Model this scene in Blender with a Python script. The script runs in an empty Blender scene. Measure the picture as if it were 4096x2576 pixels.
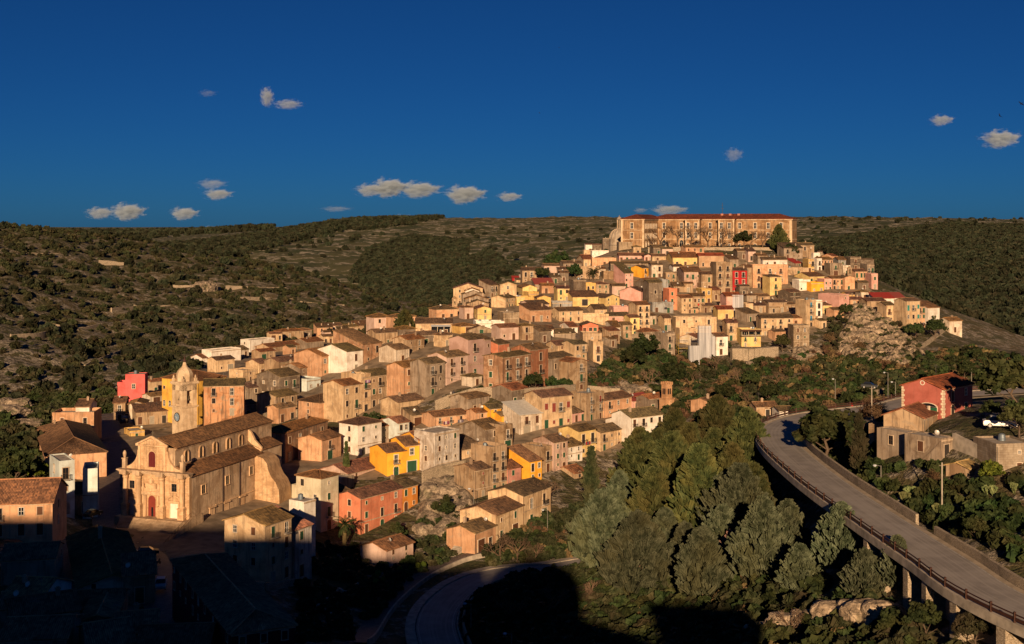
import bpy, math, random
import numpy as np
from mathutils import Vector, Matrix, noise as mnoise

# ------------------------------------------------------------------ camera, world, sun, exposure
FPX, HX, HY, ZC = 5000.0, 2048.0, 900.0, 100.0      # focal length in photo pixels, vanishing point of the view axis, camera height
scene = bpy.context.scene
COL = scene.collection
cam_d = bpy.data.cameras.new('camera'); cam = bpy.data.objects.new('camera', cam_d); COL.objects.link(cam)
cam.location = (0, 0, ZC); cam.rotation_euler = (math.radians(90), 0, 0)
cam_d.sensor_width = 36.0; cam_d.lens = 36.0 * FPX / 4096.0
cam_d.shift_y = -(1288.0 - HY) / 4096.0
cam_d.clip_start = 1.0; cam_d.clip_end = 60000.0
scene.camera = cam
SUN_EL, SUN_AZ = math.radians(15.0), math.radians(3.0)      # light travels towards +Y, turned SUN_AZ to +X
LDIR = Vector((math.sin(SUN_AZ) * math.cos(SUN_EL), math.cos(SUN_AZ) * math.cos(SUN_EL), -math.sin(SUN_EL)))
world = bpy.data.worlds.new('World'); scene.world = world; world.use_nodes = True
wn, wl = world.node_tree.nodes, world.node_tree.links
wn.clear()
sky = wn.new('ShaderNodeTexSky'); sky.sky_type = 'NISHITA'; sky.sun_disc = False
sky.sun_elevation = SUN_EL; sky.sun_rotation = math.radians(180.0) + SUN_AZ
sky.altitude = 600.0; sky.air_density = 0.65; sky.dust_density = 0.4; sky.ozone_density = 10.0
tint = wn.new('ShaderNodeMix'); tint.data_type = 'RGBA'; tint.blend_type = 'MULTIPLY'; tint.inputs[0].default_value = 1.0
tint.inputs[7].default_value = (0.22, 0.40, 0.44, 1.0)          # the deep polarised blue of the photograph, the same all over the sky
bg = wn.new('ShaderNodeBackground'); bg.inputs[1].default_value = 0.05
out = wn.new('ShaderNodeOutputWorld')
wl.new(sky.outputs[0], tint.inputs[6]); wl.new(tint.outputs[2], bg.inputs[0]); wl.new(bg.outputs[0], out.inputs[0])
sun_d = bpy.data.lights.new('sun', 'SUN'); sun = bpy.data.objects.new('sun', sun_d); COL.objects.link(sun)
sun_d.energy = 5.0; sun_d.angle = math.radians(0.53); sun_d.color = (1.0, 0.67, 0.38)
sun.rotation_euler = LDIR.to_track_quat('-Z', 'Y').to_euler()
vs = scene.view_settings
vs.view_transform = 'Standard'; vs.look = 'None'; vs.gamma = 1.0; vs.exposure = 0.5; vs.use_curve_mapping = False
scene.cycles.use_denoising = True
scene.cycles.max_bounces = 5; scene.cycles.diffuse_bounces = 3; scene.cycles.glossy_bounces = 2
scene.cycles.transparent_max_bounces = 6; scene.cycles.volume_bounces = 1
scene.cycles.caustics_reflective = False; scene.cycles.caustics_refractive = False

# ------------------------------------------------------------------ terrain height
def P3(px, py, Y):
    return ((px - HX) * Y / FPX, Y, ZC - (py - HY) * Y / FPX)
CTRL = [P3(*c) for c in [
 # old quarter in the foreground, church square
 (646,2380,190),(700,2560,172),(300,2528,172),(100,2300,200),(251,2228,210),(230,2100,235),(552,2196,247),(608,2236,224),
 (470,2079,262),(760,2079,257),(900,2000,280),(416,2015,285),(436,1698,379),(330,1850,320),(60,2040,250),(1180,2560,180),(1000,2576,160),
 (800,1740,362),(600,1740,375),(1050,2450,205),(900,2240,225),
 # lower houses, garden, road loop
 (1400,2400,225),(1600,2300,245),(1300,2250,250),(1480,2140,270),(2000,2150,265),(1800,2400,225),(1800,2560,205),
 (1650,1895,300),(2100,1930,300),(2300,1830,315),(2600,1800,325),(1900,1740,335),(1433,1825,320),(1382,1694,355),(1255,1844,310),
 (1000,1560,430),(1000,1700,370),(1450,1560,400),(1900,1530,362),(2100,1590,355),(2300,1560,380),(2300,1680,345),(2500,1690,350),
 # middle and upper town
 (1600,1400,440),(2000,1400,430),(2300,1350,470),(2300,1250,530),(2400,1450,430),(1700,1300,500),(1846,1208,560),(2000,1180,590),
 (2150,1110,630),(2700,1270,545),(2600,1400,500),(2960,1160,602),(2500,1150,600),(2500,1050,660),(2800,990,700),(3160,1000,700),(2460,1000,700),
 (3200,1150,600),(3200,1300,540),(3200,1385,515),(3500,1120,620),(3400,1180,590),(3550,1200,575),(3700,1270,560),(3850,1350,560),(3450,1350,525),
 (1200,1450,470),(850,1560,430),
 # gorge between the town and the road
 (2700,1600,430),(2700,1450,472),(2900,1560,405),(2800,1700,330),(2500,1950,315),(2500,2200,262),(2300,2050,285),(2200,2400,225),
 (2700,2000,285),(3000,1830,255),(3200,2050,225),(2900,2300,210),(3300,2350,178),(2600,2576,185),(3000,2540,172),(3500,2500,158),(4000,2560,140),
 (3300,1600,420),(3300,1540,405),(3600,1520,420),(3400,1430,500),(3600,1450,470),(3900,1480,440),
 # bench on the right with the road, farmhouse and garden
 (3500,1640,290),(3700,1640,295),(4050,1650,290),(3600,1820,205),(3900,1900,190),(3400,1800,230),(3850,2150,168),(4090,2050,180),(3600,2080,195),
 # left hill
 (100,1700,420),(100,1500,520),(100,1300,620),(100,1100,750),(20,915,930),(300,935,960),(600,1400,640),(600,1200,780),(600,1000,950),(540,958,1000),
 (1000,1040,1000),(1400,1150,1000),(1700,1222,1000),(1000,1250,780),(1200,1300,800),(800,1430,600),(300,1600,470),(1400,1260,850),
]]
CTRL += [ # around and below the viewpoint, flanks and hidden valleys (metres)
 (0,0,91),(-60,0,96),(-25,-5,95),(60,0,84),(25,-30,90),(0,-60,97),(-150,-60,99),(60,-60,88),(150,-60,84),(150,-150,84),(60,-150,88),(0,20,84),(-40,20,87),(40,20,79),(0,60,66),(-60,60,66),(60,60,62),(0,110,52),(-60,110,50),(60,110,54),
 (-200,200,52),(-300,300,60),(-200,330,58),(-600,500,95),(-420,700,92),(200,150,70),(180,250,70),(400,200,80),(300,400,68),(-400,100,70),(400,60,90),(600,500,60),
 (100,800,68),(100,900,25),(250,660,45),(320,560,28),(-20,730,42),(0,850,20),(-100,570,38),(-60,650,40),(200,850,20),(-250,430,34),
 (-300,1250,20),(0,1250,-5),(300,1250,5),(-700,1300,60),(700,1300,40),(-150,1400,-10),(-100,1050,20),
]
FAR = [P3(*c) for c in [
 (1750,1150,1500),(1750,1010,2000),(1750,874,2700),(2300,868,2700),(1400,887,2600),(1100,950,2400),(900,985,2000),(1300,1050,1800),(2200,1100,1500),(2200,950,2100),
 (300,932,6000),(700,932,6000),(1000,912,6000),(1300,905,6000),(0,935,5000),(500,960,3500),
 (3300,868,2600),(3700,874,2500),(4096,880,2500),(3800,950,1700),(3800,1200,1150),(3300,960,1700),(3350,1040,1250),(3600,1060,1300),(4050,1000,1400),(3950,1390,900),(4090,1300,950),
 (2700,900,2200),(2700,960,1800),
]]
FAR += [(-3000,3000,95),(-2000,1500,100),(3000,2500,105),(1500,1200,85),(0,9000,85),(-4000,9000,80),(4000,9000,100),(6000,4000,100),(-6000,4000,95),(0,4500,92),(1500,4500,95),(3000,0,100),(-3000,0,100),(0,-1500,60),(800,700,60)]
PTS = np.array(CTRL + FAR, float)
def _warp(x, y):                                     # compress the far country so that near and far points weigh alike
    r = np.sqrt(x * x + y * y) + 1e-6
    k = np.where(r < 700, 1.0, (700 + 420 * np.log(np.maximum(r, 700) / 700)) / r)
    return x * k, y * k
_wx, _wy = _warp(PTS[:, 0], PTS[:, 1])
_C2 = 14.0 ** 2
def _fit():
    n = len(PTS)
    d = np.sqrt((_wx[:, None] - _wx[None]) ** 2 + (_wy[:, None] - _wy[None]) ** 2 + _C2)
    A = np.zeros((n + 3, n + 3)); A[:n, :n] = d + np.eye(n) * -1.5
    A[:n, n] = 1; A[:n, n + 1] = _wx; A[:n, n + 2] = _wy; A[n, :n] = 1; A[n + 1, :n] = _wx; A[n + 2, :n] = _wy
    return np.linalg.solve(A, np.concatenate([PTS[:, 2], np.zeros(3)]))
_W = _fit()
def H0(x, y):
    x = np.atleast_1d(np.asarray(x, float)); y = np.atleast_1d(np.asarray(y, float))
    sh = x.shape; x = x.ravel(); y = y.ravel(); o = np.empty_like(x)
    for i in range(0, len(x), 20000):
        a, b = _warp(x[i:i + 20000], y[i:i + 20000])
        d = np.sqrt((a[:, None] - _wx[None]) ** 2 + (b[:, None] - _wy[None]) ** 2 + _C2)
        o[i:i + 20000] = d @ _W[:-3] + _W[-3] + _W[-2] * a + _W[-1] * b
    return o.reshape(sh)
# roads: centre lines (x, y, z), half width
def _spl(pts, step=2.0):
    pts = [Vector(p) for p in pts]; out = []
    P = [2 * pts[0] - pts[1]] + pts + [2 * pts[-1] - pts[-2]]
    for i in range(1, len(P) - 2):
        a, b, c, d = P[i - 1:i + 3]; n = max(2, int((c - b).length / step))
        for k in range(n):
            t = k / n
            out.append(0.5 * ((2 * b) + (c - a) * t + (2 * a - 5 * b + 4 * c - d) * t * t + (3 * b - a - 3 * c + d) * t ** 3))
    out.append(pts[-1]); return out
def RP(px, py, z): Y = (ZC - z) * FPX / (py - HY); return ((px - HX) * Y / FPX, Y, z)
VIADUCT = _spl([(66,110,57.6), RP(4060,2420,57.8), RP(3760,2235,57.9), RP(3480,2052,58.0), RP(3270,1905,58.0), RP(3130,1780,58.0), RP(3120,1712,58.0), RP(3230,1668,58.0), RP(3400,1645,58.0), RP(3560,1625,58.2), RP(3720,1590,58.5), RP(4100,1560,60)])
LOOP = _spl([RP(1900,2900,34.0), RP(1760,2576,33.0), RP(1748,2470,32.6), RP(1800,2390,32.2), RP(1890,2328,32.0), RP(2010,2292,31.8), RP(2200,2275,31.6), RP(2420,2240,31.2)])
ALLEY = _spl([RP(760,2700,43.6), RP(690,2500,43.6), RP(640,2370,43.0), RP(612,2262,40.6), RP(585,2215,37.5), RP(480,2180,37.6), RP(430,2090,37.8), RP(425,1960,38.2), RP(440,1800,38.6), RP(438,1700,39.0), RP(415,1655,39.0)])
LANE = _spl([RP(225,2420,44.0), RP(245,2280,44.0), RP(262,2180,43.0), RP(330,2140,41.0), RP(430,2120,38.6)])
ROADS = [(VIADUCT, 4.3), (LOOP, 4.0), (ALLEY, 3.0), (LANE, 2.3)]
def H(x, y):
    z = H0(x, y)
    sh = z.shape; x = np.broadcast_to(np.asarray(x, float), sh).ravel(); y = np.broadcast_to(np.asarray(y, float), sh).ravel(); z = z.ravel().copy()
    for pts, hw in ROADS:
        A = np.array([(p.x, p.y, p.z) for p in pts[::2]])
        near = np.where((x > A[:, 0].min() - 25) & (x < A[:, 0].max() + 25) & (y > A[:, 1].min() - 25) & (y < A[:, 1].max() + 25))[0]
        for i in range(0, len(near), 20000):
            s = near[i:i + 20000]
            d2 = (x[s, None] - A[None, :, 0]) ** 2 + (y[s, None] - A[None, :, 1]) ** 2
            j = d2.argmin(1); d = np.sqrt(d2[np.arange(len(s)), j]); rz = A[j, 2] - 0.5
            t = np.clip((d - hw - 0.8) / (4.0 if pts is not VIADUCT else 6.0), 0, 1); t = t * t * (3 - 2 * t)
            zz = rz * (1 - t) + z[s] * t
            if pts is VIADUCT:                         # the road stands on piers on its valley side: only cut, never fill
                zz = np.minimum(z[s], zz)
            z[s] = zz
    return z.reshape(sh)
def Hs(x, y): return float(H(np.array([x]), np.array([y]))[0])
_YS = np.concatenate([np.arange(95, 760, 1.0), np.arange(760, 3000, 8.0)])
def hit(px, py, hh=0.0, ymin=95.0):
    """where the sight line through a photo pixel meets the ground (or hh metres above it)"""
    ys = _YS[_YS >= ymin]
    xs = (px - HX) * ys / FPX; zr = ZC - (py - HY) * ys / FPX
    g = H(xs, ys) + hh
    s = np.where(zr <= g)[0]
    k = s[0] if len(s) else len(ys) - 1
    if k > 0:
        d0, d1 = zr[k - 1] - g[k - 1], g[k] - zr[k]
        t = d0 / (d0 + d1 + 1e-9) if d0 > 0 else 1.0
        Y = ys[k - 1] + (ys[k] - ys[k - 1]) * min(max(t, 0), 1)
    else: Y = ys[0]
    return (px - HX) * Y / FPX, Y, ZC - (py - HY) * Y / FPX

# ------------------------------------------------------------------ materials
def _mat(name):
    m = bpy.data.materials.new(name); m.use_nodes = True
    nt = m.node_tree; nt.nodes.clear()
    o = nt.nodes.new('ShaderNodeOutputMaterial'); b = nt.nodes.new('ShaderNodeBsdfPrincipled')
    nt.links.new(b.outputs[0], o.inputs[0]); b.inputs['Specular IOR Level'].default_value = 0.25
    return m, nt, b
class NG:
    """tiny node-graph writer"""
    def __init__(s, nt): s.nt = nt
    def n(s, t, **kw):
        x = s.nt.nodes.new(t)
        for k, v in kw.items(): setattr(x, k, v)
        return x
    def l(s, a, b): s.nt.links.new(a, b)
    def put(s, sock, v):
        if hasattr(v, 'is_output'): s.l(v, sock)
        else: sock.default_value = v
    def pos(s): return s.n('ShaderNodeNewGeometry').outputs['Position']
    def mapv(s, v, sc):
        m = s.n('ShaderNodeMapping'); s.l(v, m.inputs[0]); m.inputs['Scale'].default_value = sc; return m.outputs[0]
    def noise(s, v, sc, det=3, rough=0.55, dist=0.0):
        x = s.n('ShaderNodeTexNoise'); s.l(v, x.inputs['Vector']); x.inputs['Scale'].default_value = sc
        x.inputs['Detail'].default_value = det; x.inputs['Roughness'].default_value = rough; x.inputs['Distortion'].default_value = dist
        return x.outputs[0]
    def ramp(s, f, stops, interp='LINEAR'):
        r = s.n('ShaderNodeValToRGB'); e = r.color_ramp.elements; r.color_ramp.interpolation = interp
        for i, (p, c) in enumerate(stops):
            c = c if len(c) == 4 else tuple(c) + (1,)
            if i < 2: e[i].position = p; e[i].color = c
            else: q = e.new(p); q.color = c
        s.l(f, r.inputs[0]); return r.outputs[0]
    def step(s, f, a, b):
        r = s.n('ShaderNodeMapRange'); r.interpolation_type = 'SMOOTHSTEP'
        s.l(f, r.inputs[0]); r.inputs[1].default_value = a; r.inputs[2].default_value = b; return r.outputs[0]
    def math(s, op, a, b=0.5):
        x = s.n('ShaderNodeMath', operation=op); s.put(x.inputs[0], a); s.put(x.inputs[1], b); return x.outputs[0]
    def mix(s, f, a, b, mode='MIX'):
        x = s.n('ShaderNodeMix', data_type='RGBA', blend_type=mode)
        s.put(x.inputs[0], f)
        for i, v in ((6, a), (7, b)):
            if hasattr(v, 'is_output'): s.l(v, x.inputs[i])
            else: x.inputs[i].default_value = tuple(v) + (1,) if len(v) == 3 else v
        return x.outputs[2]
    def bump(s, h, st, d, b):
        x = s.n('ShaderNodeBump'); x.inputs['Strength'].default_value = st; x.inputs['Distance'].default_value = d
        s.l(h, x.inputs['Height']); s.l(x.outputs[0], b.inputs['Normal'])

def m_plaster(name, blocks=False):
    m, nt, b = _mat(name); g = NG(nt)
    oi = g.n('ShaderNodeObjectInfo'); base = oi.outputs['Color']; dirt = oi.outputs['Alpha']; P = g.pos()
    n1 = g.noise(P, 0.33, 4, 0.6); n2 = g.noise(g.mapv(P, (1.5, 1.5, 0.14)), 1.0, 4, 0.65); n3 = g.noise(P, 0.62, 5, 0.6, 0.8); n4 = g.noise(P, 5.0, 3)
    c = g.mix(g.math('MULTIPLY', g.step(n1, 0.40, 0.68), 0.6), base, g.mix(1.0, base, (0.58, 0.50, 0.43), 'MULTIPLY'))
    peel = g.math('MULTIPLY', g.step(n3, 0.57, 0.63), dirt)
    c = g.mix(g.math('MULTIPLY', peel, 0.75), c, (0.34, 0.265, 0.19))
    soot = g.math('MULTIPLY', g.step(n2, 0.47, 0.66), dirt)
    c = g.mix(g.math('MULTIPLY', soot, 0.72), c, (0.085, 0.066, 0.050))
    n5 = g.noise(P, 0.16, 5, 0.7, 1.0)
    c = g.mix(g.math('MULTIPLY', g.math('MULTIPLY', g.step(n5, 0.52, 0.58), dirt), 0.6), c, g.mix(1.0, base, (0.40, 0.33, 0.27), 'MULTIPLY'))
    c = g.mix(g.math('MULTIPLY', g.step(n4, 0.3, 0.7), 0.14), c, (0.5, 0.45, 0.38), 'MULTIPLY')
    h = n4
    if blocks:
        br = g.n('ShaderNodeTexBrick'); uv = g.n('ShaderNodeTexCoord').outputs['UV']; g.l(uv, br.inputs[0])
        br.inputs['Scale'].default_value = 1.0; br.inputs['Brick Width'].default_value = 0.75; br.inputs['Row Height'].default_value = 0.36
        br.inputs['Mortar Size'].default_value = 0.018; br.inputs['Color1'].default_value = (1, 1, 1, 1); br.inputs['Color2'].default_value = (0.78, 0.74, 0.68, 1); br.inputs['Mortar'].default_value = (0.55, 0.5, 0.44, 1)
        c = g.mix(0.75, c, br.outputs[0], 'MULTIPLY'); h = g.math('ADD', g.math('MULTIPLY', br.outputs[1], -0.6), n4)
    g.l(c, b.inputs['Base Color']); b.inputs['Roughness'].default_value = 0.92
    g.bump(h, 0.35, 0.05, b)
    return m
def m_tiles(name):
    m, nt, b = _mat(name); g = NG(nt)
    oi = g.n('ShaderNodeObjectInfo'); P = g.pos(); uv = g.n('ShaderNodeTexCoord').outputs['UV']
    sep = g.n('ShaderNodeSeparateXYZ'); g.l(uv, sep.inputs[0])
    fl = g.n('ShaderNodeVectorMath', operation='FLOOR'); g.l(g.mapv(uv, (1 / 0.26, 1 / 0.55, 1)), fl.inputs[0])
    wh = g.n('ShaderNodeTexWhiteNoise', noise_dimensions='2D'); g.l(fl.outputs[0], wh.inputs[0])
    big = g.noise(P, 0.42, 4, 0.65); mid = g.noise(P, 1.9, 3, 0.6)
    f = g.math('ADD', g.math('MULTIPLY', wh.outputs[0], 0.34), g.math('ADD', g.math('MULTIPLY', big, 0.62), g.math('MULTIPLY', mid, 0.22)))
    c = g.ramp(f, [(0.26, (0.040, 0.027, 0.020)), (0.46, (0.100, 0.062, 0.041)), (0.64, (0.180, 0.108, 0.064)), (0.80, (0.29, 0.165, 0.088)), (0.96, (0.33, 0.27, 0.20))])
    c = g.mix(1.0, c, oi.outputs['Color'], 'MULTIPLY')
    roll = g.math('SINE', g.math('MULTIPLY', sep.outputs[0], 2 * math.pi / 0.26))
    row = g.math('FRACT', g.math('MULTIPLY', sep.outputs[1], 1 / 0.42))
    c = g.mix(g.math('MULTIPLY', g.step(roll, 0.2, -0.9), 0.62), c, (0.25, 0.22, 0.2), 'MULTIPLY')
    h = g.math('ADD', g.math('MULTIPLY', roll, 0.5), g.math('ADD', g.math('MULTIPLY', row, -0.4), g.math('MULTIPLY', mid, 0.9)))
    g.l(c, b.inputs['Base Color']); b.inputs['Roughness'].default_value = 0.9
    g.bump(h, 0.8, 0.09, b); return m
def m_tint(name, rough=0.7, metallic=0.0, var=0.25, spec=0.25):
    m, nt, b = _mat(name); g = NG(nt); oi = g.n('ShaderNodeObjectInfo')
    n = g.noise(g.pos(), 1.4, 4)
    c = g.mix(g.math('MULTIPLY', g.step(n, 0.35, 0.7), var), oi.outputs['Color'], (0.35, 0.31, 0.27), 'MULTIPLY')
    g.l(c, b.inputs['Base Color']); b.inputs['Roughness'].default_value = rough; b.inputs['Metallic'].default_value = metallic; b.inputs['Specular IOR Level'].default_value = spec
    return m
def m_plain(name, col, rough=0.7, metallic=0.0, spec=0.3, var=0.3, sc=1.5):
    m, nt, b = _mat(name); g = NG(nt)
    n = g.noise(g.pos(), sc, 4)
    g.l(g.mix(g.step(n, 0.3, 0.75), col, tuple(x * (1 - var) for x in col)), b.inputs['Base Color'])
    b.inputs['Roughness'].default_value = rough; b.inputs['Metallic'].default_value = metallic; b.inputs['Specular IOR Level'].default_value = spec
    return m
def m_leaf(name, c1, c2, c3=None, rough=0.75, trans=0.12):
    m, nt, b = _mat(name); g = NG(nt); P = g.pos()
    oi = g.n('ShaderNodeObjectInfo'); n = g.noise(P, 0.9, 3); n2 = g.noise(P, 0.16, 2)
    c = g.mix(g.step(n, 0.35, 0.68), c1, c2)
    if c3: c = g.mix(g.math('MULTIPLY', g.step(n2, 0.45, 0.68), 0.8), c, c3)
    hs = g.n('ShaderNodeHueSaturation'); g.l(c, hs.inputs['Color'])
    g.l(g.math('ADD', g.math('MULTIPLY', oi.outputs['Random'], 0.7), 0.65), hs.inputs['Value'])
    g.l(g.math('ADD', g.math('MULTIPLY', oi.outputs['Random'], 0.05), 0.475), hs.inputs['Hue'])
    g.l(hs.outputs[0], b.inputs['Base Color']); b.inputs['Roughness'].default_value = rough; b.inputs['Specular IOR Level'].default_value = 0.15
    return m
def m_rock(name, c1=(0.42, 0.35, 0.27), c2=(0.20, 0.165, 0.125), green=0.3):
    m, nt, b = _mat(name); g = NG(nt); P = g.pos()
    n = g.noise(P, 0.7, 6, 0.62, 0.4); n2 = g.noise(P, 0.25, 4); v = g.n('ShaderNodeTexVoronoi', feature='DISTANCE_TO_EDGE'); g.l(P, v.inputs['Vector']); v.inputs['Scale'].default_value = 0.8
    c = g.mix(g.step(n, 0.38, 0.62), c2, c1)
    c = g.mix(g.math('MULTIPLY', g.step(v.outputs['Distance'], 0.06, 0.0), 0.6), c, (0.06, 0.05, 0.04))
    c = g.mix(g.math('MULTIPLY', g.step(n2, 0.55, 0.66), green), c, (0.05, 0.065, 0.022))
    g.l(c, b.inputs['Base Color']); b.inputs['Roughness'].default_value = 0.95
    g.bump(n, 0.9, 0.6, b); return m
def m_drystone(name, sc=1.0):
    m, nt, b = _mat(name); g = NG(nt); P = g.pos()
    v = g.n('ShaderNodeTexVoronoi'); g.l(g.mapv(P, (2.0 * sc, 2.0 * sc, 3.2 * sc)), v.inputs['Vector'])
    v2 = g.n('ShaderNodeTexVoronoi', feature='DISTANCE_TO_EDGE'); g.l(g.mapv(P, (2.0 * sc, 2.0 * sc, 3.2 * sc)), v2.inputs['Vector'])
    n = g.noise(P, 0.4, 4)
    sp = g.n('ShaderNodeSeparateColor'); g.l(v.outputs['Color'], sp.inputs[0])
    c = g.ramp(sp.outputs[0], [(0.0, (0.26, 0.21, 0.15)), (0.5, (0.40, 0.325, 0.235)), (1.0, (0.54, 0.45, 0.34))])
    c = g.mix(g.math('MULTIPLY', g.step(v2.outputs['Distance'], 0.09, 0.0), 0.8), c, (0.05, 0.042, 0.034))
    c = g.mix(g.math('MULTIPLY', g.step(n, 0.52, 0.66), 0.45), c, (0.10, 0.085, 0.06))
    g.l(c, b.inputs['Base Color']); b.inputs['Roughness'].default_value = 0.95
    g.bump(v2.outputs['Distance'], 0.6, 0.15, b); return m
def m_ground(name):
    m, nt, b = _mat(name); g = NG(nt); P = g.pos()
    sep = g.n('ShaderNodeSeparateXYZ'); g.l(P, sep.inputs[0])
    n0 = g.noise(P, 0.012, 5, 0.6); n1 = g.noise(P, 0.05, 5, 0.65); n2 = g.noise(P, 0.25, 5, 0.7); n3 = g.noise(P, 0.9, 4, 0.6)
    grass = g.mix(g.step(n1, 0.40, 0.62), (0.036, 0.044, 0.014), (0.095, 0.074, 0.036))
    grass = g.mix(g.math('MULTIPLY', g.step(n3, 0.35, 0.65), 0.5), grass, (0.115, 0.088, 0.050))
    far = g.step(sep.outputs[1], 1150, 1600)
    # terrace steps following the contours
    zt = g.math('ADD', g.math('MULTIPLY', sep.outputs[2], 1 / 5.0), g.math('MULTIPLY', n0, 9.0))
    zt = g.math('ADD', zt, g.math('MULTIPLY', n1, 0.7))
    fr = g.math('FRACT', zt)
    line = g.math('MULTIPLY', g.step(fr, 0.26, 0.12), g.step(n2, 0.38, 0.55))
    rockf = g.math('MULTIPLY', g.step(n2, 0.49, 0.56), g.step(n1, 0.42, 0.52))
    low = g.math('MULTIPLY', g.step(sep.outputs[1], 700, 520), g.step(sep.outputs[0], -70, -130))
    rockf = g.math('MAXIMUM', rockf, g.math('MULTIPLY', low, g.step(n2, 0.44, 0.52)))
    rock = g.mix(g.step(n3, 0.4, 0.62), (0.12, 0.102, 0.082), (0.31, 0.27, 0.22))
    ln = g.math('MAXIMUM', g.math('MULTIPLY', line, 0.75), rockf)
    near_c = g.mix(ln, grass, rock)
    # far plateau: green fields parted by dry stone walls
    field = g.mix(g.step(n0, 0.42, 0.58), (0.040, 0.052, 0.018), (0.092, 0.090, 0.040))
    field = g.mix(g.math('MULTIPLY', g.step(n1, 0.46, 0.62), 0.5), field, (0.10, 0.085, 0.05))
    fz = g.math('FRACT', g.math('ADD', g.math('MULTIPLY', sep.outputs[2], 1 / 7.0), g.math('MULTIPLY', n0, 5.0)))
    wall = g.math('MULTIPLY', g.step(fz, 0.30, 0.16), g.step(n1, 0.40, 0.50))
    fx = g.math('FRACT', g.math('ADD', g.math('MULTIPLY', sep.outputs[0], 1 / 75.0), g.math('MULTIPLY', n0, 3.0)))
    wall = g.math('MAXIMUM', wall, g.math('MULTIPLY', g.step(fx, 0.07, 0.03), g.step(n1, 0.45, 0.55)))
    far_c = g.mix(g.math('MULTIPLY', wall, 0.85), field, (0.34, 0.30, 0.235))
    c = g.mix(far, near_c, far_c)
    g.l(c, b.inputs['Base Color']); b.inputs['Roughness'].default_value = 0.95
    g.bump(g.math('ADD', n2, g.math('MULTIPLY', n3, 0.35)), 1.0, 2.2, b); return m
def m_road(name):
    m, nt, b = _mat(name); g = NG(nt); P = g.pos(); uv = g.n('ShaderNodeTexCoord').outputs['UV']
    sep = g.n('ShaderNodeSeparateXYZ'); g.l(uv, sep.inputs[0])
    n = g.noise(P, 0.3, 5); n2 = g.noise(P, 6.0, 2); st = g.noise(g.mapv(uv, (2.5, 0.02, 1)), 1.0, 3)
    c = g.mix(g.step(n, 0.35, 0.65), (0.23, 0.21, 0.195), (0.31, 0.285, 0.265))
    c = g.mix(g.math('MULTIPLY', g.step(st, 0.45, 0.62), 0.5), c, (0.38, 0.35, 0.32))
    c = g.mix(g.math('MULTIPLY', n2, 0.2), c, (0.12, 0.115, 0.11))
    g.l(c, b.inputs['Base Color']); b.inputs['Roughness'].default_value = 0.85; return m
def m_cobble(name):
    m, nt, b = _mat(name); g = NG(nt); uv = g.n('ShaderNodeTexCoord').outputs['UV']
    br = g.n('ShaderNodeTexBrick'); g.l(uv, br.inputs[0]); br.inputs['Scale'].default_value = 1.0; br.inputs['Brick Width'].default_value = 0.7; br.inputs['Row Height'].default_value = 0.42
    br.inputs['Mortar Size'].default_value = 0.025; br.inputs['Color1'].default_value = (0.16, 0.125, 0.11, 1); br.inputs['Color2'].default_value = (0.085, 0.07, 0.064, 1); br.inputs['Mortar'].default_value = (0.035, 0.03, 0.03, 1)
    g.l(br.outputs[0], b.inputs['Base Color']); b.inputs['Roughness'].default_value = 0.7; g.bump(br.outputs[1], -0.5, 0.03, b); return m
def m_glass(name):
    m, nt, b = _mat(name); b.inputs['Base Color'].default_value = (0.012, 0.014, 0.018, 1); b.inputs['Roughness'].default_value = 0.08; b.inputs['Specular IOR Level'].default_value = 0.5; return m
def m_net(name):
    m, nt, b = _mat(name); g = NG(nt); n = g.noise(g.mapv(g.pos(), (1.2, 1.2, 0.05)), 1.0, 3); v = g.noise(g.pos(), 0.5, 2)
    g.l(g.mix(g.step(n, 0.35, 0.65), (0.30, 0.31, 0.34), (0.52, 0.53, 0.56)), b.inputs['Base Color']); b.inputs['Roughness'].default_value = 0.9; b.inputs['Alpha'].default_value = 0.82; return m
def m_cloud(name, dens, sc):
    m = bpy.data.materials.new(name); m.use_nodes = True; nt = m.node_tree; nt.nodes.clear(); g = NG(nt)
    o = g.n('ShaderNodeOutputMaterial'); pv = g.n('ShaderNodeVolumePrincipled'); g.l(pv.outputs[0], o.inputs['Volume'])
    co = g.n('ShaderNodeTexCoord').outputs['Object']
    ln = g.n('ShaderNodeVectorMath', operation='LENGTH'); g.l(co, ln.inputs[0])
    n = g.noise(co, sc, 6, 0.62)
    f = g.math('ADD', g.math('SUBTRACT', 1.0, ln.outputs['Value']), g.math('MULTIPLY', g.math('SUBTRACT', n, 0.5), 1.9))
    d = g.math('MULTIPLY', g.step(f, 0.32, 0.62), dens); g.l(d, pv.inputs['Density'])
    pv.inputs['Color'].default_value = (0.72, 0.86, 1.0, 1); pv.inputs['Anisotropy'].default_value = 0.0
    return m
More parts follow.
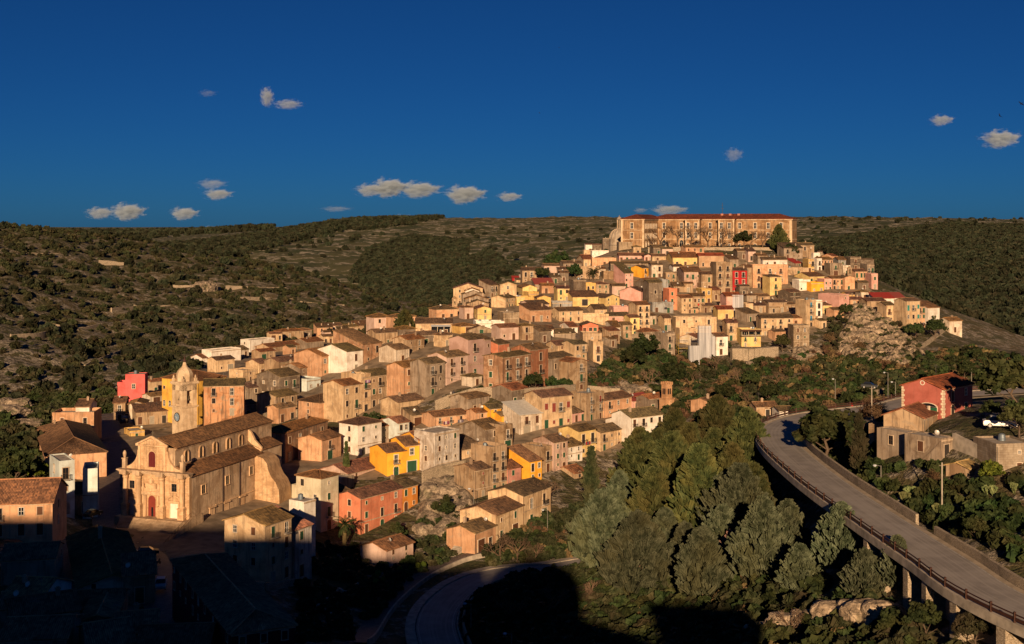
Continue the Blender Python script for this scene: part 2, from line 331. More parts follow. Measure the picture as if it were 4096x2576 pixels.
MT = dict(plaster=m_plaster('plaster'), ashlar=m_plaster('ashlar', True), tiles=m_tiles('roof_tiles'), tint=m_tint('painted'), metal=m_tint('painted_metal', 0.45, 0.3), cloth=m_tint('cloth', 0.9),
          ground=m_ground('hillside'), rock=m_rock('limestone', (0.36, 0.29, 0.215), (0.14, 0.11, 0.082), green=0.45), palerock=m_rock('pale_limestone', (0.46, 0.36, 0.255), (0.17, 0.13, 0.092), 0.55), townground=m_plain('trodden_ground', (0.26, 0.20, 0.14), 0.95, var=0.55, sc=0.35), drystone=m_drystone('dry_stone'), rubble=m_drystone('rubble_stone', 0.7), road=m_road('asphalt'), cobble=m_cobble('cobbles'),
          glass=m_glass('window_glass'), net=m_net('scaffold_net'), bark=m_plain('bark', (0.12, 0.085, 0.06), 0.9), twig=m_plain('twigs', (0.13, 0.085, 0.055), 0.9), concrete=m_plain('concrete', (0.44, 0.385, 0.32), 0.9, var=0.45, sc=0.8),
          conifer=m_leaf('conifer_needles', (0.034, 0.044, 0.024), (0.098, 0.112, 0.070), (0.076, 0.080, 0.040)), pine=m_leaf('pine_needles', (0.030, 0.040, 0.014), (0.075, 0.082, 0.028), (0.085, 0.075, 0.025)),
          leaf=m_leaf('broad_leaves', (0.014, 0.024, 0.008), (0.038, 0.052, 0.016), (0.052, 0.050, 0.018)), scrub=m_leaf('scrub_leaves', (0.018, 0.024, 0.010), (0.044, 0.048, 0.021), (0.062, 0.050, 0.027)),
          ivy=m_leaf('ivy_leaves', (0.012, 0.024, 0.008), (0.030, 0.048, 0.013), (0.040,0.044,0.016)), dryleaf=m_leaf('dry_stalks', (0.085, 0.056, 0.030), (0.150, 0.098, 0.050)), lime=m_leaf('bright_leaves', (0.055, 0.085, 0.012), (0.12, 0.15, 0.02)),
          forest=m_leaf('forest_leaves', (0.012, 0.018, 0.010), (0.032, 0.038, 0.020), (0.040, 0.036, 0.020)), cactus=m_leaf('cactus_pads', (0.10, 0.13, 0.05), (0.17, 0.19, 0.08)), blossom=m_leaf('blossom', (0.26, 0.15, 0.13), (0.17, 0.10, 0.08)))

# ------------------------------------------------------------------ mesh helpers
class MB:
    def __init__(s): s.v, s.f, s.m, s.uv = [], [], [], []
    def face(s, pts, mi=0, uv=None):
        i = len(s.v); s.v += [tuple(p) for p in pts]; s.f.append(tuple(range(i, i + len(pts)))); s.m.append(mi); s.uv.append(uv)
    def box(s, x0, x1, y0, y1, z0, z1, mi=0, skip=''):
        a = [(x0,y0,z0),(x1,y0,z0),(x1,y1,z0),(x0,y1,z0),(x0,y0,z1),(x1,y0,z1),(x1,y1,z1),(x0,y1,z1)]
        for k, q in (('b',(3,2,1,0)),('t',(4,5,6,7)),('f',(0,1,5,4)),('k',(2,3,7,6)),('l',(3,0,4,7)),('r',(1,2,6,5))):
            if k in skip: continue
            p = [a[j] for j in q]
            u = 0 if k in 'fktb' else 1
            s.face(p, mi, [((c[u] + (0 if k != 'x' else 0)), c[2] if k in 'fklr' else c[1]) for c in p])
    def bar(s, a, b, r, n=4, mi=0, r2=None):
        a, b = Vector(a), Vector(b); d = (b - a); 
        if d.length < 1e-6: return
        d.normalize(); u = d.orthogonal().normalized(); w = d.cross(u); r2 = r if r2 is None else r2
        A = [a + (u * math.cos(2 * math.pi * k / n) + w * math.sin(2 * math.pi * k / n)) * r for k in range(n)]
        B = [b + (u * math.cos(2 * math.pi * k / n) + w * math.sin(2 * math.pi * k / n)) * r2 for k in range(n)]
        for k in range(n): s.face([A[k], A[(k + 1) % n], B[(k + 1) % n], B[k]], mi)
        s.face(list(reversed(A)), mi); s.face(B, mi)
    def lathe(s, prof, n=12, c=(0, 0), mi=0, ang=2 * math.pi):
        for i in range(len(prof) - 1):
            (r0, z0), (r1, z1) = prof[i], prof[i + 1]
            for k in range(n):
                t0, t1 = ang * k / n, ang * (k + 1) / n
                q = [(c[0] + r0 * math.cos(t0), c[1] + r0 * math.sin(t0), z0), (c[0] + r0 * math.cos(t1), c[1] + r0 * math.sin(t1), z0),
                     (c[0] + r1 * math.cos(t1), c[1] + r1 * math.sin(t1), z1), (c[0] + r1 * math.cos(t0), c[1] + r1 * math.sin(t0), z1)]
                if r0 < 1e-5: q = q[1:]
                elif r1 < 1e-5: q = q[:3]
                s.face(q, mi)
    def prism(s, poly, y0, y1, mi=0, axis='y'):
        """extrude an (x,z) outline along y"""
        f = (lambda p, y: (p[0], y, p[1])) if axis == 'y' else (lambda p, y: (y, p[0], p[1]))
        s.face([f(p, y0) for p in poly], mi, [tuple(p) for p in poly]); s.face([f(p, y1) for p in reversed(poly)], mi, [tuple(p) for p in reversed(poly)])
        n = len(poly)
        for k in range(n): s.face([f(poly[k], y1), f(poly[(k + 1) % n], y1), f(poly[(k + 1) % n], y0), f(poly[k], y0)], mi)
    def mesh(s, name, mats, smooth=False):
        me = bpy.data.meshes.new(name); me.from_pydata(s.v, [], s.f)
        for x in mats: me.materials.append(MT[x] if isinstance(x, str) else x)
        if any(s.m): me.polygons.foreach_set('material_index', s.m)
        if any(u is not None for u in s.uv):
            lay = me.uv_layers.new(name='UVMap'); arr = []
            for f, u in zip(s.f, s.uv): arr += [c for p in (u if u is not None else [(0, 0)] * len(f)) for c in p[:2]]
            lay.data.foreach_set('uv', arr)
        if smooth: me.polygons.foreach_set('use_smooth', [True] * len(s.f))
        me.update(); return me
def OB(name, me, parent=None, loc=None, rz=0.0, sc=None, color=None):
    o = bpy.data.objects.new(name, me); COL.objects.link(o)
    if parent is not None: o.parent = parent
    if loc is not None: o.location = loc
    if rz: o.rotation_euler = (0, 0, rz)
    if sc is not None: o.scale = sc if hasattr(sc, '__len__') else (sc,) * 3
    if color is not None: o.color = tuple(color) if len(color) == 4 else tuple(color) + (0.5,)
    return o
def TAG(o, label=None, cat=None, group=None, kind=None):
    if label: o['label'] = label
    if cat: o['category'] = cat
    if group: o['group'] = group
    if kind: o['kind'] = kind
    return o
def EM(name, label, cat, loc, rz=0.0, group=None):
    o = bpy.data.objects.new(name, None); COL.objects.link(o); o.location = loc; o.rotation_euler = (0, 0, rz); o.empty_display_size = 0.5
    return TAG(o, label, cat, group)
def np_mesh(name, V, F, mat, smooth=False):
    me = bpy.data.meshes.new(name); V = np.asarray(V, np.float32); F = np.asarray(F, np.int32); k = F.shape[1]
    me.vertices.add(len(V)); me.vertices.foreach_set('co', V.ravel()); me.loops.add(F.size); me.loops.foreach_set('vertex_index', F.ravel())
    me.polygons.add(len(F)); me.polygons.foreach_set('loop_start', np.arange(0, F.size, k, dtype=np.int32)); me.polygons.foreach_set('loop_total', np.full(len(F), k, np.int32))
    if smooth: me.polygons.foreach_set('use_smooth', np.ones(len(F), bool))
    me.materials.append(MT[mat] if isinstance(mat, str) else mat); me.update(calc_edges=True); me.validate(); return me

# ------------------------------------------------------------------ ground sheet
def fbm(x, y, sc, seed=0, oct=4):
    r = np.zeros_like(x); rs = np.random.RandomState(seed); amp = 1.0; tot = 0
    for o in range(oct):
        for k in range(3):
            a, p, q = rs.rand() * 6.283, rs.rand() * 6.283, rs.uniform(0.7, 1.3)
            r += amp * np.sin((x * math.cos(a) + y * math.sin(a)) * q / sc * 6.283 + p + 1.7 * np.sin((x * math.sin(a) - y * math.cos(a)) * q / sc * 4.1 + p * 2))
        tot += amp * 3; sc *= 0.48; amp *= 0.55
    return r / tot
def build_ground():
    u = np.linspace(-4.6, 4.6, 390); xs = 100 * np.sinh(u)
    ys = [-1500.0, -900, -500, -250, -120, -70, -40, -20]; y = 0.0
    while y < 12000: ys.append(y); y += 3.0 if y < 620 else 3.0 + (y - 620) * 0.018
    ys = np.array(ys); X, Y = np.meshgrid(xs, ys)
    Z = H(X, Y)
    far = np.clip((Y - 450) / 500, 0, 1); left = np.clip((-X - 0.16 * Y) / 60, 0, 1)
    Z += np.maximum(far, left * np.clip((Y - 330) / 100, 0, 1)) * (fbm(X, Y, 90, 3) * 5.0 + fbm(X, Y, 22, 5) * 1.6) * np.clip(2600 / np.maximum(Y, 1), 0.4, 1)
    n, mcol = X.shape; idx = np.arange(n * mcol).reshape(n, mcol)
    F = np.stack([idx[:-1, :-1], idx[:-1, 1:], idx[1:, 1:], idx[1:, :-1]], -1).reshape(-1, 4)
    me = np_mesh('ground', np.stack([X, Y, Z], -1).reshape(-1, 3), F, 'ground', True)
    return TAG(OB('ground', me), kind='structure')
build_ground()
def ribbon(pts, hw, dz=0.0, hw2=None):
    V, F, UV = [], [], []; s = 0
    for i, p in enumerate(pts):
        t = (pts[min(i + 1, len(pts) - 1)] - pts[max(i - 1, 0)]); t.z = 0; t.normalize(); n = Vector((t.y, -t.x, 0))
        a, b = p - n * hw, p + n * (hw2 or hw); V += [(a.x, a.y, a.z + dz), (b.x, b.y, b.z + dz)]
        UV.append(s); s += (pts[min(i + 1, len(pts) - 1)] - p).length
    mb = MB()
    for i in range(len(pts) - 1):
        mb.face([V[2 * i], V[2 * i + 1], V[2 * i + 3], V[2 * i + 2]], 0, [(0, UV[i]), (2 * hw, UV[i]), (2 * hw, UV[i + 1]), (0, UV[i + 1])])
    return mb
def offset(pts, d, dz=0.0):
    o = []
    for i, p in enumerate(pts):
        t = (pts[min(i + 1, len(pts) - 1)] - pts[max(i - 1, 0)]); t.z = 0; t.normalize(); o.append(Vector((p.x + t.y * d, p.y - t.x * d, p.z + dz)))
    return o
def wallstrip(pts, w, h, mat, name, base=-1.2):
    """a wall of width w and height h along a line"""
    mb = MB(); n = len(pts)
    for i in range(n - 1):
        a, b = pts[i], pts[i + 1]; t = (b - a); t.z = 0; t.normalize(); q = Vector((t.y, -t.x, 0)) * w / 2
        L, R = [(a - q, b - q), (a + q, b + q)]
        mb.face([L[0] + Vector((0, 0, h)), R[0] + Vector((0, 0, h)), R[1] + Vector((0, 0, h)), L[1] + Vector((0, 0, h))])
        mb.face([L[1] + Vector((0, 0, base)), L[0] + Vector((0, 0, base)), L[0] + Vector((0, 0, h)), L[1] + Vector((0, 0, h))])
        mb.face([R[0] + Vector((0, 0, base)), R[1] + Vector((0, 0, base)), R[1] + Vector((0, 0, h)), R[0] + Vector((0, 0, h))])
        if i == 0: mb.face([L[0] + Vector((0, 0, base)), R[0] + Vector((0, 0, base)), R[0] + Vector((0, 0, h)), L[0] + Vector((0, 0, h))])
        if i == n - 2: mb.face([R[1] + Vector((0, 0, base)), L[1] + Vector((0, 0, base)), L[1] + Vector((0, 0, h)), R[1] + Vector((0, 0, h))])
    return mb.mesh(name, [mat])

# ------------------------------------------------------------------ houses
REG = dict(A=(0,1500,.3962),B=(400,1400,.3963),C=(1100,1700,.3963),D=(0,2000,.3804),E=(700,1250,.3963),F=(1500,1250,.3963),G=(1700,1500,.4153),H=(1600,1050,.3963),I=(2300,780,.4153),
           J=(2400,1150,.3738),K=(3100,900,.4136),L=(3000,1400,.4551),M=(2900,1900,.4967),N=(1600,1900,.5399),P=(1100,2000,.3804),Q=(0,0,1.7017),
           a=(850,1950,.2642),b=(650,2150,.2814),c=(2300,920,.17175),d=(2650,920,.17175),e=(3000,920,.17175),f=(2300,1140,.17175),g=(2650,1140,.17175),h=(3000,1140,.17175),
           i=(3300,980,.2642),j=(1700,1080,.17175),k=(2050,1080,.2996),l=(1850,1280,.3687),m=(2200,1280,.3687),n=(0,1550,.4609),o=(0,2120,.5252))
CO = dict(st=(.43,.31,.20,.95),gr=(.33,.265,.205,.95),dk=(.20,.16,.125,.9),dkk=(.10,.075,.055,.6),cr=(.64,.475,.30,.65),wh=(.80,.76,.70,.22),wb=(.66,.58,.48,.6),wg=(.58,.54,.50,.75),ye=(.74,.555,.24,.3),yo=(.66,.43,.15,.45),yp=(.78,.46,.085,.3),brn=(.50,.27,.15,1.0),
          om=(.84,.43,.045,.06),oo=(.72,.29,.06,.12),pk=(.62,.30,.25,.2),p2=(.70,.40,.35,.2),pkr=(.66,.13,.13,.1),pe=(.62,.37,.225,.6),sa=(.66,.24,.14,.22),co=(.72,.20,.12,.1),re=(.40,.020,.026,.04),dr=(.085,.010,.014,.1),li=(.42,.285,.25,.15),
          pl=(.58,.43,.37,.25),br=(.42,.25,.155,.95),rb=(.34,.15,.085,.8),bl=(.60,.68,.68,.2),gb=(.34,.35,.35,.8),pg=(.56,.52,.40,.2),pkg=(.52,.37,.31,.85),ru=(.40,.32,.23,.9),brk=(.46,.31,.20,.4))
RT = dict(n=(1,1,1),L=(2.1,2.0,1.85),o=(1.28,1.02,.8),d=(.72,.75,.78),r=(1.5,.62,.5),l=(1.3,1.25,1.15),g=(.85,.92,.85))  # L: tile tint lightened to stand in for ambient light on shaded roofs
SH = dict(g=(.022,.075,.042,.3),b=(.10,.045,.025,.3),r=(.22,.05,.04,.3),t=(.03,.22,.20,.3),c=(.04,.20,.32,.3),k=(.035,.03,.028,.3),y=(.30,.27,.22,.3))
def frame_ring(mb, w, h, t, d, arch=False, mi=0):
    """stone surround of an opening w x h on the plane y=0, standing d proud"""
    if not arch:
        mb.box(-w/2-t, -w/2, -d, 0.02, -0.02, h, mi); mb.box(w/2, w/2+t, -d, 0.02, -0.02, h, mi); mb.box(-w/2-t-.04, w/2+t+.04, -d-.03, 0.02, h, h+t, mi); mb.box(-w/2-t-.05, w/2+t+.05, -d-.06, 0.02, -.02-t*.7, -.02, mi)
    else:
        s = h - w / 2; mb.box(-w/2-t, -w/2, -d, 0.02, 0, s, mi); mb.box(w/2, w/2+t, -d, 0.02, 0, s, mi)
        for k in range(8):
            a0, a1 = math.pi*k/8, math.pi*(k+1)/8
            q = [(math.cos(a)*r, s+math.sin(a)*r) for a, r in ((a0,w/2),(a0,w/2+t),(a1,w/2+t),(a1,w/2))]
            mb.prism(q, -d, 0.02, mi)
_WM = {}
def win_mesh(kind):
    if kind in _WM: return _WM[kind]
    W, Hh, arch = {'s':(.75,.9,0),'w':(1.1,1.65,0),'f':(1.2,2.35,0),'d':(1.25,2.35,0),'a':(1.5,2.6,1),'G':(2.6,2.7,0),'v':(.9,1.9,1)}[kind]
    mb = MB(); frame_ring(mb, W, Hh, .13, .10, arch)
    fr = mb.mesh('window_frame', ['tint'])
    p = MB()
    if arch:
        s = Hh - W/2; pts = [(-W/2,0),(W/2,0)] + [(math.cos(math.pi*k/8)*W/2, s+math.sin(math.pi*k/8)*W/2) for k in range(9)]
        p.face([(x,-.012,z) for x,z in pts], 0)
    else: p.box(-W/2, W/2, -.012, .01, 0, Hh, 0)
    for x in (-W/2+.05, 0, W/2-.05): p.box(x-.032, x+.032, -.05, .0, .02, (Hh if not arch else Hh-W/2), 1)
    for z in (.06, Hh*.5, Hh-.06 if not arch else Hh-W/2): p.box(-W/2+.1, W/2-.1, -.048, .0, z-.03, z+.03, 1)
    pane = p.mesh('window_pane', ['glass', 'tint'])
    q = MB()
    for sx in (-1, 1):
        q.box(min(0,sx*W/2)+.01, max(0,sx*W/2)-.01, -.06, 0.0, .01, (Hh if not arch else Hh-W*.25)-.01, 0)
        for z in np.arange(.15, Hh-.2, .3): q.box(min(0,sx*W/2)+.09, max(0,sx*W/2)-.09, -.08, -.05, z, z+.14, 0)
    shut = q.mesh('shutters', ['tint'])
    _WM[kind] = (fr, pane, shut, W, Hh); return _WM[kind]
def balcony_mesh(w):
    k = 'bal%d' % round(w*5)
    if k in _WM: return _WM[k]
    s = MB(); s.box(-w/2, w/2, -.85, .03, -.14, 0, 0)
    for x in (-w/2+.25, w/2-.25): s.prism([(-.02+x*0, -.14), (-.02, -.5), (-.6, -.14)], x-.09, x+.09, 0, 'x')
    r = MB()
    for x in np.arange(-w/2+.04, w/2, .16): r.box(x-.012, x+.012, -.82, -.796, 0, .92, 0)
    for y in np.arange(-.7, -.05, .18):
        for x in (-w/2+.03, w/2-.03): r.box(x-.012, x+.012, y-.012, y+.012, 0, .92, 0)
    r.box(-w/2, w/2, -.84, -.78, .92, .97, 0); r.box(-w/2, -w/2+.05, -.84, 0, .92, .97, 0); r.box(w/2-.05, w/2, -.84, 0, .92, .97, 0)
    _WM[k] = (s.mesh('balcony_slab', ['concrete']), r.mesh('balcony_railing', ['metal'])); return _WM[k]
def small_meshes():
    d = MB(); d.lathe([(0.0,-.02),(.2,.02),(.36,.09),(.42,.14)], 12); d.bar((0,0,0),(.0,.0,-.5),.02); dish = d.mesh('satellite_dish', ['metal'])
    a = MB(); a.bar((0,0,0),(0,0,2.6),.03); 
    for z,w in ((2.5,.5),(2.3,.65),(2.1,.8)): a.bar((-w,0,z),(w,0,z),.015)
    a.bar((0,-.6,2.3),(0,.6,2.3),.018); ant = a.mesh('antenna', ['metal'])
    c = MB(); c.box(-.3,.3,-.25,.25,-.6,1.1,0); c.box(-.38,.38,-.33,.33,1.1,1.22,0); c.box(-.2,.2,-.15,.15,1.22,1.4,0); chim = c.mesh('chimney', ['plaster'])
    t = MB(); t.lathe([(0,0),(.55,0),(.58,.1),(.55,.2),(.58,.3),(.55,.4),(.58,.5),(.55,.6),(.5,1.0),(.2,1.15),(0,1.15)], 12); tank = t.mesh('water_tank', ['metal'])
    ac = MB(); ac.box(-.42,.42,-.3,0,0,.6,0); ac.lathe([(.24,0),(.24,.03),(0,.03)],10); acm = ac.mesh('air_conditioner', ['tint'])
    return dict(dish=dish, ant=ant, chim=chim, tank=tank, ac=acm)
SM = small_meshes()
def slope(mb, a, b, c, d, t=.15, corr=0.0, flip=False):
    """one roof plane: eave a-b, ridge d-c"""
    a, b, c, d = map(Vector, (a, b, c, d)); eu = (b - a).length; sl = ((d - a).length + (c - b).length) / 2
    nrm = (b - a).cross(d - a); nrm = nrm.normalized() if nrm.length > 1e-6 else (b - a).cross(c - a).normalized()
    if nrm.z < 0: nrm = -nrm
    def q(p): return p + nrm * t
    if corr > 0:
        n = max(2, int(eu / .13)); 
        for k in range(n):
            t0, t1 = k / n, (k + 1) / n
            o0, o1 = (corr if k % 2 else -corr * .4), (corr if (k + 1) % 2 else -corr * .4)
            mb.face([q(a.lerp(b, t0)) + nrm * o0, q(a.lerp(b, t1)) + nrm * o1, q(d.lerp(c, t1)) + nrm * o1, q(d.lerp(c, t0)) + nrm * o0], 0, [(t0*eu, 0), (t1*eu, 0), (t1*eu, sl), (t0*eu, sl)])
    else: mb.face([q(a), q(b), q(c), q(d)], 0, [(0, 0), (eu, 0), (eu, sl), (0, sl)])
    mb.face([a, d, c, b], 0, [(0, 0), (0, sl), (eu, sl), (eu, 0)])
    for p0, p1 in ((a, b), (b, c), (c, d), (d, a)):
        if (p1 - p0).length > 1e-4: mb.face([p0, p1, q(p1), q(p0)], 0, [(0, 0), (.3, 0), (.3, .2), (0, .2)])
def roof_mb(L, W, h, kind, pitch=.33, corr=0.0, oh=.32):
    mb = MB(); gables = []
    x0, x1, y0, y1 = -oh, L + oh, -oh, W + oh; e = pitch * oh
    if kind == 'g':
        r = W / 2 * pitch; slope(mb, (x0,y0,h-e), (x1,y0,h-e), (x1,W/2,h+r), (x0,W/2,h+r), corr=corr); slope(mb, (x1,y1,h-e), (x0,y1,h-e), (x0,W/2,h+r), (x1,W/2,h+r), corr=corr)
        mb.bar((x0,W/2,h+r+.16),(x1,W/2,h+r+.16),.13,6); gables = [('x', 0, [(0,h),(W,h),(W/2,h+r)]), ('x', L, [(0,h),(W,h),(W/2,h+r)])]
    elif kind == 'x':
        r = L / 2 * pitch; slope(mb, (x0,y1,h-e), (x0,y0,h-e), (L/2,y0,h+r), (L/2,y1,h+r), corr=corr); slope(mb, (x1,y0,h-e), (x1,y1,h-e), (L/2,y1,h+r), (L/2,y0,h+r), corr=corr)
        mb.bar((L/2,y0,h+r+.16),(L/2,y1,h+r+.16),.13,6); gables = [('y', 0, [(0,h),(L,h),(L/2,h+r)]), ('y', W, [(0,h),(L,h),(L/2,h+r)])]
    elif kind == 's':
        r = W * pitch; slope(mb, (x0,y0,h-e), (x1,y0,h-e), (x1,y1,h+r+e), (x0,y1,h+r+e), corr=corr)
        gables = [('x', 0, [(0,h),(W,h),(W,h+r)]), ('x', L, [(0,h),(W,h),(W,h+r)]), ('y', W, [(0,h),(L,h),(L,h+r),(0,h+r)])]
    elif kind == 'h':
        q = min(L, W) / 2; r = q * pitch
        if L >= W: A, B = (q, W/2, h+r), (L-q, W/2, h+r)
        else: A, B = (L/2, q, h+r), (L/2, W-q, h+r)
        c = [(x0,y0,h-e),(x1,y0,h-e),(x1,y1,h-e),(x0,y1,h-e)]
        if L >= W: pl = [(c[0],c[1],B,A),(c[1],c[2],B,B),(c[2],c[3],A,B),(c[3],c[0],A,A)]
        else: pl = [(c[0],c[1],A,A),(c[1],c[2],B,A),(c[2],c[3],B,B),(c[3],c[0],A,B)]
        for p in pl: slope(mb, *p, corr=corr)
        for p0, p1 in ((A,B),(c[0],A),(c[3],A if L>=W else B),(c[1],B if L>=W else A),(c[2],B)): mb.bar(Vector(p0)+Vector((0,0,.15)), Vector(p1)+Vector((0,0,.15)), .12, 6)
    return mb, gables
_used = {}
HOUSES = {}
def frame_of(reg, xL, xM, xR, yb, ye, phi, hm=None, Y=None, d=None):
    ox, oy, k = REG[reg]; X = lambda v: ox + v * k; Yp = lambda v: oy + v * k
    px = X(xM); pe = Yp(ye)
    if Y: cx, cy = (px - HX) * Y / FPX, Y; z0 = (ZC - (Yp(yb) - HY) * Y / FPX) if yb is not None else Hs(cx, cy)
    elif yb is not None: cx, cy, z0 = hit(px, Yp(yb))
    else:
        cx, cy, _ = hit(px, pe, hm); z0 = Hs(cx, cy)
    h = ZC - (pe - HY) * cy / FPX - z0
    p = math.radians(phi); F = (math.sin(p), math.cos(p)); Lf = (-math.cos(p), math.sin(p))
    def ext(pxe, D):
        t = (pxe - HX) / FPX; den = D[0] - t * D[1]
        return (t * cy - cx) / den if abs(den) > 1e-4 else 0
    L = ext(X(xR), F); W = ext(X(xL), Lf) if abs(xL - xM) > 3 else 0
    L = min(max(L, 3.0), 45.0) if L > 0 else 8.0
    W = d or (min(max(W, 7.0), 15.0) if W > 0 else 9.0)
    return cx, cy, z0, h, F, Lf, L, W
def wall_part(name, L, W, h, zb, gables, mat, parent, color, parapet=0.0, x0=0., y0=0.):
    mb = MB()
    for a, b in (((0,0),(L,0)),((L,0),(L,W)),((L,W),(0,W)),((0,W),(0,0))):
        ln = math.hypot(b[0]-a[0], b[1]-a[1]); off = a[0] + a[1]
        mb.face([(a[0],a[1],zb),(b[0],b[1],zb),(b[0],b[1],h+parapet),(a[0],a[1],h+parapet)], 0, [(off,zb),(off+ln,zb),(off+ln,h+parapet),(off,h+parapet)])
    for ax, c, pts in gables:
        q = [((c,p[0],p[1]) if ax == 'x' else (p[0],c,p[1])) for p in pts]
        if (ax == 'x' and c == 0) or (ax == 'y' and c > 0): q = q[::-1]
        mb.face(q, 0, [(p[0],p[1]) for p in (pts if len(q) else pts)])
    if not gables or parapet:
        mb.face([(0,0,h),(L,0,h),(L,W,h),(0,W,h)], 0)
        if parapet:
            t = .22
            for (a0,a1,b0,b1) in ((0,L,0,t),(0,L,W-t,W),(0,t,t,W-t),(L-t,L,t,W-t)): mb.box(a0+.003, a1-.003, b0+.003, b1-.003, h-.05, h+parapet, 0, 'b')
    return OB(name, mb.mesh(name, [mat]), parent, color=color)
def add_window(par, kind, x, z, face, L, W, rng, shut=None, sc=1.0, bal=False, framecol=(.56,.46,.34,.4), pw=(.72,.70,.66,.2)):
    fr, pane, sh, w, hh = win_mesh(kind)
    if face == 'f': loc, rz = (x, 0, z), 0.0
    elif face == 'l': loc, rz = (0, W - x, z), -math.pi/2
    elif face == 'r': loc, rz = (L, x, z), math.pi/2
    nm = 'door' if kind in 'dG' else 'window'
    o = OB(nm, fr, par, loc, rz, sc, framecol)
    if shut: OB('shutter', sh, o, color=shut)
    else: OB('pane', pane, o, color=pw if rng.random() < .45 else (.10,.06,.04,.2))
    if bal:
        bw = 1.9 if kind != 'a' else 2.4; sl, ra = balcony_mesh(bw)
        b = OB('balcony', sl, par, loc, rz, sc); OB('railing', ra, b, color=(.05,.045,.042,.3))
    return o
PREV = []
def house(reg, xL, xM, xR, yb, ye, phi, col, roof, nf, nc, nl, label, opt=''):
    O = {}
    for w in opt.split(): O[w[0]] = w[1:]
    hm = None
    if isinstance(yb, str): hm = float(yb[1:]); yb = None
    cx, cy, z0, h, F, Lf, L, W = frame_of(reg, xL, xM, xR, yb, ye, phi, hm, float(O['Y']) if 'Y' in O else None, float(O['d']) if 'd' in O else None)
    if 'a' in O and PREV:                                  # built on to the end of the house before
        ax, ay, aL, aF = PREV[0]; qx, qy = ax+aF[0]*aL, ay+aF[1]*aL
        reg2 = REG[reg]; xm2 = (HX+qx*FPX/qy-reg2[0])/reg2[2]
        cx, cy, z0, h, F, Lf, L, W = frame_of(reg, xL, xm2, xR, None, ye, phi, None, qy, float(O['d']) if 'd' in O else PREV[1])
    if 'H' in O: h = float(O['H'])
    if 'q' in O: L = float(O['q'])
    PREV[:] = [(cx, cy, L, F), W]
    if 'k' in O: cx += Lf[0]*float(O['k']); cy += Lf[1]*float(O['k'])
    seed = int(cx * 37 + cy * 91) & 0xffff; rng = random.Random(seed)
    rz = math.pi/2 - math.radians(phi)
    cs = [(cx, cy), (cx+F[0]*L, cy+F[1]*L), (cx+Lf[0]*W, cy+Lf[1]*W), (cx+F[0]*L+Lf[0]*W, cy+F[1]*L+Lf[1]*W)]
    zb = min(float(v) for v in H(np.array([c[0] for c in cs]), np.array([c[1] for c in cs]))) - z0 - 1.0
    zb = min(zb, -0.4)
    root = EM('house', label, 'house', (cx, cy, z0), rz)
    color = CO[col]; jit = rng.uniform(.84, 1.08); color = tuple(c*jit for c in color[:3]) + (color[3],)
    near = cy < 330
    pitch = float(O['p']) if 'p' in O else rng.uniform(.27, .36)
    if roof == 'f':
        pp = float(O['e']) if 'e' in O else rng.choice((.35, .6, .9))
        wall_part('wall', L, W, h, zb, [], 'ashlar' if 'K' in O else 'plaster', root, color, parapet=pp)
        fr = MB(); fr.box(.25, L-.25, .25, W-.25, h-.1, h+.06, 0, 'b'); OB('roof', fr.mesh('roof', ['concrete']), root)
    else:
        mb, gab = roof_mb(L, W, h, roof, pitch, .05 if cy < 480 else 0.0)
        wall_part('wall', L, W, h, zb, gab, 'ashlar' if 'K' in O else 'plaster', root, color)
        rt = RT[O['R']] if 'R' in O else RT[rng.choice('nnnogld' if cy > 245 else 'lL')]  # near roofs in shadow take light tints in place of missing sky light
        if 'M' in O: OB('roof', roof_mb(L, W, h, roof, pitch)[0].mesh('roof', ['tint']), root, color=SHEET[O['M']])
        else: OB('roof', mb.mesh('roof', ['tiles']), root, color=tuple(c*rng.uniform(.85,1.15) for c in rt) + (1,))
        if rng.random() < .4 and 'M' not in O:
            OB('chimney', SM['chim'], root, (rng.uniform(.15,.85)*L, W*rng.uniform(.3,.7), h+W*.12), 0, 1, (.45,.34,.25,.7))
    # openings
    fh = h / max(nf, 1); sc = min(1.0, max(.6, fh / 3.3)); shc = SH[O['S']] if 'S' in O else None
    def pick():
        if shc: return shc if rng.random() < .8 else None
        r = rng.random()
        return SH['g'] if r < .12 else SH['b'] if r < .3 else SH['k'] if r < .36 else None
    fcol = rng.choice(((.60,.48,.35,.4), (.66,.56,.44,.3), (.46,.37,.28,.5))) if col not in ('wh','om','re') else (.66,.60,.52,.2)
    def fillface(face, ln, ncol):
        if ncol <= 0: return
        xs = [ln*(i+.5)/ncol + (rng.uniform(-.12,.12)*ln/ncol) for i in range(ncol)]
        for fl in range(nf):
            for i, x in enumerate(xs):
                z = fl*fh; r = rng.random(); up = nf - fl
                if face != 'f' and r < .25: continue
                if fl == 0 and nf > 1 and near is False and r < .25: continue
                if 'A' in O and (fl == int(O['A'] or 0)): add_window(root, 'v', x, z+.5, face, L, W, rng, pick(), sc, framecol=fcol); continue
                if fl == 0 and face == 'f':
                    kd = 'G' if (r < .12 and ln/ncol > 3.4) else 'a' if (r < .22 and near) else 'd' if r < .6 or ncol == 1 else 's'
                    add_window(root, kd, x, .1 if kd != 's' else 1.2, face, L, W, rng, SH[rng.choice('bkgyb')] if kd != 's' else pick(), sc, framecol=fcol)
                elif 'B' in O and face == 'f': add_window(root, 'f', x, z+.12, face, L, W, rng, pick(), sc, True, fcol)
                elif face == 'f' and r < .5 and fh > 2.5: add_window(root, 'f', x, z+.12, face, L, W, rng, pick(), sc, r < .34, fcol)
                elif r < .85: add_window(root, 'w', x, z+.9*sc, face, L, W, rng, pick(), sc, False, fcol)
                else: add_window(root, 's', x, z+1.3*sc, face, L, W, rng, pick(), sc, False, fcol)
    fillface('f', L, nc); fillface('l', W, nl)
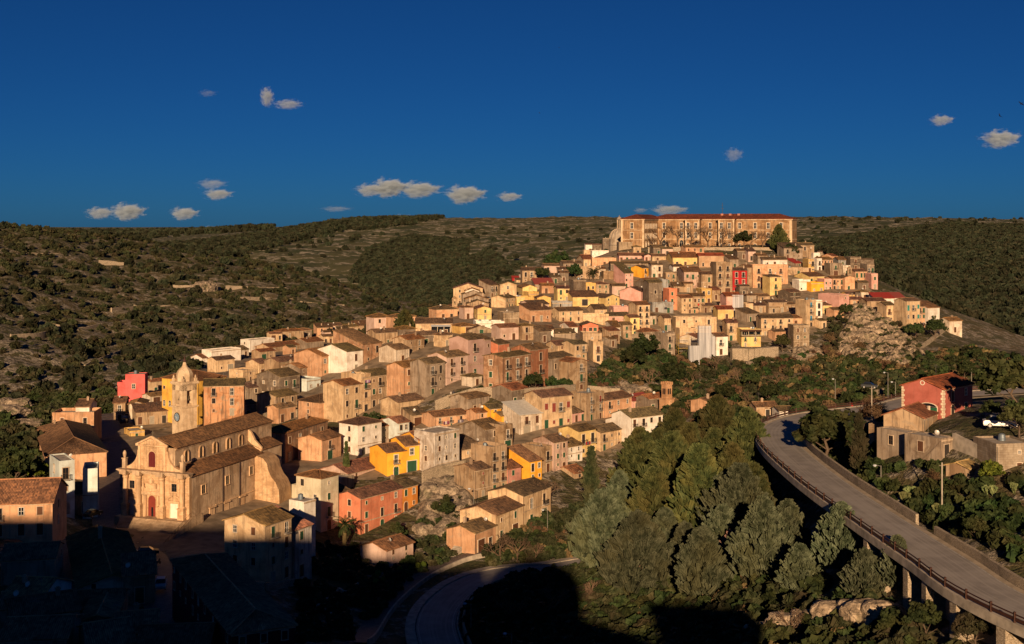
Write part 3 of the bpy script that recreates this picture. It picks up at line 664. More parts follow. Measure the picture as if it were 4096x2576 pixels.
    if 'x' in O: fillface('r', W, int(O['x']))
    # trim
    if rng.random() < .65 and roof != 'x':
        mb = MB(); mb.box(-.06, L+.06, -.12, -.003, h-.32, h-.04); OB('cornice', mb.mesh('cornice', ['plaster']), root, color=(.52,.42,.31,.5))
    if rng.random() < .5:
        mb = MB(); mb.bar((.12,-.08,zb+.8),(.12,-.08,h-.1),.055,5); OB('drainpipe', mb.mesh('drainpipe', ['metal']), root, color=rng.choice(((.10,.06,.045,.3),(.2,.18,.16,.3))))
    if nf >= 2 and rng.random() < .35:
        mb = MB(); mb.box(-.02, L+.02, -.07, -.003, fh-.1, fh+.1); OB('string_course', mb.mesh('string_course', ['plaster']), root, color=(.50,.40,.30,.5))
    zt = h + (.1 if roof == 'f' else W*.1)
    if rng.random() < .22 or 'D' in O: OB('satellite_dish', SM['dish'], root, (rng.uniform(.1,.9)*L, W*.2, zt+.8), 0, 1.0, (.55,.53,.5,.3)).rotation_euler = (math.radians(60), 0, rng.uniform(-1,1))
    if rng.random() < .3: OB('antenna', SM['ant'], root, (rng.uniform(.2,.8)*L, W*.5, zt+.3), rng.uniform(0,3), 1.0, (.16,.15,.14,.3))
    if (roof == 'f' and rng.random() < .25) or 'T' in O: OB('water_tank', SM['tank'], root, (rng.uniform(.2,.8)*L, W*.6, h+.05), 0, 1.0, (.16,.20,.24,.3))
    HOUSES[label] = (root, L, W, h, zb)
    return root, L, W, h, zb
SHEET = dict(r=(.30,.035,.028,.3), g=(.50,.49,.46,.3), d=(.26,.06,.05,.3), b=(.12,.07,.05,.3))

# rows: zoom window, left / corner / right edge, foot, eave, direction of the front, colour, roof, floors, columns front and side | label | options
ROWS = '''
C 215 462 640 1085 540 33 pg h 4 1 2|tall grey-green house with hipped tile roof just right of the church buttress|Ro
C 190 335 462 800 650 33 pg f 1 1 0|low flat-roofed terrace block joined to the grey-green house by the buttress|d5
a 1290 1385 1560 1060 225 33 wh f 1 0 0|narrow windowless white tower block beside the grey-green house|d4 e.1
a 1195 1235 1500 1400 645 27 wg s 3 1 0|white-grey house half in shadow, at the right end of the terrace row below the church|d8
a 270 795 1195 1500 575 27 cr g 4 2 2|cream house with two doors onto the sunlit terrace below the church flank|d9
C 750 862 1285 1110 742 35 sa g 3 3 1|long salmon-red house with small white windows above the palm tree|Rd
C 1100 1280 1440 985 635 35 oo g 2 2 0|deep orange house attached to the right end of the salmon-red house|Rd a
C 640 650 760 950 690 33 pl s 2 1 0|narrow pinkish-grey house squeezed between the grey-green and the salmon-red house|d6
C 640 650 800 +3 560 33 gr f 1 0 0|low grey flat shed behind the narrow pinkish-grey house|d5
C 1010 1125 1395 1440 1270 35 pl g 2 2 0|small pinkish house with a red-edged ledge standing alone above the round garden trees|Ro
N 447 555 710 595 432 31 pe g 1 2 0|low peach annex at the near end of the cream double house by the steps|
N 578 703 912 510 325 31 cr g 2 2 0|left half of the cream double house with brown roof above the bushes|d9 a H5.8
N 700 910 1118 445 255 31 cr g 2 2 0|right, higher half of the cream double house with brown roof|d9 a H7.2
C 955 1130 1315 525 280 55 om g 2 1 0|tall bright orange house with gabled end, tallest of the orange row|
C 1200 1315 1455 560 355 55 om g 2 1 0|bright orange house in the middle of the orange row, one window per floor|a H6.6
C 1330 1455 1590 570 350 55 om g 2 1 0|bright orange house with arched door at the right end of the orange row|a H7.4
C 600 735 1120 560 490 36 pl g 1 2 0|low pinkish house with a broad tile roof in front of the tall bright orange house|d9
C 1455 1615 1862 510 95 40 wg f 4 3 1|stained white-grey block with stepped roof at the right of the orange row|
G 375 480 640 1195 920 45 st g 3 1 0|stained beige house with red-brown shuttered balcony above the overgrown rocks|Sr
G 500 655 790 1160 800 45 st f 4 2 0|taller beige house with a water tank and stacked balconies above the overgrown rocks|B T a H10
G 700 800 925 1100 905 45 pk g 2 1 0|decaying pink house between the beige balcony house and the lone orange house|
G 900 1005 1125 1045 835 45 om g 2 2 1|lone bright orange house with a long roof, lowest on the slope|d15
G 1040 1130 1225 950 715 45 st f 2 1 0|roofless rubble-stone house right of the lone orange house|K
G 1130 1240 1375 930 650 45 pkg g 3 2 0|pinkish stained house with a green door, beside the small white house|Sg
G 1290 1380 1515 840 690 45 wh g 2 2 0|small white house with a terrace railing beside the yellow balcony house|
G 1330 1480 1645 800 545 45 ye g 2 2 0|yellow house with red laundry on its corner balcony|B
G 1590 1690 1900 745 555 45 cr g 2 3 0|cream house with awning balcony between the yellow house and the white house|
G 1780 1900 1975 640 460 55 wh g 2 1 0|narrow white house joined to the left end of the big white house by the cypress|
G 1930 1985 2290 700 410 55 wh g 3 4 0|big white house with wooden windows beside the dark cypress|d8
G 1280 1440 1555 1000 950 45 st g 1 1 0|small ruined house with tile roof at the foot of the lower row|
G 18 98 492 545 405 55 pe g 2 4 1|long peach house with three laundry balconies|Ro B
G 400 495 628 500 365 55 pe g 2 1 0|short peach house joined to the right end of the long peach house|Ro d5
G 545 625 735 475 325 55 om g 2 1 0|narrow orange house with brown framed windows in the upper orange pair|d5
G 640 738 915 505 395 55 om g 2 1 0|lower orange house of the upper orange pair, right of the narrow one|d5
G 850 915 1125 580 385 55 wb s 2 2 0|off-white house under a pale grey sheet roof|Mg d8
G 1020 1145 1415 540 320 55 cr g 2 4 0|cream house with long balconies and red shutters|Sr a H8.6
G 1330 1420 1550 465 370 42 p2 g 1 2 0|little pink house tucked below the three-storey balcony block|
G 1440 1555 1725 450 200 42 st f 3 2 0|three-storey beige block with red shutters and two long balconies|Sr B
G 1710 1725 1990 420 245 45 pe g 2 3 0|peach stained house with a long flower ledge left of the red sheet roof|
G 1900 2000 2185 350 250 45 p2 g 1 2 0|pink cottage under the red sheet roof, near the small crenellated tower|Md
F 845 1115 1290 1420 1180 40 gr g 2 1 0|grey block house with a bare rubble left wall below the long peach house|
F 1200 1300 1390 1400 1160 40 st f 2 1 0|narrow roofless stone house right of the grey block house|K
F 845 870 1140 1490 1385 45 cr s 1 2 0|low cream house with mossy shed roof below the grey block house|Rd
F 130 228 345 1330 1115 45 bl g 2 2 0|pale blue house beside the steep stone steps|
F -40 62 225 1330 1150 45 gr g 2 2 0|worn grey house joined to the left of the pale blue house|
E 1735 1845 2085 1450 1135 40 wh h 3 2 1|tall white house with hipped roof and blue railing, left of the pale blue house|Rd
E 1245 1455 1705 1120 910 38 pe h 3 2 1|square peach house with hipped roof left of the cream three-storey house|Rd
E 1495 1700 1880 1110 740 38 cr g 3 2 0|cream three-storey house with paired windows right of the square peach house|
E 1790 1885 1975 1040 720 38 cr f 3 1 0|narrow cream house with laundry hung under its roof|a H10.5
E 1870 1965 2180 1040 700 40 st g 3 3 0|weathered beige house of three floors in the middle street row|a H9.5
F 165 290 485 900 555 40 pe g 3 2 0|peach house with white ground floor beside the tall stained house|
F 380 530 705 860 520 40 gr g 3 2 0|tall stained grey house with few windows in the middle street row|
F 530 722 940 740 450 38 pl g 3 2 0|pale pink house with a big ground-floor arch and glazed corner window|
F 845 940 1105 720 405 38 li g 3 1 0|lilac house with one central balcony in the middle street row|Rd a H11.5
F 1010 1105 1165 700 392 38 li g 3 1 0|slim lilac wing between the lilac house and the brown palace|a H11
l 300 435 735 800 405 37 br g 3 3 1|brown peeling palace with six tall white windows and pediments|B Rg p.2
l 640 738 930 690 345 37 rb g 3 1 0|dark russet wing joined to the right of the brown peeling palace|Rg a H11
l 830 935 1190 690 455 37 gr g 2 2 0|grey stained house with a tiny roof hood right of the russet wing|a H8.5
m 190 245 405 790 458 52 st x 3 1 0|tall bare stone house end with a gable at the edge of the green slope|
H 568 708 803 +6 765 35 pk g 1 1 1|pink gabled house above the lilac house|
H 905 990 1100 +5 825 35 sa g 1 1 1|low coral-pink house above the brown palace|Rd
E 160 275 330 520 460 40 wh g 1 0 1|small white house at the far left end of the white roof terraces|
E 270 370 665 520 395 40 wh f 1 1 1|white flat-roofed house with a roof terrace on the left skyline|
E 660 760 1005 390 290 40 wh f 2 1 1|upper white block behind the flat white terrace house|
E 545 690 830 700 600 35 cr f 2 1 1|cream balcony house below the flat white terrace house|
E 750 850 945 +5 515 35 cr g 1 1 0|little cream gabled house behind the cream balcony house|
E 900 1050 1300 +5 500 35 st g 1 2 0|stone house with a wide brown roof in the middle of the left roofs|
E 1038 1060 1300 260 195 50 st h 1 1 0|lone low stone house at the top of the left roofs, against the hill|
E 810 960 1290 400 355 35 st g 1 3 0|broad orange-roofed stone house on the left skyline|Ro
E 1200 1330 1500 +4 300 40 gr g 1 0 0|stone gable house right of the broad orange-roofed house|Ro
E 1435 1735 1895 610 395 38 wh g 2 1 0|white-fronted house with one balcony and a large grey gable side|
E 1800 1900 2090 600 400 38 br s 2 2 0|brown house right of the white-fronted balcony house|a H7
E 1200 1480 1740 650 440 38 pe g 2 3 0|peach house with arched doors left of the white-fronted balcony house|Ro
E 825 1060 1260 900 650 36 dk g 2 2 2|dark stained house with roof terrace in the middle left of the town|
E 1080 1262 1395 690 560 36 gr g 2 2 1|grey house behind the dark stained roof-terrace house|
E 1240 1330 1470 800 690 36 bl f 1 2 0|small blue-white block right of the dark stained house|
E 275 290 695 1050 742 80 brn g 3 2 0|peeling brown house front with soot streaks right of the clock tower|Rd Y350 d8
E 955 1105 1540 1530 1220 20 br h 2 4 1|grey-brown palace with four tall framed windows directly behind the church|Ro
E 1330 1480 1675 1510 1290 25 pe g 2 1 0|peach annex with a plant balcony against the grey-brown palace|
B 540 985 1270 770 310 30 yp h 3 2 7|large yellow palace with a vast hipped roof behind the clock tower|Ro A1
B 160 175 365 600 355 85 pkr f 2 0 0|lower pink-red block with a walled terrace at the left edge of the town|d6 e1.
B 215 235 435 600 262 85 pkr f 2 1 0|upper pink-red room with a window at the left edge of the town|d5 k3 e.2
B 120 135 255 720 535 80 st g 2 1 0|small stone house with red door at the end of the dark street|
B 255 285 460 720 550 80 wb x 2 1 0|whitewashed gable house beside the yellow palace|
B 280 300 450 900 830 60 yo f 1 1 0|little ochre block with a grey roof behind the church pediment|
n 455 925 868 790 555 -24 pe h 2 6 0|long peach house with a huge tiled roof left of the dark street|d14 p.40 q44
n 430 452 815 420 245 85 pe f 2 2 0|peach terrace house behind the huge tiled roof|
n 480 640 760 420 175 85 wh g 1 1 0|white rooftop room with grey door on the left terrace house|k2
n 412 512 648 1112 652 58 bl f 3 1 1|pale blue-white modern house with air conditioners on its flat roof|d9 e.3
n 640 725 845 1112 705 74 bl f 2 0 0|lower pale blue wing with a roof terrace beside the dark street|d8 k-3.5
A 740 755 935 1400 1200 75 pe g 1 1 0|small peach house with a mural panel at the street corner below the blue-white house|
A -200 -120 530 1640 1310 80 pe g 2 3 0|peach house with stone balcony at the left edge, half in shadow|d14 p.4 x1
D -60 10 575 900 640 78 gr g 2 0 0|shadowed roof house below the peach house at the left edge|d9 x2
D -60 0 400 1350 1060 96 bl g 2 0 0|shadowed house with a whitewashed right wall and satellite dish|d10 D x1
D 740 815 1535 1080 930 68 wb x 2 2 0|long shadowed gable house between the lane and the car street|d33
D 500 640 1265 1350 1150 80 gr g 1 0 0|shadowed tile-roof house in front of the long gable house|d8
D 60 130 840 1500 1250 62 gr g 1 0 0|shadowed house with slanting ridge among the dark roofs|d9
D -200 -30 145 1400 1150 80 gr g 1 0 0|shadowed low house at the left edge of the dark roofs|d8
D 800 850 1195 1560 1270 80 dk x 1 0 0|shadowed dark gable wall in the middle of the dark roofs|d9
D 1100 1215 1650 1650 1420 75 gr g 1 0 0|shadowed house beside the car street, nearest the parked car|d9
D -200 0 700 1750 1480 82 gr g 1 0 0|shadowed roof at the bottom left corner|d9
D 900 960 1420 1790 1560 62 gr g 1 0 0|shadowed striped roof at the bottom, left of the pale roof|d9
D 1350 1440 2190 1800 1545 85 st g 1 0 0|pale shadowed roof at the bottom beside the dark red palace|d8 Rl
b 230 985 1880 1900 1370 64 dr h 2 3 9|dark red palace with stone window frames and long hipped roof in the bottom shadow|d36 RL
j 600 660 1345 810 430 88 cr x 3 2 0|big cream gable house at the left end of the upper town|d12
j 880 930 1265 +6 490 88 wh x 1 0 0|little white gable in front of the big cream gable house|
j 840 870 1400 +5 570 85 gr x 1 1 0|grey gable, third roof below the big cream gable house|d8
j 900 935 1480 +5 680 85 gr x 1 0 0|grey-brown gable above the yellow pediment house, upper of two|d8
j 940 975 1490 +4 790 85 st x 1 0 0|brown gable directly behind the yellow pediment house|d8
j 1130 1215 1550 1170 900 80 ye x 2 1 1|yellow house with white pediment and green shutter beside the sloping street|Sg
F 395 410 780 240 110 87 cr g 1 3 0|cream house with a long blank roof and a veranda next to the dark pine|Rd d9
j 660 830 1180 1500 1310 60 yo h 1 1 0|ochre house with hipped roof below the yellow pediment house|Ro
j 1170 1185 1560 1400 1245 80 wh f 1 1 0|left half of the white flat-roofed pair below the yellow pediment house|T
j 1550 1565 1850 1400 1235 80 wh f 1 0 0|right half of the white flat-roofed pair|
j 990 1005 1560 1500 1400 75 ru x 1 1 0|rubble gable house in front of the white flat-roofed pair|K
j 1690 1815 2195 1250 1010 75 ru f 2 0 0|tall blank ruin wall below the street with parked cars|K
j 1735 1745 2130 640 340 80 cr x 2 1 0|cream gable house with streaked wall right of the sloping street|
j 1370 1500 1720 650 350 45 gr s 2 2 0|grey balcony house at the top of the sloping street|B
j 1860 1875 2110 900 650 30 cr g 2 4 0|row house with a receding front along the sloping street|
j 2090 2130 2329 860 660 80 ye f 1 1 0|yellow flat house with green shutters beside the row house on the sloping street|Sg
k 60 135 328 330 235 80 ye x 1 0 0|pale yellow blank gable high on the left of the upper town|
k 285 300 550 260 190 80 gr s 1 2 0|low barn under a dark red sheet roof among trees|Md
k 90 100 195 120 55 80 wh x 1 0 0|tiny white gable cabin at the upper left, near the red awning|
k -15 0 95 140 110 80 re s 1 0 0|small red-roofed shelter at the upper left edge of the upper town|Mr
k 205 215 350 410 320 70 yo f 1 0 0|ochre windowless block with a dark doorway left of the orange-ochre gable|
k 25 50 250 490 385 80 yo f 1 1 0|long ochre terrace house with green window|Sg
k 315 330 513 480 370 80 yo x 1 0 0|orange-ochre blank gable house beside a dark bush|
k 590 598 760 425 245 80 ye g 2 2 0|upright ochre house with green shutters beside the overgrown slope|Sg
k 760 815 980 350 140 75 dk f 2 0 0|dark blank stone block below the palm of the upper town|K
k 970 980 1112 350 200 80 yo f 2 2 0|ochre house with a black balcony right of the dark stone block|
k 1100 1115 1290 330 190 75 st h 2 2 0|grey-ochre house with green shutters and hipped roof below the palm|Sg
k 795 805 1145 480 360 75 ye s 1 1 0|long yellow house with streaked back wall|
k 505 625 940 690 550 65 cr g 2 3 1|cream house with arched windows and a pinkish side below the streaked yellow house|A1
k 520 530 800 500 440 80 gb f 1 1 0|low grey-blue flat block behind the cream arched-window house|
k 1000 1100 1260 620 525 75 cr g 1 1 1|cream attic house with a roof terrace right of the arched-window house|Rd
k 920 935 1285 690 620 80 cr f 1 0 0|blank cream terrace wall below the cream attic house|e.9
k 10 40 550 868 800 78 wh g 1 2 0|long low white house with air conditioners on its front|
k 440 560 840 900 850 70 gr g 1 2 0|stone gable house right of the long low white house|
k 630 765 870 830 760 70 wh g 1 1 0|little white house beside the coral house|
f 400 710 1035 500 300 55 ye x 2 2 1|yellow gable house with green shutters above the pink house|Sg
f 1040 1540 1695 430 155 35 p2 g 3 1 0|house with a large dark blank gable and a narrow pink front|Rd
f 1250 1445 1745 1080 465 70 cr g 4 2 0|tall cream house with two white balconies above the ivy|B
f 740 790 1260 880 720 78 p2 g 1 2 0|pink house with two tiny windows and a broad brown roof|Rd
f 1150 1285 1505 1190 760 72 ye g 3 1 0|narrow yellow house between the pink house and the tall cream house|
f 880 895 1320 +5 520 80 p2 f 1 2 0|pink flat house with chimneys above the broad brown roof|
f 90 175 540 1140 940 85 co x 1 3 0|coral red house with three dark openings|Rd d9
f 100 175 615 1510 1150 85 st f 2 1 0|high stone wall house below the coral red house|k-1
m 455 468 575 455 262 80 cr f 2 1 0|slim cream house below the coral house, at the end of the lane|
f 545 905 1110 1160 985 75 wg g 2 2 0|grey-white house with a black balcony right of the coral house|Ro
f 1000 1115 1330 1240 935 75 st g 2 1 0|weathered house with one green shutter beside the narrow yellow house|Sg
f 555 630 900 1190 1080 78 st g 1 1 0|low stone house joined to the right of the high stone wall|
m -10 75 190 395 275 60 cr g 2 1 1|cream house above the tall bare stone house end|
m 180 260 400 450 265 55 cr g 2 2 0|cream house with railing above the green slope|
m 1130 1265 1355 410 160 60 gr f 3 1 0|grey cracked block house beside the dark ivy|
c 235 245 440 480 340 80 wh s 1 1 0|little white shed house at the top left below the dome|
c 405 420 640 480 345 85 dk g 1 2 0|dark house with tile roof left below the dome|
c 630 645 1000 490 195 85 dk f 2 3 0|tall dark stone house directly below the dome|
c 1010 1020 1340 510 320 85 ru f 1 0 0|windowless stone block at the foot of the great palace's left wing|K
c 200 395 985 680 485 85 wh f 1 3 0|white terrace house with a glazed porch below the dome|
c 390 400 960 850 690 85 pe f 1 1 0|peach basement floor below the white terrace house|
c 190 205 395 660 480 80 cr f 1 1 0|cream block with a dark loggia left of the white terrace house|
c 30 200 425 870 680 80 cr g 1 2 0|cream house with white windows at the upper left corner of the upper town|
c -10 35 560 1160 900 85 st f 1 2 0|wide stone wall house left of the palm in the upper town|
c 1010 1025 1615 745 595 87 p2 g 1 5 0|long pink house with five brown windows below the great palace|Sb
c 1600 1615 1790 730 600 85 p2 x 1 2 0|pink pediment wing at the right end of the long pink house|
c 1790 1800 2120 745 610 85 cr g 1 1 0|cream cottage right of the pink pediment wing|
c 790 830 1760 980 785 87 dk g 1 3 0|long dark house with two green shutters below the long pink house|Sg
c 1320 1560 1710 1140 880 45 om g 2 1 0|house with a bright orange side wall below the long dark house|
c 1760 1780 2040 1130 810 85 wb g 2 2 0|white-beige stained house right of the orange side wall|
c 900 1160 1355 1330 1005 70 p2 s 3 2 0|pink house with a grey-blue side wall right of the palm|
c 650 665 900 1160 1000 85 st f 1 0 0|windowless stone block between the palm and the pink house|K
c 1430 1700 2020 1514 1215 60 dk g 2 1 0|dark weathered house in the centre of the upper town|
d 30 235 830 850 640 85 ye g 1 3 0|pale yellow house with three green shutters on a white bracketed balcony|Sg
d 820 845 1425 870 600 88 brk g 1 3 0|brick-coloured house with three round-topped windows under the palace wall|A0 Rr
d 1310 1580 1775 900 680 70 gr g 1 1 0|grey house right of the brick-coloured house|
d 60 75 330 1250 1010 85 st f 2 2 0|beige house with a white glazed veranda and yellow awning|Sg
d 200 250 475 970 850 80 wh g 1 1 0|small white-grey house above the beige veranda house|
d 330 500 900 1340 975 85 pkg g 2 3 0|pinkish stained house with green shutters left of the balcony tower house|Sg
d 800 905 1235 1410 1030 82 st g 2 1 0|stained beige house with a green door, left of the balcony tower house|Sg
d 1120 1250 1625 1490 790 82 st f 4 2 0|tall beige balcony tower house left of the crimson house|B
d 1600 1632 1968 1440 940 88 re g 3 2 0|crimson red house with white framed windows|Rd
d 1900 1975 2090 1370 870 60 st g 2 0 0|blank beige house end right of the crimson house|
e 50 60 885 1360 850 86 pe f 3 3 0|wide peach stained house with dark balcony windows right of the crimson house|B
e 180 295 870 850 690 84 wh g 1 3 0|white top-floor house standing above the wide peach house|
e 70 180 400 800 600 80 gr g 1 0 0|grey back house with ochre roof behind the white top-floor house|Ro
e 290 465 735 1520 1090 72 ye s 3 1 0|upright bright yellow house with green shutters below the wide peach house|Sg p.1
e 880 1055 1215 860 775 60 gr s 1 1 0|grey shed with a red roof under the palace's right corner|Mr
e 875 890 1360 1070 905 84 st f 1 1 0|low beige flat block below the red-roofed shed|
e 1350 1360 1480 1000 690 80 yo f 2 2 0|slim ochre house with tall slit windows|
e 1480 1555 1650 960 690 70 wh f 2 1 0|slim white house with balconies right of the ochre slit-window house|B
e 1460 1475 1635 690 570 80 wh f 1 1 0|white roof pavilion with openings on the right skyline|
e 1640 1925 2055 760 610 50 pe g 1 2 0|peach house with orange roof on the right skyline, the highest there|Ro
e 1640 1650 1930 910 690 65 pe g 2 4 0|peach house with many tall pale windows below the orange roof|Ro
e 1850 1865 2160 1070 790 80 gr f 2 1 0|square grey tower house on the right of the upper town|K
e 2040 2060 2235 860 690 80 gb g 1 1 0|bluish-white house behind the square grey tower house|Ro
e 1030 1390 1730 1250 1080 60 ye g 1 3 1|pale yellow house with a plain grey gable on its left|
e 1400 1420 1720 1480 1245 70 om f 1 2 0|orange balcony floor below the pale yellow house with grey gable|
e 1130 1145 1400 1450 1200 75 wh f 1 2 0|white house with classical door left of the orange balcony floor|
h 650 930 1180 390 165 50 dkk g 2 1 0|house with a black weathered gable wall|
e 1710 1730 1920 1410 1180 75 p2 f 2 2 0|pink house with roof terrace left of the bell-gable chapel|
e 1900 1920 2180 1410 1130 75 pe g 2 3 0|peach house with arched pediments beside the bell-gable chapel|
h 1110 1300 1540 990 370 65 cr f 4 1 0|tall cream house with blue and teal shutters stacked in a column|B Sc
h 1450 1540 1670 910 380 75 wh f 3 1 0|slim bright white house right of the teal-shuttered one|
h 250 260 1000 1190 770 84 cr g 3 4 0|long cream house row above the cliff with grey shutters|Sk
g 1490 1500 1750 1310 880 84 cr g 2 1 0|narrow cream house with one tall window left of the veranda house|Sk
g 1820 1840 2290 1440 1060 84 ye f 3 2 0|yellow veranda house with flower balconies above the stone terrace|B
h 900 1000 1300 960 770 80 pe g 1 2 0|peach upper house with an arched window above the twin-arch tower|Ro
h 985 1010 1385 1490 950 84 ru f 3 2 0|stone tower house with twin arched openings at the cliff edge|A2 K
h 1590 2075 2310 700 240 55 p2 f 3 1 0|pink house with a big bare grey side wall on the right of the upper town|
h 1670 1690 2000 670 470 75 ye g 1 2 0|yellow terrace house with striped awning left of the pink house with bare side|
h 300 425 860 650 405 78 st g 1 2 0|long stone house above the long cream row|
h 60 75 370 650 480 75 st g 1 1 0|small stone house with overgrown roof left of the long stone house|
h 420 440 680 650 520 80 ru g 1 1 0|low stone shed in front of the long stone house|
h 50 180 460 360 265 78 st g 1 1 0|stone cottage below the upright bright yellow house|
g 340 445 705 670 300 70 cr g 3 2 0|cream house with balcony laundry and an ochre side wall in mid upper town|
g 590 710 985 640 265 75 st g 2 3 0|beige house with a red cloth on its balcony|
g 870 905 1145 440 100 78 yo f 2 2 0|ochre house with tall framed window below the balcony tower house|
g 100 150 340 600 130 75 sa f 3 1 0|red-brown house with a green shutter and awning roof terrace|Sg
g 630 660 830 660 545 80 pe g 1 1 0|little peach hut roof below the red cloth house|
g 1270 1290 1655 810 565 82 ye g 1 1 0|cubic pale yellow house with an orange-brown roof|Rr
g 290 310 1260 1100 770 84 cr f 2 3 0|long cream palace front with pedimented windows behind the scaffolding|
g 380 395 790 1260 1040 80 cr f 1 1 0|cream blank block behind the scaffolding|
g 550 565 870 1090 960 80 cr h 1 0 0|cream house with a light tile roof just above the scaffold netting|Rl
J 1175 1245 1368 725 525 70 wh g 2 1 1|white house with two small balconies right of the scaffold netting|B
g 1920 1935 2110 670 450 80 cr f 1 1 0|cream house with one tall window right of the netted pink house|
g 1340 1480 1830 680 260 80 p2 g 2 0 0|pink house wrapped in scaffold netting|Rr
g -40 90 280 1514 1150 70 gr f 2 1 0|grey ruin block with balcony left of the yellow scaffold stairs|
f 1700 1720 2020 570 -60 75 dk g 2 1 0|tall dark stained house with a single shutter in the middle of the upper town|
f 2010 2025 2160 430 -100 80 gb f 2 0 0|narrow grey-blue house wall right of the tall dark stained house|
f 1780 1800 2290 660 420 80 gb f 1 2 0|grey ruin house with laundry below the narrow grey-blue wall|
f 2000 2080 2210 1070 770 75 cr g 1 2 0|cream house with red balcony left of the long cream palace front|
i 375 385 545 380 195 80 dk f 2 1 0|dark bare stone block topping the right end of the upper town|K
i 515 530 740 410 220 80 dk g 2 0 0|dark stone house with sloping roof at the right end of the upper town|
i 262 275 385 470 335 80 wb f 1 1 0|white-beige flat house beside the dark bare stone block|
i 400 455 635 600 400 72 pe g 2 3 0|peach house with green shutters above the white veranda posts|Sg
i 600 640 745 540 310 75 gr f 2 2 0|grey balcony house right of the peach house with green shutters|B
i 680 700 800 670 450 80 p2 f 2 1 0|last pink house at the right end of the upper town|
i 740 750 1045 +4 805 85 wh s 1 0 0|white barn with a bright red roof on the right spur|Mr
i 1035 1050 1210 +4 800 85 wh s 1 0 0|white shed right of the bright red roof barn|Md
i 1045 1235 1440 1300 850 65 cr g 3 3 0|cream house with long balconies and teal shutters on the right spur|St
i 1380 1415 1515 1240 930 70 pe g 3 2 0|peach house attached to the cream balcony house on the right spur|
i 1500 1560 1735 1210 950 60 wh s 2 0 0|plain white house stepping down the right spur|
i 1770 1885 2075 1330 1150 70 wb g 1 1 0|white garage house at the far right tip of the spur|
i 550 640 920 1020 850 75 st g 1 1 0|stone house on the cliff top left of the spur houses|
i 880 925 1050 1200 910 75 cr g 2 1 0|slim cream house above the cliff, left of the long-balcony house|
i 300 360 555 810 750 70 yo g 2 2 0|ochre house right of the pink house with bare grey side|
'''
def num(s): return s if s[0] == '+' else float(s)
for line in ROWS.strip().split('\n'):
    a, lab, opt = line.split('|'); t = a.split()
    house(t[0], float(t[1]), float(t[2]), float(t[3]), num(t[4]), float(t[5]), float(t[6]), t[7], t[8], int(t[9]), int(t[10]), int(t[11]), lab, opt)

# ------------------------------------------------------------------ houses on the right bench and chapels
CO.update(fr=(.50,.15,.12,.15), blk=(.40,.34,.27,.5))
ROWS2 = '''
L 1335 1703 1955 600 345 45 fr g 2 2 0|red farmhouse with red tile roof and white quoins beside the road bend|Rr p.36
L 1195 1395 1510 905 745 60 gr f 1 1 1|small concrete house with flat roof above the wooded slope|e.25
L 1510 1680 1800 970 790 55 gr f 1 1 1|right concrete block with flat roof joined to the small concrete house|e.2
L 1280 1530 1665 720 600 35 st g 1 0 0|old stone barn with a brown tile roof behind the concrete house|Ro p.4
L 1090 1190 1280 810 700 60 st f 1 1 0|roofless stone shed left of the concrete house|K d4
L 2150 2165 2500 1090 845 82 blk f 2 1 0|unplastered concrete block house at the right edge|K
L 1830 1930 2005 1110 1045 50 st g 1 0 0|tiny tile-roofed shed near the orange tree|d4
L 180 258 415 610 535 80 wh g 1 2 0|small white house with tile roof hidden behind the road bend|d5
L -10 55 240 600 500 80 st g 1 1 0|stone cottage left of the small white house behind the road|d5
J 1025 1190 1250 1320 1235 45 pe g 1 0 0|lone peach cottage among trees right of the crenellated tower|
j 370 500 885 1065 915 80 st x 1 1 0|small stone chapel with a bell gable at the left end of the upper town|Ro
i 285 300 450 700 490 72 pe x 1 1 0|peach chapel front with a bell gable at the right of the upper town|
'''
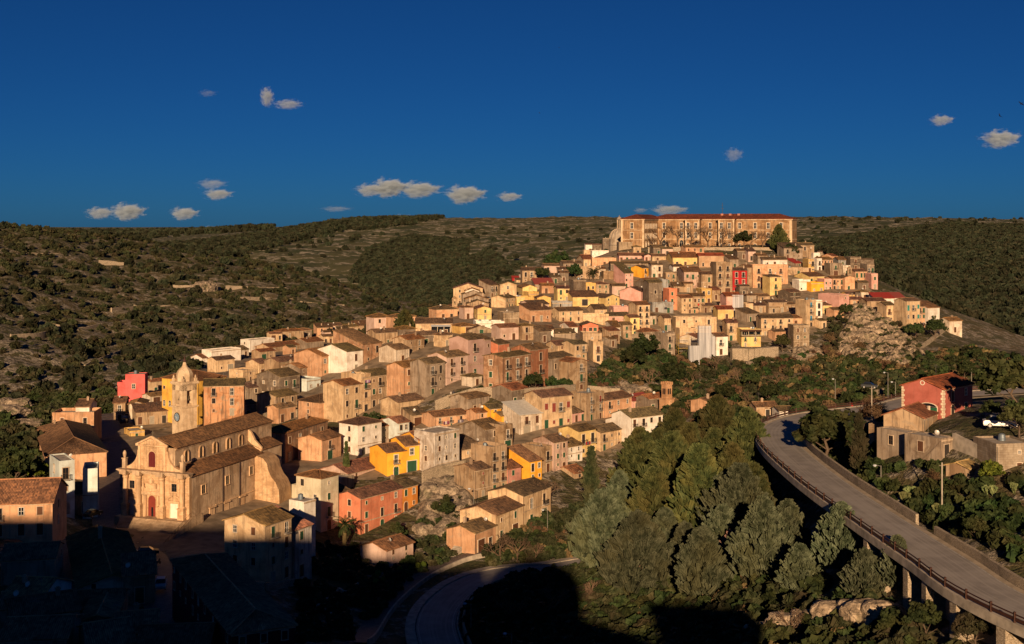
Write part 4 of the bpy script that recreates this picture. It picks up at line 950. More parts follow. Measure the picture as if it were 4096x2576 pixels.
for line in ROWS2.strip().split('\n'):
    a, lab, opt = line.split('|'); t = a.split()
    r, L_, W_, h_, zb_ = house(t[0], float(t[1]), float(t[2]), float(t[3]), num(t[4]), float(t[5]), float(t[6]), t[7], t[8], int(t[9]), int(t[10]), int(t[11]), lab, opt)
    if 'bell gable' in lab:
        r.name = 'chapel'; r['category'] = 'chapel'
        mb = MB(); z0 = h_ + L_*.15; c = L_/2; s = 1.1
        mb.box(c-s, c-s*.45, -.05, .7, z0, z0+3.2); mb.box(c+s*.45, c+s, -.05, .7, z0, z0+3.2); mb.box(c-s*.45, c+s*.45, -.05, .7, z0, z0+.9); mb.box(c-s*1.05, c+s*1.05, -.1, .75, z0+3.2, z0+3.6)
        mb.prism([(c-s, z0+3.6), (c+s, z0+3.6), (c, z0+4.5)], -.05, .7); OB('bell_gable', mb.mesh('bell_gable', ['plaster']), r, color=CO['st'])
        b = MB(); b.lathe([(0,1.0),(.2,.95),(.26,.5),(.42,.05),(.4,0)], 10, (c, .3)); ob = OB('bell', b.mesh('bell', ['metal']), r, (0, 0, z0+1.3), color=(.12,.10,.06,.3))
    if 'farmhouse' in lab:
        r.name = 'farmhouse'
        mb = MB()
        for k in range(int(h_/.45)):
            w = .55 if k % 2 else .35
            mb.box(-.05, w, -.05, .0, k*.45, k*.45+.4); mb.box(-.05, 0, -.05, w, k*.45, k*.45+.4); mb.box(-.05, .0, W_-w, W_+.05, k*.45, k*.45+.4)
        OB('quoins', mb.mesh('quoins', ['plaster']), r, color=(.72,.62,.48,.2))
        o = OB('arch_window', win_mesh('a')[0], r, (-.0, W_*.36, .3), -math.pi/2, (2.0,1,.8), (.70,.60,.48,.2)); OB('pane', win_mesh('a')[1], o, color=(.3,.28,.25,.2))
        mb = MB(); mb.lathe([(.32,0),(.45,0),(.45,.08),(.32,.08)], 12); q = OB('round_vent', mb.mesh('round_vent', ['plaster']), r, (-.02, W_/2, h_+W_*.1), color=(.75,.68,.58,.2)); q.rotation_euler = (0, -math.pi/2, 0)

# ------------------------------------------------------------------ church with its stairs
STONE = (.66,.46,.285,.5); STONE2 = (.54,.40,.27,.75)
def church():
    phi = 20.0; p = math.radians(phi); Yc = 257.0; cx = (757-HX)*Yc/FPX; z0 = ZC-(2079-HY)*Yc/FPX
    r = EM('church', 'baroque church with columned front, arched red door and long tiled nave', 'church', (cx, Yc, z0), math.pi/2-p)
    Wc, Lc = 16.3, 28.5
    def part(nm, mb, mats, col=STONE, par=r): return OB(nm, mb.mesh(nm, mats), par, color=col)
    # body: aisles and nave
    mb = MB(); a = (0.9, Lc)
    mb.face([(a[0],0,-6),(a[1],0,-6),(a[1],0,8.8),(a[0],0,8.8)],0,[(a[0],-6),(a[1],-6),(a[1],8.8),(a[0],8.8)])
    mb.face([(a[1],Wc,-6),(a[0],Wc,-6),(a[0],Wc,8.8),(a[1],Wc,8.8)],0); mb.face([(a[1],0,-6),(a[1],Wc,-6),(a[1],Wc,8.8),(a[1],0,8.8)],0)
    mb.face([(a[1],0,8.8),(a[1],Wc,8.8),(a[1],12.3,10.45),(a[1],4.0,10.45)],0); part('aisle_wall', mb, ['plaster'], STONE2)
    for nm, y0, y1 in (('aisle_roof', -.35, 4.0), ('aisle_roof', Wc+.35, 12.3)):
        mb = MB(); slope(mb, (.9,y0,8.7), (Lc+.3,y0,8.7), (Lc+.3,y1,10.4), (.9,y1,10.4), corr=.05); OB('aisle_roof', mb.mesh('aisle_roof', ['tiles']), r, color=(1.15,1.0,.85,1))
    mb = MB(); n1 = 39.0
    mb.box(.8, n1, 4.0, 12.3, -6, 14.3, 0, 't'); 
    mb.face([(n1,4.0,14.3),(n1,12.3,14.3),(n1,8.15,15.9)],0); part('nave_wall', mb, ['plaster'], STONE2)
    mb = MB(); slope(mb, (.8,3.6,14.2), (n1+.3,3.6,14.2), (n1+.3,8.15,15.95), (.8,8.15,15.95), corr=.05); slope(mb, (n1+.3,12.7,14.2), (.8,12.7,14.2), (.8,8.15,15.95), (n1+.3,8.15,15.95), corr=.05)
    mb.bar((.8,8.15,16.15),(n1+.3,8.15,16.15),.14,6); OB('nave_roof', mb.mesh('nave_roof', ['tiles']), r, color=(1.0,.92,.8,1))
    mb = MB(); mb.box(.9, n1, 3.86, 3.997, 13.85, 14.15); part('cornice', mb, ['plaster'], STONE)
    for k, x in enumerate((4.6, 10.0, 15.2, 20.4, 25.4)):       # splayed clerestory windows
        m = MB(); W, Hh = 1.25, 2.3; frame_ring(m, W, Hh, .2, .3, True)
        o = OB('window', m.mesh('clerestory_window', ['plaster']), r, (x, 3.99, 10.95), color=(.50,.34,.21,.5))
        q = MB(); q.face([(-W/2,-.015,0),(W/2,-.015,0)]+[(math.cos(math.pi*j/8)*W/2,-.015,Hh-W/2+math.sin(math.pi*j/8)*W/2) for j in range(9)]); OB('pane', q.mesh('pane', ['glass']), o)
    for x, z in ((14.0, 4.6), (23.6, 4.9), (5.0, 4.4)):
        o = OB('window', win_mesh('w')[0], r, (x, 0, z), 0, (1.25,1.6,1.1), STONE); OB('pane', win_mesh('w')[1], o, color=(.2,.15,.1,.2))
    for x in (12.2, 18.8):
        m = MB(); m.bar((x,-.12,-1),(x,-.12,8.5),.13,6); OB('drainpipe', m.mesh('drainpipe', ['metal']), r, color=(.07,.05,.045,.3))
    m = MB(); m.box(9.5, Lc, -.16, -.004, 1.0, 1.22); part('string_course', m, ['plaster'])
    for x in (8.2, 13.6, 19.8):
        m = MB(); m.box(x-1.0, x+1.0, -.14, -.004, -3.0, 1.0); m.box(x-1.25, x+1.25, -.4, -.004, .75, 1.0 - .003); part('blind_door', m, ['plaster'], STONE)
    # curved buttress and choir
    m = MB(); pr = [(0,-6),(-6.2,-6),(-6.2,-.5),(-6.0,1.6),(-5.2,3.2),(-4.2,4.2),(-3.4,5.6),(-3.0,7.2),(-2.0,8.3),(0,8.9)]
    m.prism(pr, Lc-3.2, Lc+2.2, 0, 'x'); part('buttress', m, ['ashlar'])
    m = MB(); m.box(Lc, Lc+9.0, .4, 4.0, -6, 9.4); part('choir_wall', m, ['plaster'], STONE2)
    m = MB(); slope(m, (Lc+.2,.2,9.35), (Lc+9.2,.2,9.35), (Lc+9.2,4.0,10.9), (Lc+.2,4.0,10.9), corr=.05); OB('choir_roof', m.mesh('choir_roof', ['tiles']), r, color=(1,.9,.8,1))
    m = MB(); m.prism([(4.0,14.0),(4.0,11.4),(1.2,9.2),(.4,9.4),(.4,10.0),(2.2,11.6),(3.2,13.4)], Lc+.2, Lc+.8, 0, 'x'); part('flying_buttress', m, ['plaster'])
    # front (plane x = 0 looks towards -x): y runs from the right corner to the left
    m = MB(); outline = [(0,-2),(Wc,-2),(Wc,9.3),(0,9.3)]
    m.prism(outline, 0, .9, 0, 'x'); part('front_wall', m, ['ashlar'])
    up = [(5.6,9.3),(12.6,9.3),(12.6,14.7),(5.6,14.7)]
    m = MB(); m.prism(up, .1, .85, 0, 'x'); m.prism([(5.4,14.7),(12.8,14.7),(9.1,16.4)], .1, .85, 0, 'x'); part('upper_front', m, ['ashlar'])
    for s, b in ((1, 12.6), (-1, 5.6)):
        pts = [(b,9.3),(b+s*3.4,9.3)] + [(b + s*(3.4 - 3.2*math.sin(t)), 10.0 + 3.6*(1-math.cos(t))) for t in np.linspace(0, math.pi/2, 9)] + [(b,13.6)]
        m = MB(); m.prism(pts if s > 0 else pts[::-1], .15, .75, 0, 'x'); part('scroll', m, ['plaster'])
    m = MB()
    for z0_, z1_, o in ((8.75,9.05,.5),(9.05,9.35,.95),(9.35,9.6,1.4)): m.box(-o, .3, -.35-o*.3, Wc+.35+o*.3, z0_, z1_+.003)
    for y in (1.4, 6.3, 12.0, 15.3): m.box(-1.55, -.3, y-.85, y+.85, 8.62, 9.62)
    part('main_cornice', m, ['plaster'], STONE2)
    m = MB(); m.box(-.3, .1, 5.2, 13.0, 14.55, 14.85); 
    for s in (-1, 1): m.bar((-.1, 9.1+s*3.9, 14.8), (-.1, 9.1, 16.6), .24, 4)
    for y in (6.0, 12.2): m.box(-.12, .1, y-.3, y+.3, 9.6, 14.55)
    part('pediment', m, ['plaster'])
    for y in (1.4, 6.3, 12.0, 15.3):
        m = MB(); m.box(-1.15, 0, y-.72, y+.72, -2, 2.1); m.box(-1.25, 0, y-.8, y+.8, 2.1, 2.4); part('pedestal', m, ['ashlar'])
        m = MB(); m.lathe([(.62,2.4),(.66,2.55),(.5,2.75),(.52,4.5),(.47,7.6),(.5,7.7)], 14, (-.55, y)); m.lathe([(.5,7.7),(.62,8.0),(.55,8.2),(.8,8.5),(.8,8.7)], 10, (-.55, y)); OB('column', m.mesh('column', ['plaster'], True), r, color=STONE)
    # doors
    m = MB(); s_ = 3.4; m.face([(-.06,8.2,0),(-.06,10.0,0)][::-1]+[(-.06,9.1-math.cos(math.pi*k/10)*.9,s_+math.sin(math.pi*k/10)*.9) for k in range(11)]); d = OB('main_door', m.mesh('main_door', ['tint']), r, color=(.20,.035,.025,.4))
    m = MB(); m.box(-.10,-.065,8.75,9.2,.02,1.9); OB('wicket', m.mesh('wicket', ['glass']), d)
    m = MB(); 
    for y in (7.2, 10.6): m.box(-.55, 0, y-.35, y+.35, -.5, 4.6); m.lathe([(.3,0),(.3,4.4),(.42,4.6)], 10, (-.6, y))
    m.box(-.8, 0, 6.6, 11.2, 4.6, 5.3); m.box(-.5, 0, 7.0, 10.8, 5.3, 5.9); m.box(-.4, 0, 7.9, 10.3, 5.9, 6.9); m.lathe([(0,6.6),(.55,6.9),(.6,7.5),(.3,7.9),(0,8.1)], 8, (-.2, 9.1))
    for y in (7.2, 11.0): m.lathe([(.32,5.3),(.4,5.9),(.25,6.4),(.3,6.7),(0,7.0)], 8, (-.4, y))
    part('portal', m, ['plaster'])
    for y, cl in ((3.6, (.78,.72,.64,.15)), (14.0, (.62,.52,.42,.4))):
        m = MB(); m.box(-.05, 0, y-.95, y+.95, 0, 3.0); OB('side_door', m.mesh('side_door', ['tint']), r, color=cl)
        m = MB(); m.box(-.2,0,y-1.25,y-.95,-.2,3.2); m.box(-.2,0,y+.95,y+1.25,-.2,3.2); m.box(-.35,0,y-1.35,y+1.35,3.2,3.6)
        for s in (-1,1):
            for k in range(5): a0,a1=.25+.22*k,.47+.22*k; m.bar((-.15,y+s*(1.55*math.cos(a0)),3.6+1.0*math.sin(a0)),(-.15,y+s*(1.55*math.cos(a1)),3.6+1.0*math.sin(a1)),.16,4)
        part('side_door_frame', m, ['plaster'])
        o = OB('front_window', win_mesh('w')[0], r, (0, y, 5.5), -math.pi/2, (1.2,1.4,1.0), STONE); OB('pane', win_mesh('w')[1], o, color=(.06,.05,.05,.2))
    m = MB(); W, Hh = 1.7, 3.3; frame_ring(m, W, Hh, .22, .16, True); o = OB('choir_window', m.mesh('choir_window', ['plaster']), r, (.1, 9.1, 10.2), -math.pi/2, color=STONE)
    q = MB(); q.face([(-W/2,-.02,0),(W/2,-.02,0)]+[(math.cos(math.pi*j/8)*W/2,-.02,Hh-W/2+math.sin(math.pi*j/8)*W/2) for j in range(9)])
    for x in (-.28,.28): q.box(x-.03,x+.03,-.06,-.02,0,Hh-.4)
    for z in (.8,1.6,2.4): q.box(-W/2,W/2,-.06,-.02,z-.03,z+.03)
    OB('pane', q.mesh('pane', ['tint']), o, color=(.11,.015,.018,.3))
    m = MB(); m.lathe([(.3,0),(.5,0),(.5,.12),(.3,.12)], 12); q = OB('oculus', m.mesh('oculus', ['plaster']), r, (.1, 9.1, 15.4), color=STONE); q.rotation_euler = (0,-math.pi/2,0)
    for y, hz in ((15.9, 9.6), (1.6, 9.6)):
        m = MB(); m.box(-.35,.35,y-.4,y+.4,hz,hz+2.0); m.box(-.45,.45,y-.5,y+.5,hz+2.0,hz+2.2); m.lathe([(.2,hz+2.2),(.35,hz+2.7),(.4,hz+3.2),(.22,hz+3.6),(0,hz+3.75)], 8, (0,y)); part('urn', m, ['plaster'], STONE2)
    m = MB(); m.bar((.3,9.1,16.4),(.3,9.1,17.8),.07); m.bar((.3,8.7,17.3),(.3,9.5,17.3),.06); OB('cross', m.mesh('cross', ['metal']), r, color=(.2,.17,.13,.3))
    # stairs
    st = EM('church_stairs', 'broad stone stairs fanning out in front of the church', 'stairs', (cx, Yc, z0), math.pi/2-p)
    m = MB(); m.box(-2.4, -.0, -1.2, Wc+.4, -3, -.02); OB('landing', m.mesh('landing', ['ashlar']), st, color=(.50,.37,.25,.4))
    for k in range(24):
        m = MB(); x1 = -2.4 - k*.34; w = .4 + k*.05; m.box(x1-.34, x1+.003*0, -1.2+k*.16, Wc+w-1.5-k*.22, -4.5, -.02-(k+1)*.165); OB('step', m.mesh('step', ['ashlar']), st, color=(.46,.345,.24,.4))
    m = MB(); m.prism([(-11.2,-4.6),(2.5,-4.6),(2.5,1.0),(-1.5,.9),(-11.2,-3.2)], -1.75, -1.25); OB('stair_wall', m.mesh('stair_wall', ['ashlar']), st, color=STONE2)
    m = MB()
    for k in range(20):
        x = -1.5-k*.48; z = .9 - (k*.48)*.423; m.bar((x,-1.5,z),(x,-1.5,z+1.0),.025,4)
    m.bar((-1.5,-1.5,1.9),(-11,-1.5,-2.12),.03,4); OB('railing', m.mesh('railing', ['metal']), st, color=(.05,.03,.025,.3))
church()

def clock_tower():
    ox, oy, k = REG['B']; Y = 352.0; px = ox+832*k; cx = (px-HX)*Y/FPX; z0 = ZC-((oy+825*k)-HY)*Y/FPX
    r = EM('clock_tower', 'square stone bell tower with a blue clock and a bulbous dome', 'tower', (cx, Y, z0), math.radians(50))
    T = 4.9; c = (.62,.49,.34,.45)
    def part(nm, mb, mats=('plaster',), col=c, sm=False): return OB(nm, mb.mesh(nm, list(mats), sm), r, color=col)
    m = MB(); m.box(0,T,0,T,-9,6.5); part('shaft', m)
    m = MB(); m.box(-.25,T+.25,-.25,T+.25,6.5,6.75); m.box(-.4,T+.4,-.4,T+.4,6.75,7.0); part('cornice', m)
    m = MB()
    for x0 in (0, T-1.5):
        for y0 in (0, T-1.5): m.box(x0, x0+1.5, y0, y0+1.5, 7, 13)
    m.box(0,T,0,T,11.4,13); m.box(.3,T-.3,.3,T-.3,7.0,7.6); part('belfry', m)
    m = MB()
    for ax in range(4):
        pass
    for z,o in ((13.0,.25),(13.3,.5),(13.6,.35)): m.box(-o,T+o,-o,T+o,z,z+.3)
    part('top_cornice', m)
    m = MB()
    for x in (.3, T-.3):
        for y in (.3, T-.3): m.box(x-.35,x+.35,y-.35,y+.35,13.9,14.8); m.lathe([(.2,14.8),(.3,15.1),(.18,15.35),(.2,15.5),(0,15.7)],8,(x,y))
    part('corner_pinnacles', m)
    m = MB(); m.lathe([(2.3,13.9),(2.35,14.8),(2.4,15.3),(2.3,16.1),(1.9,16.9),(1.3,17.5),(.85,17.9),(.6,18.4),(.5,18.9),(.3,19.3)], 8, (T/2,T/2)); part('dome', m, sm=True)
    m = MB(); m.lathe([(.3,19.2),(.5,19.4),(.45,19.8),(.12,20.4),(.05,21.2)], 8, (T/2,T/2)); part('finial', m, ('metal',), (.09,.05,.04,.3))
    m = MB(); m.lathe([(0,0),(1.15,0),(1.15,.12),(0,.12)], 20); q = OB('clock', m.mesh('clock', ['tint']), r, (-.0, T/2, 3.9), color=(.16,.24,.34,.3)); q.rotation_euler = (0,-math.pi/2,0)
    m = MB(); m.lathe([(1.12,.05),(1.3,.05),(1.3,.2),(1.12,.2)], 20); OB('clock_rim', m.mesh('clock_rim', ['tint']), q, color=(.03,.03,.035,.3))
    m = MB(); m.box(-.05,.05,0,.85,.13,.16); m.box(-.6,0,-.05,.05,.13,.16)
    for j in range(12): a = j*math.pi/6; m.box(.95*math.cos(a)-.05,.95*math.cos(a)+.05,.95*math.sin(a)-.05,.95*math.sin(a)+.05,.125,.15)
    OB('clock_hands', m.mesh('clock_hands', ['tint']), q, color=(.7,.68,.6,.1))
    m = MB(); m.lathe([(0,1.3),(.25,1.25),(.32,.6),(.55,.05),(.5,0)], 10); OB('bell', m.mesh('bell', ['metal']), r, (T/2,.9,8.6), color=(.12,.10,.07,.3)); OB('bell', m.mesh('bell', ['metal']), r, (.9,T/2,8.6), color=(.12,.10,.07,.3))
clock_tower()

def crenellated_tower():
    x, y, z = hit(2667, 1655)
    r = EM('bell_tower', 'small brick tower with crenellated top and twin arches above the lower houses', 'tower', (x, y, z), math.radians(35))
    c = (.54,.32,.18,.3)
    def part(nm, m, col=c): OB(nm, m.mesh(nm, ['ashlar']), r, color=col)
    m = MB(); m.box(-1.5,1.5,-1.5,1.5,-3,4.2); part('lower_shaft', m)
    m = MB(); m.box(-1.65,1.65,-1.65,1.65,4.2,4.45); part('cornice', m)
    m = MB(); m.box(-1.05,1.05,-1.05,1.05,4.45,8.3); part('upper_shaft', m)
    m = MB(); m.box(-1.2,1.2,-1.2,1.2,8.3,8.5)
    for i in range(4):
        for yy in (-1.05,1.05): xx = -1.05+.7*i; m.box(xx-.16,xx+.16,yy-.14,yy+.14,8.5,9.1); m.box(yy-.14,yy+.14,xx-.16,xx+.16,8.5,9.1)
    part('battlements', m)
    for fx, fy, rz in ((0,-1.06,0),(-1.06,0,-math.pi/2)):
        for dx in (-.35,.35):
            m = MB(); w,h=.5,1.7; m.face([(-w/2,0,0),(w/2,0,0)]+[(math.cos(math.pi*k/6)*w/2,0,h-w/2+math.sin(math.pi*k/6)*w/2) for k in range(7)]); o=OB('belfry_arch', m.mesh('belfry_arch',['glass']), r, (fx+(dx if rz==0 else 0), fy+(dx if rz else 0), 5.6), rz)
    m = MB(); frame_ring(m, .9, 1.9, .2, .12, True); OB('niche', m.mesh('niche',['plaster']), r, (0,-1.5,1.2), color=(.62,.42,.26,.2)); m2 = MB(); m2.lathe([(.35,0),(.5,0),(.5,.1),(.35,.1)],12); q=OB('roundel', m2.mesh('roundel',['plaster']), r, (0,-1.5,3.5), color=(.62,.42,.26,.2)); q.rotation_euler=(math.pi/2,0,0)
crenellated_tower()

# ------------------------------------------------------------------ great palace on the hilltop and the dome behind it
def great_palace():
    phi = 112.0; p = math.radians(phi); F = Vector((math.sin(p), math.cos(p), 0)); Ld = Vector((-math.cos(p), math.sin(p), 0))
    P1 = Vector(((2576-HX)*690/FPX, 690, 0)); zb = ZC-(1008-HY)*690/FPX; top = ZC-(876-HY)*690/FPX; h = top-zb
    r = EM('great_palace', 'long three-storey barracks palace with a low red roof crowning the hill', 'palace', (P1.x, P1.y, zb), math.pi/2-p)
    c = (.38,.235,.125,1.0)
    def lx(px, y):        # local x of the point seen at photo column px on the line y = const
        o = P1 + Ld*y; t = (px-HX)/FPX; return (t*o.y-o.x)/(F.x-t*F.y)
    Lm = 76.0; bays = [(lx(2300+1062*.4153,24), lx(2300+1197*.4153,24)), (lx(2300+1380*.4153,24), lx(2300+1532*.4153,24))]
    def part(nm, m, mats=('plaster',), col=c): return OB(nm, m.mesh(nm, list(mats)), r, color=col)
    m = MB(); m.box(-13.1,0,0,45,-8,h,0,'t'); part('left_wing_wall', m)
    m = MB(); m.box(0,Lm,29,45,-8,h,0,'tl'); part('main_wall', m)
    for a,b in bays: m = MB(); m.box(a,b,24,29,-8,h,0,'k'); part('projecting_bay', m)
    m = MB(); e=.8
    def hip(x0,x1,y0,y1,zz,rise):
        q=min(x1-x0,y1-y0)/2; 
        A,B=((x0+q,(y0+y1)/2,zz+rise),(x1-q,(y0+y1)/2,zz+rise)) if x1-x0>=y1-y0 else (((x0+x1)/2,y0+q,zz+rise),((x0+x1)/2,y1-q,zz+rise))
        cc=[(x0,y0,zz),(x1,y0,zz),(x1,y1,zz),(x0,y1,zz)]
        pl=[(cc[0],cc[1],B,A),(cc[1],cc[2],B,B),(cc[2],cc[3],A,B),(cc[3],cc[0],A,A)] if x1-x0>=y1-y0 else [(cc[0],cc[1],A,A),(cc[1],cc[2],B,A),(cc[2],cc[3],B,B),(cc[3],cc[0],A,B)]
        for q_ in pl: slope(m,*q_)
    hip(-13.1-e,e,-e,45+e,h,2.6); hip(-6,Lm+e,29-e,45+e,h+.01,2.9)
    for a,b in bays: hip(a-e,b+e,24-e,36,h+.02,1.4)
    part('roof', m, ('tiles',), (1.25,.55,.46,1))
    for nm,z0,z1,o in (('cornice',h-.6,h-.05,.45),('string_course',h-6.3,h-6.0,.14),('string_course',h-11.6,h-11.2,.16)):
        m = MB(); m.box(-13.1-o,o,-o,-.01,z0,z1); m.box(.005,o,-.02,29-o,z0,z1); m.box(-13.1-o,-13.105,-.02,45,z0,z1); m.box(.02,Lm+o,29-o,28.99,z0,z1+.004); m.box(Lm+.005,Lm+o,28.9,45,z0,z1)
        for a,b in bays: m.box(a-o,b+o,24-o,23.99,z0,z1+.006)
        part(nm, m, col=(.60,.46,.31,.5))
    m = MB()
    for x0,x1,y0,y1 in ((-13.18,-12.2,-.1,-.005),(-1.0,.08,-.1,-.005),(Lm-1.4,Lm+.08,28.9,28.995)): m.box(x0,x1,y0,y1,-6,h-.7)
    for a,b in bays: m.box(a-.06,a+.7,23.9,23.995,-6,h-.7); m.box(b-.7,b+.06,23.9,23.995,-6,h-.7)
    part('pilasters', m, col=(.62,.48,.33,.4))
    def win(x,y,z,kind='f',rz=0.0,sc=1.45,col=(.66,.52,.36,.3)):
        o = OB('window', win_mesh(kind)[0], r, (x,y,z), rz, sc, col); OB('pane', win_mesh(kind)[1], o, color=(.74,.70,.64,.1))
    zt, zm, zg = h-5.4, h-10.8, h-15.8
    for px in (2300+547*.4153,):
        for z in (zt,zm): win(lx(px,0),0,z)
    for i in range(8):
        for z in (zt,zm): win(0, 2.5+3.3*i, z, 'f', math.pi/2, 1.2)
    for i in range(5): win(0, 4+5*i, zg, 'v', math.pi/2, 1.8)
    for px,y in ((857,29),(1026,29),(1090,24),(1163,24),(1303,29),(1410,24),(1487,24),(1586,29),(1735,29),(1862,29),(1985,29)):
        x = lx(2300+px*.4153,y)
        for z in (zt,zm): win(x,y,z)
        if px not in (1303,): win(x,y,zg,'a' if px in (857,1026) else 'w',0,1.5 if px in (857,1026) else 1.2)
    m = MB(); q = Vector((lx(2300+1420*.4153,37),37,h+2.8)); m.bar(q,q+Vector((0,0,6.5)),.12,6); m.bar(q+Vector((-.9,0,3.2)),q+Vector((.9,0,3.2)),.08); m.bar(q+Vector((-.6,0,5)),q+Vector((.6,0,5)),.06); part('mast', m, ('metal',), (.08,.08,.08,.3))
    m = MB(); 
    for px in (1412,1490,1572): x = lx(2300+px*.4153,33); m.box(x-.7,x+.7,34,35.4,h+.8,h+3.1)
    part('roof_hatches', m, col=(.45,.2,.14,.3))
    # terrace wall in front
    Y = 672.0; a = Vector(P3(2592,1000,Y)); b = Vector(P3(3136,1000,Y-8)); ht = ZC-(991-HY)*Y/FPX
    w = EM('retaining_wall', 'long bare stone wall below the great palace', 'wall', (a.x,a.y,Hs(a.x,a.y)), math.atan2(b.y-a.y,b.x-a.x)); ln = (b-a).length
    m = MB(); m.box(0,ln,0,1.0,-8,ht-w.location.z); OB('masonry', m.mesh('masonry',['rubble']), w)
    m = MB(); m.box(-.1,ln+.1,-.1,1.1,ht-w.location.z,ht-w.location.z+.3); OB('coping', m.mesh('coping',['plaster']), w, color=(.55,.43,.3,.5))
great_palace()
def dome():
    Y = 745.0; px = 2300+427*.4153; x = (px-HX)*Y/FPX; z = lambda py: ZC-(py-HY)*Y/FPX; g = Hs(x,Y)
    r = EM('church_dome', 'ribbed stone dome with a columned lantern left of the great palace', 'dome', (x, Y, g))
    zb, zt = z(955)-g, z(914)-g; R = 5.9; c = (.40,.34,.27,.5)
    m = MB(); m.lathe([(R+.4,-6),(R+.4,zb-4),(R+.8,zb-3.6),(R+.1,zb-3.4),(R+.1,zb)], 24); OB('drum', m.mesh('drum',['plaster']), r, color=c)
    m = MB(); m.lathe([(R*math.cos(t),zb+(zt-zb)*math.sin(t)) for t in np.linspace(0,1.45,12)], 32); OB('cupola', m.mesh('cupola',['plaster'],True), r, color=(.34,.29,.235,.6))
    for k in range(16):
        a = 2*math.pi*k/16; m = MB()
        pts = [(R*math.cos(t)*1.02,zb+(zt-zb)*math.sin(t)*1.02) for t in np.linspace(0,1.42,9)]
        for p0,p1 in zip(pts,pts[1:]): m.bar((p0[0]*math.cos(a),p0[0]*math.sin(a),p0[1]),(p1[0]*math.cos(a),p1[0]*math.sin(a),p1[1]),.17,4)
        OB('rib', m.mesh('rib',['plaster']), r, color=(.55,.45,.34,.4))
    h0 = zt-.3; hl = z(878)-g-h0
    m = MB(); m.lathe([(1.6,h0-.2),(1.7,h0+.4),(1.3,h0+.5)],12); OB('lantern_base', m.mesh('lantern_base',['plaster']), r, color=c)
    for k in range(8): m = MB(); a=2*math.pi*k/8; m.bar((1.25*math.cos(a),1.25*math.sin(a),h0+.4),(1.25*math.cos(a),1.25*math.sin(a),h0+hl),.16,6); OB('lantern_column', m.mesh('lantern_column',['plaster']), r, color=(.6,.48,.35,.3))
    m = MB(); m.lathe([(1.55,h0+hl),(1.5,h0+hl+.4),(1.3,h0+hl+.9),(.7,h0+hl+1.5),(.15,h0+hl+1.8),(.25,h0+hl+2.2),(0,h0+hl+2.7)],12); OB('lantern_cap', m.mesh('lantern_cap',['plaster'],True), r, color=(.3,.26,.22,.5))
dome()

# ------------------------------------------------------------------ infill houses: the roofs packed between the ones above
def project(x, y, z): return HX + x*FPX/y, HY + (ZC-z)*FPX/y
CELL = 6; GW, GH = 4096//CELL+1, 2576//CELL+1
covered = np.zeros((GH, GW), bool)
def hull_cells(pts):
    pts = sorted(set((round(a), round(b)) for a, b in pts))
    def half(ps):
        o = []
        for p in ps:
            while len(o) > 1 and (o[-1][0]-o[-2][0])*(p[1]-o[-2][1]) - (o[-1][1]-o[-2][1])*(p[0]-o[-2][0]) <= 0: o.pop()
            o.append(p)
        return o
    hl = half(pts)[:-1] + half(pts[::-1])[:-1]; xs = [p[0] for p in hl]; ys = [p[1] for p in hl]
    x0, x1, y0, y1 = max(0,int(min(xs)//CELL)), min(GW-1,int(max(xs)//CELL)+1), max(0,int(min(ys)//CELL)), min(GH-1,int(max(ys)//CELL)+1)
    if x1 <= x0 or y1 <= y0: return None
    gx, gy = np.meshgrid((np.arange(x0,x1)+.5)*CELL, (np.arange(y0,y1)+.5)*CELL); m = np.ones(gx.shape, bool)
    for (ax,ay),(bx,by) in zip(hl, hl[1:]+hl[:1]): m &= ((bx-ax)*(gy-ay)-(by-ay)*(gx-ax)) >= 0
    return slice(y0,y1), slice(x0,x1), m
def house_cells(root, L, W, h, zb):
    M = Matrix.Translation(root.location) @ Matrix.Rotation(root.rotation_euler.z, 4, 'Z')
    P = [M @ Vector((x,y,z)) for x in (0,L) for y in (0,W) for z in (max(zb,-1.5),h)] + [M @ Vector((L/2,W/2,h+W*.15))]
    return hull_cells([project(p.x,p.y,p.z) for p in P])
FOOT = []
for lab, (ro, L, W, h, zb) in HOUSES.items():
    c = house_cells(ro, L, W, h, zb)
    if c: covered[c[0], c[1]] |= c[2]
    FOOT.append((ro.location.x, ro.location.y, ro.rotation_euler.z, L, W))
def mark_px(x0, y0, x1, y1): covered[int(y0/CELL):int(y1/CELL)+1, int(x0/CELL):int(x1/CELL)+1] = True
mark_px(440,1760,1180,2290); mark_px(660,1470,790,1800); mark_px(1180,1980,1260,2300); mark_px(400,1640,470,2200); mark_px(1910,1235,1975,1290)   # church and streets
def inside(poly, x, y):
    c = False
    for (ax,ay),(bx,by) in zip(poly, poly[1:]+poly[:1]):
        if (ay > y) != (by > y) and x < (bx-ax)*(y-ay)/(by-ay)+ax: c = not c
    return c
TOWN = [
 ([(560,1600),(900,1440),(1100,1350),(1300,1340),(1640,1310),(1700,1310),(1800,1260),(1880,1200),(2010,1150),(2120,1105),(2240,1110),(2350,1030),(2440,1010),(2560,1015),(3140,1035),(3330,1010),(3470,1040),(3510,1120),(3480,1200),(3330,1290),(3200,1370),(3050,1375),(2700,1395),(2640,1380),(2500,1350),(2390,1470),(2350,1500),(2330,1560),(2180,1560),(1860,1560),(1700,1620),(1560,1690),(1440,1680),(1330,1650),(1180,1700),(1040,1620),(1000,1690),(760,1650)], None),
 ([(1290,1720),(1460,1720),(1700,1650),(2080,1610),(2480,1600),(2640,1640),(2640,1770),(2420,1830),(2240,1880),(2100,1940),(1960,1960),(1860,1890),(1760,1880),(1560,1920),(1330,1950),(1200,1900),(1180,1800)], 42),
 ([(480,1650),(560,1640),(640,1720),(560,1740),(500,1740)], 70),
 ([(0,2130),(230,2120),(215,2260),(300,2330),(560,2400),(600,2576),(0,2576)], 72),
]
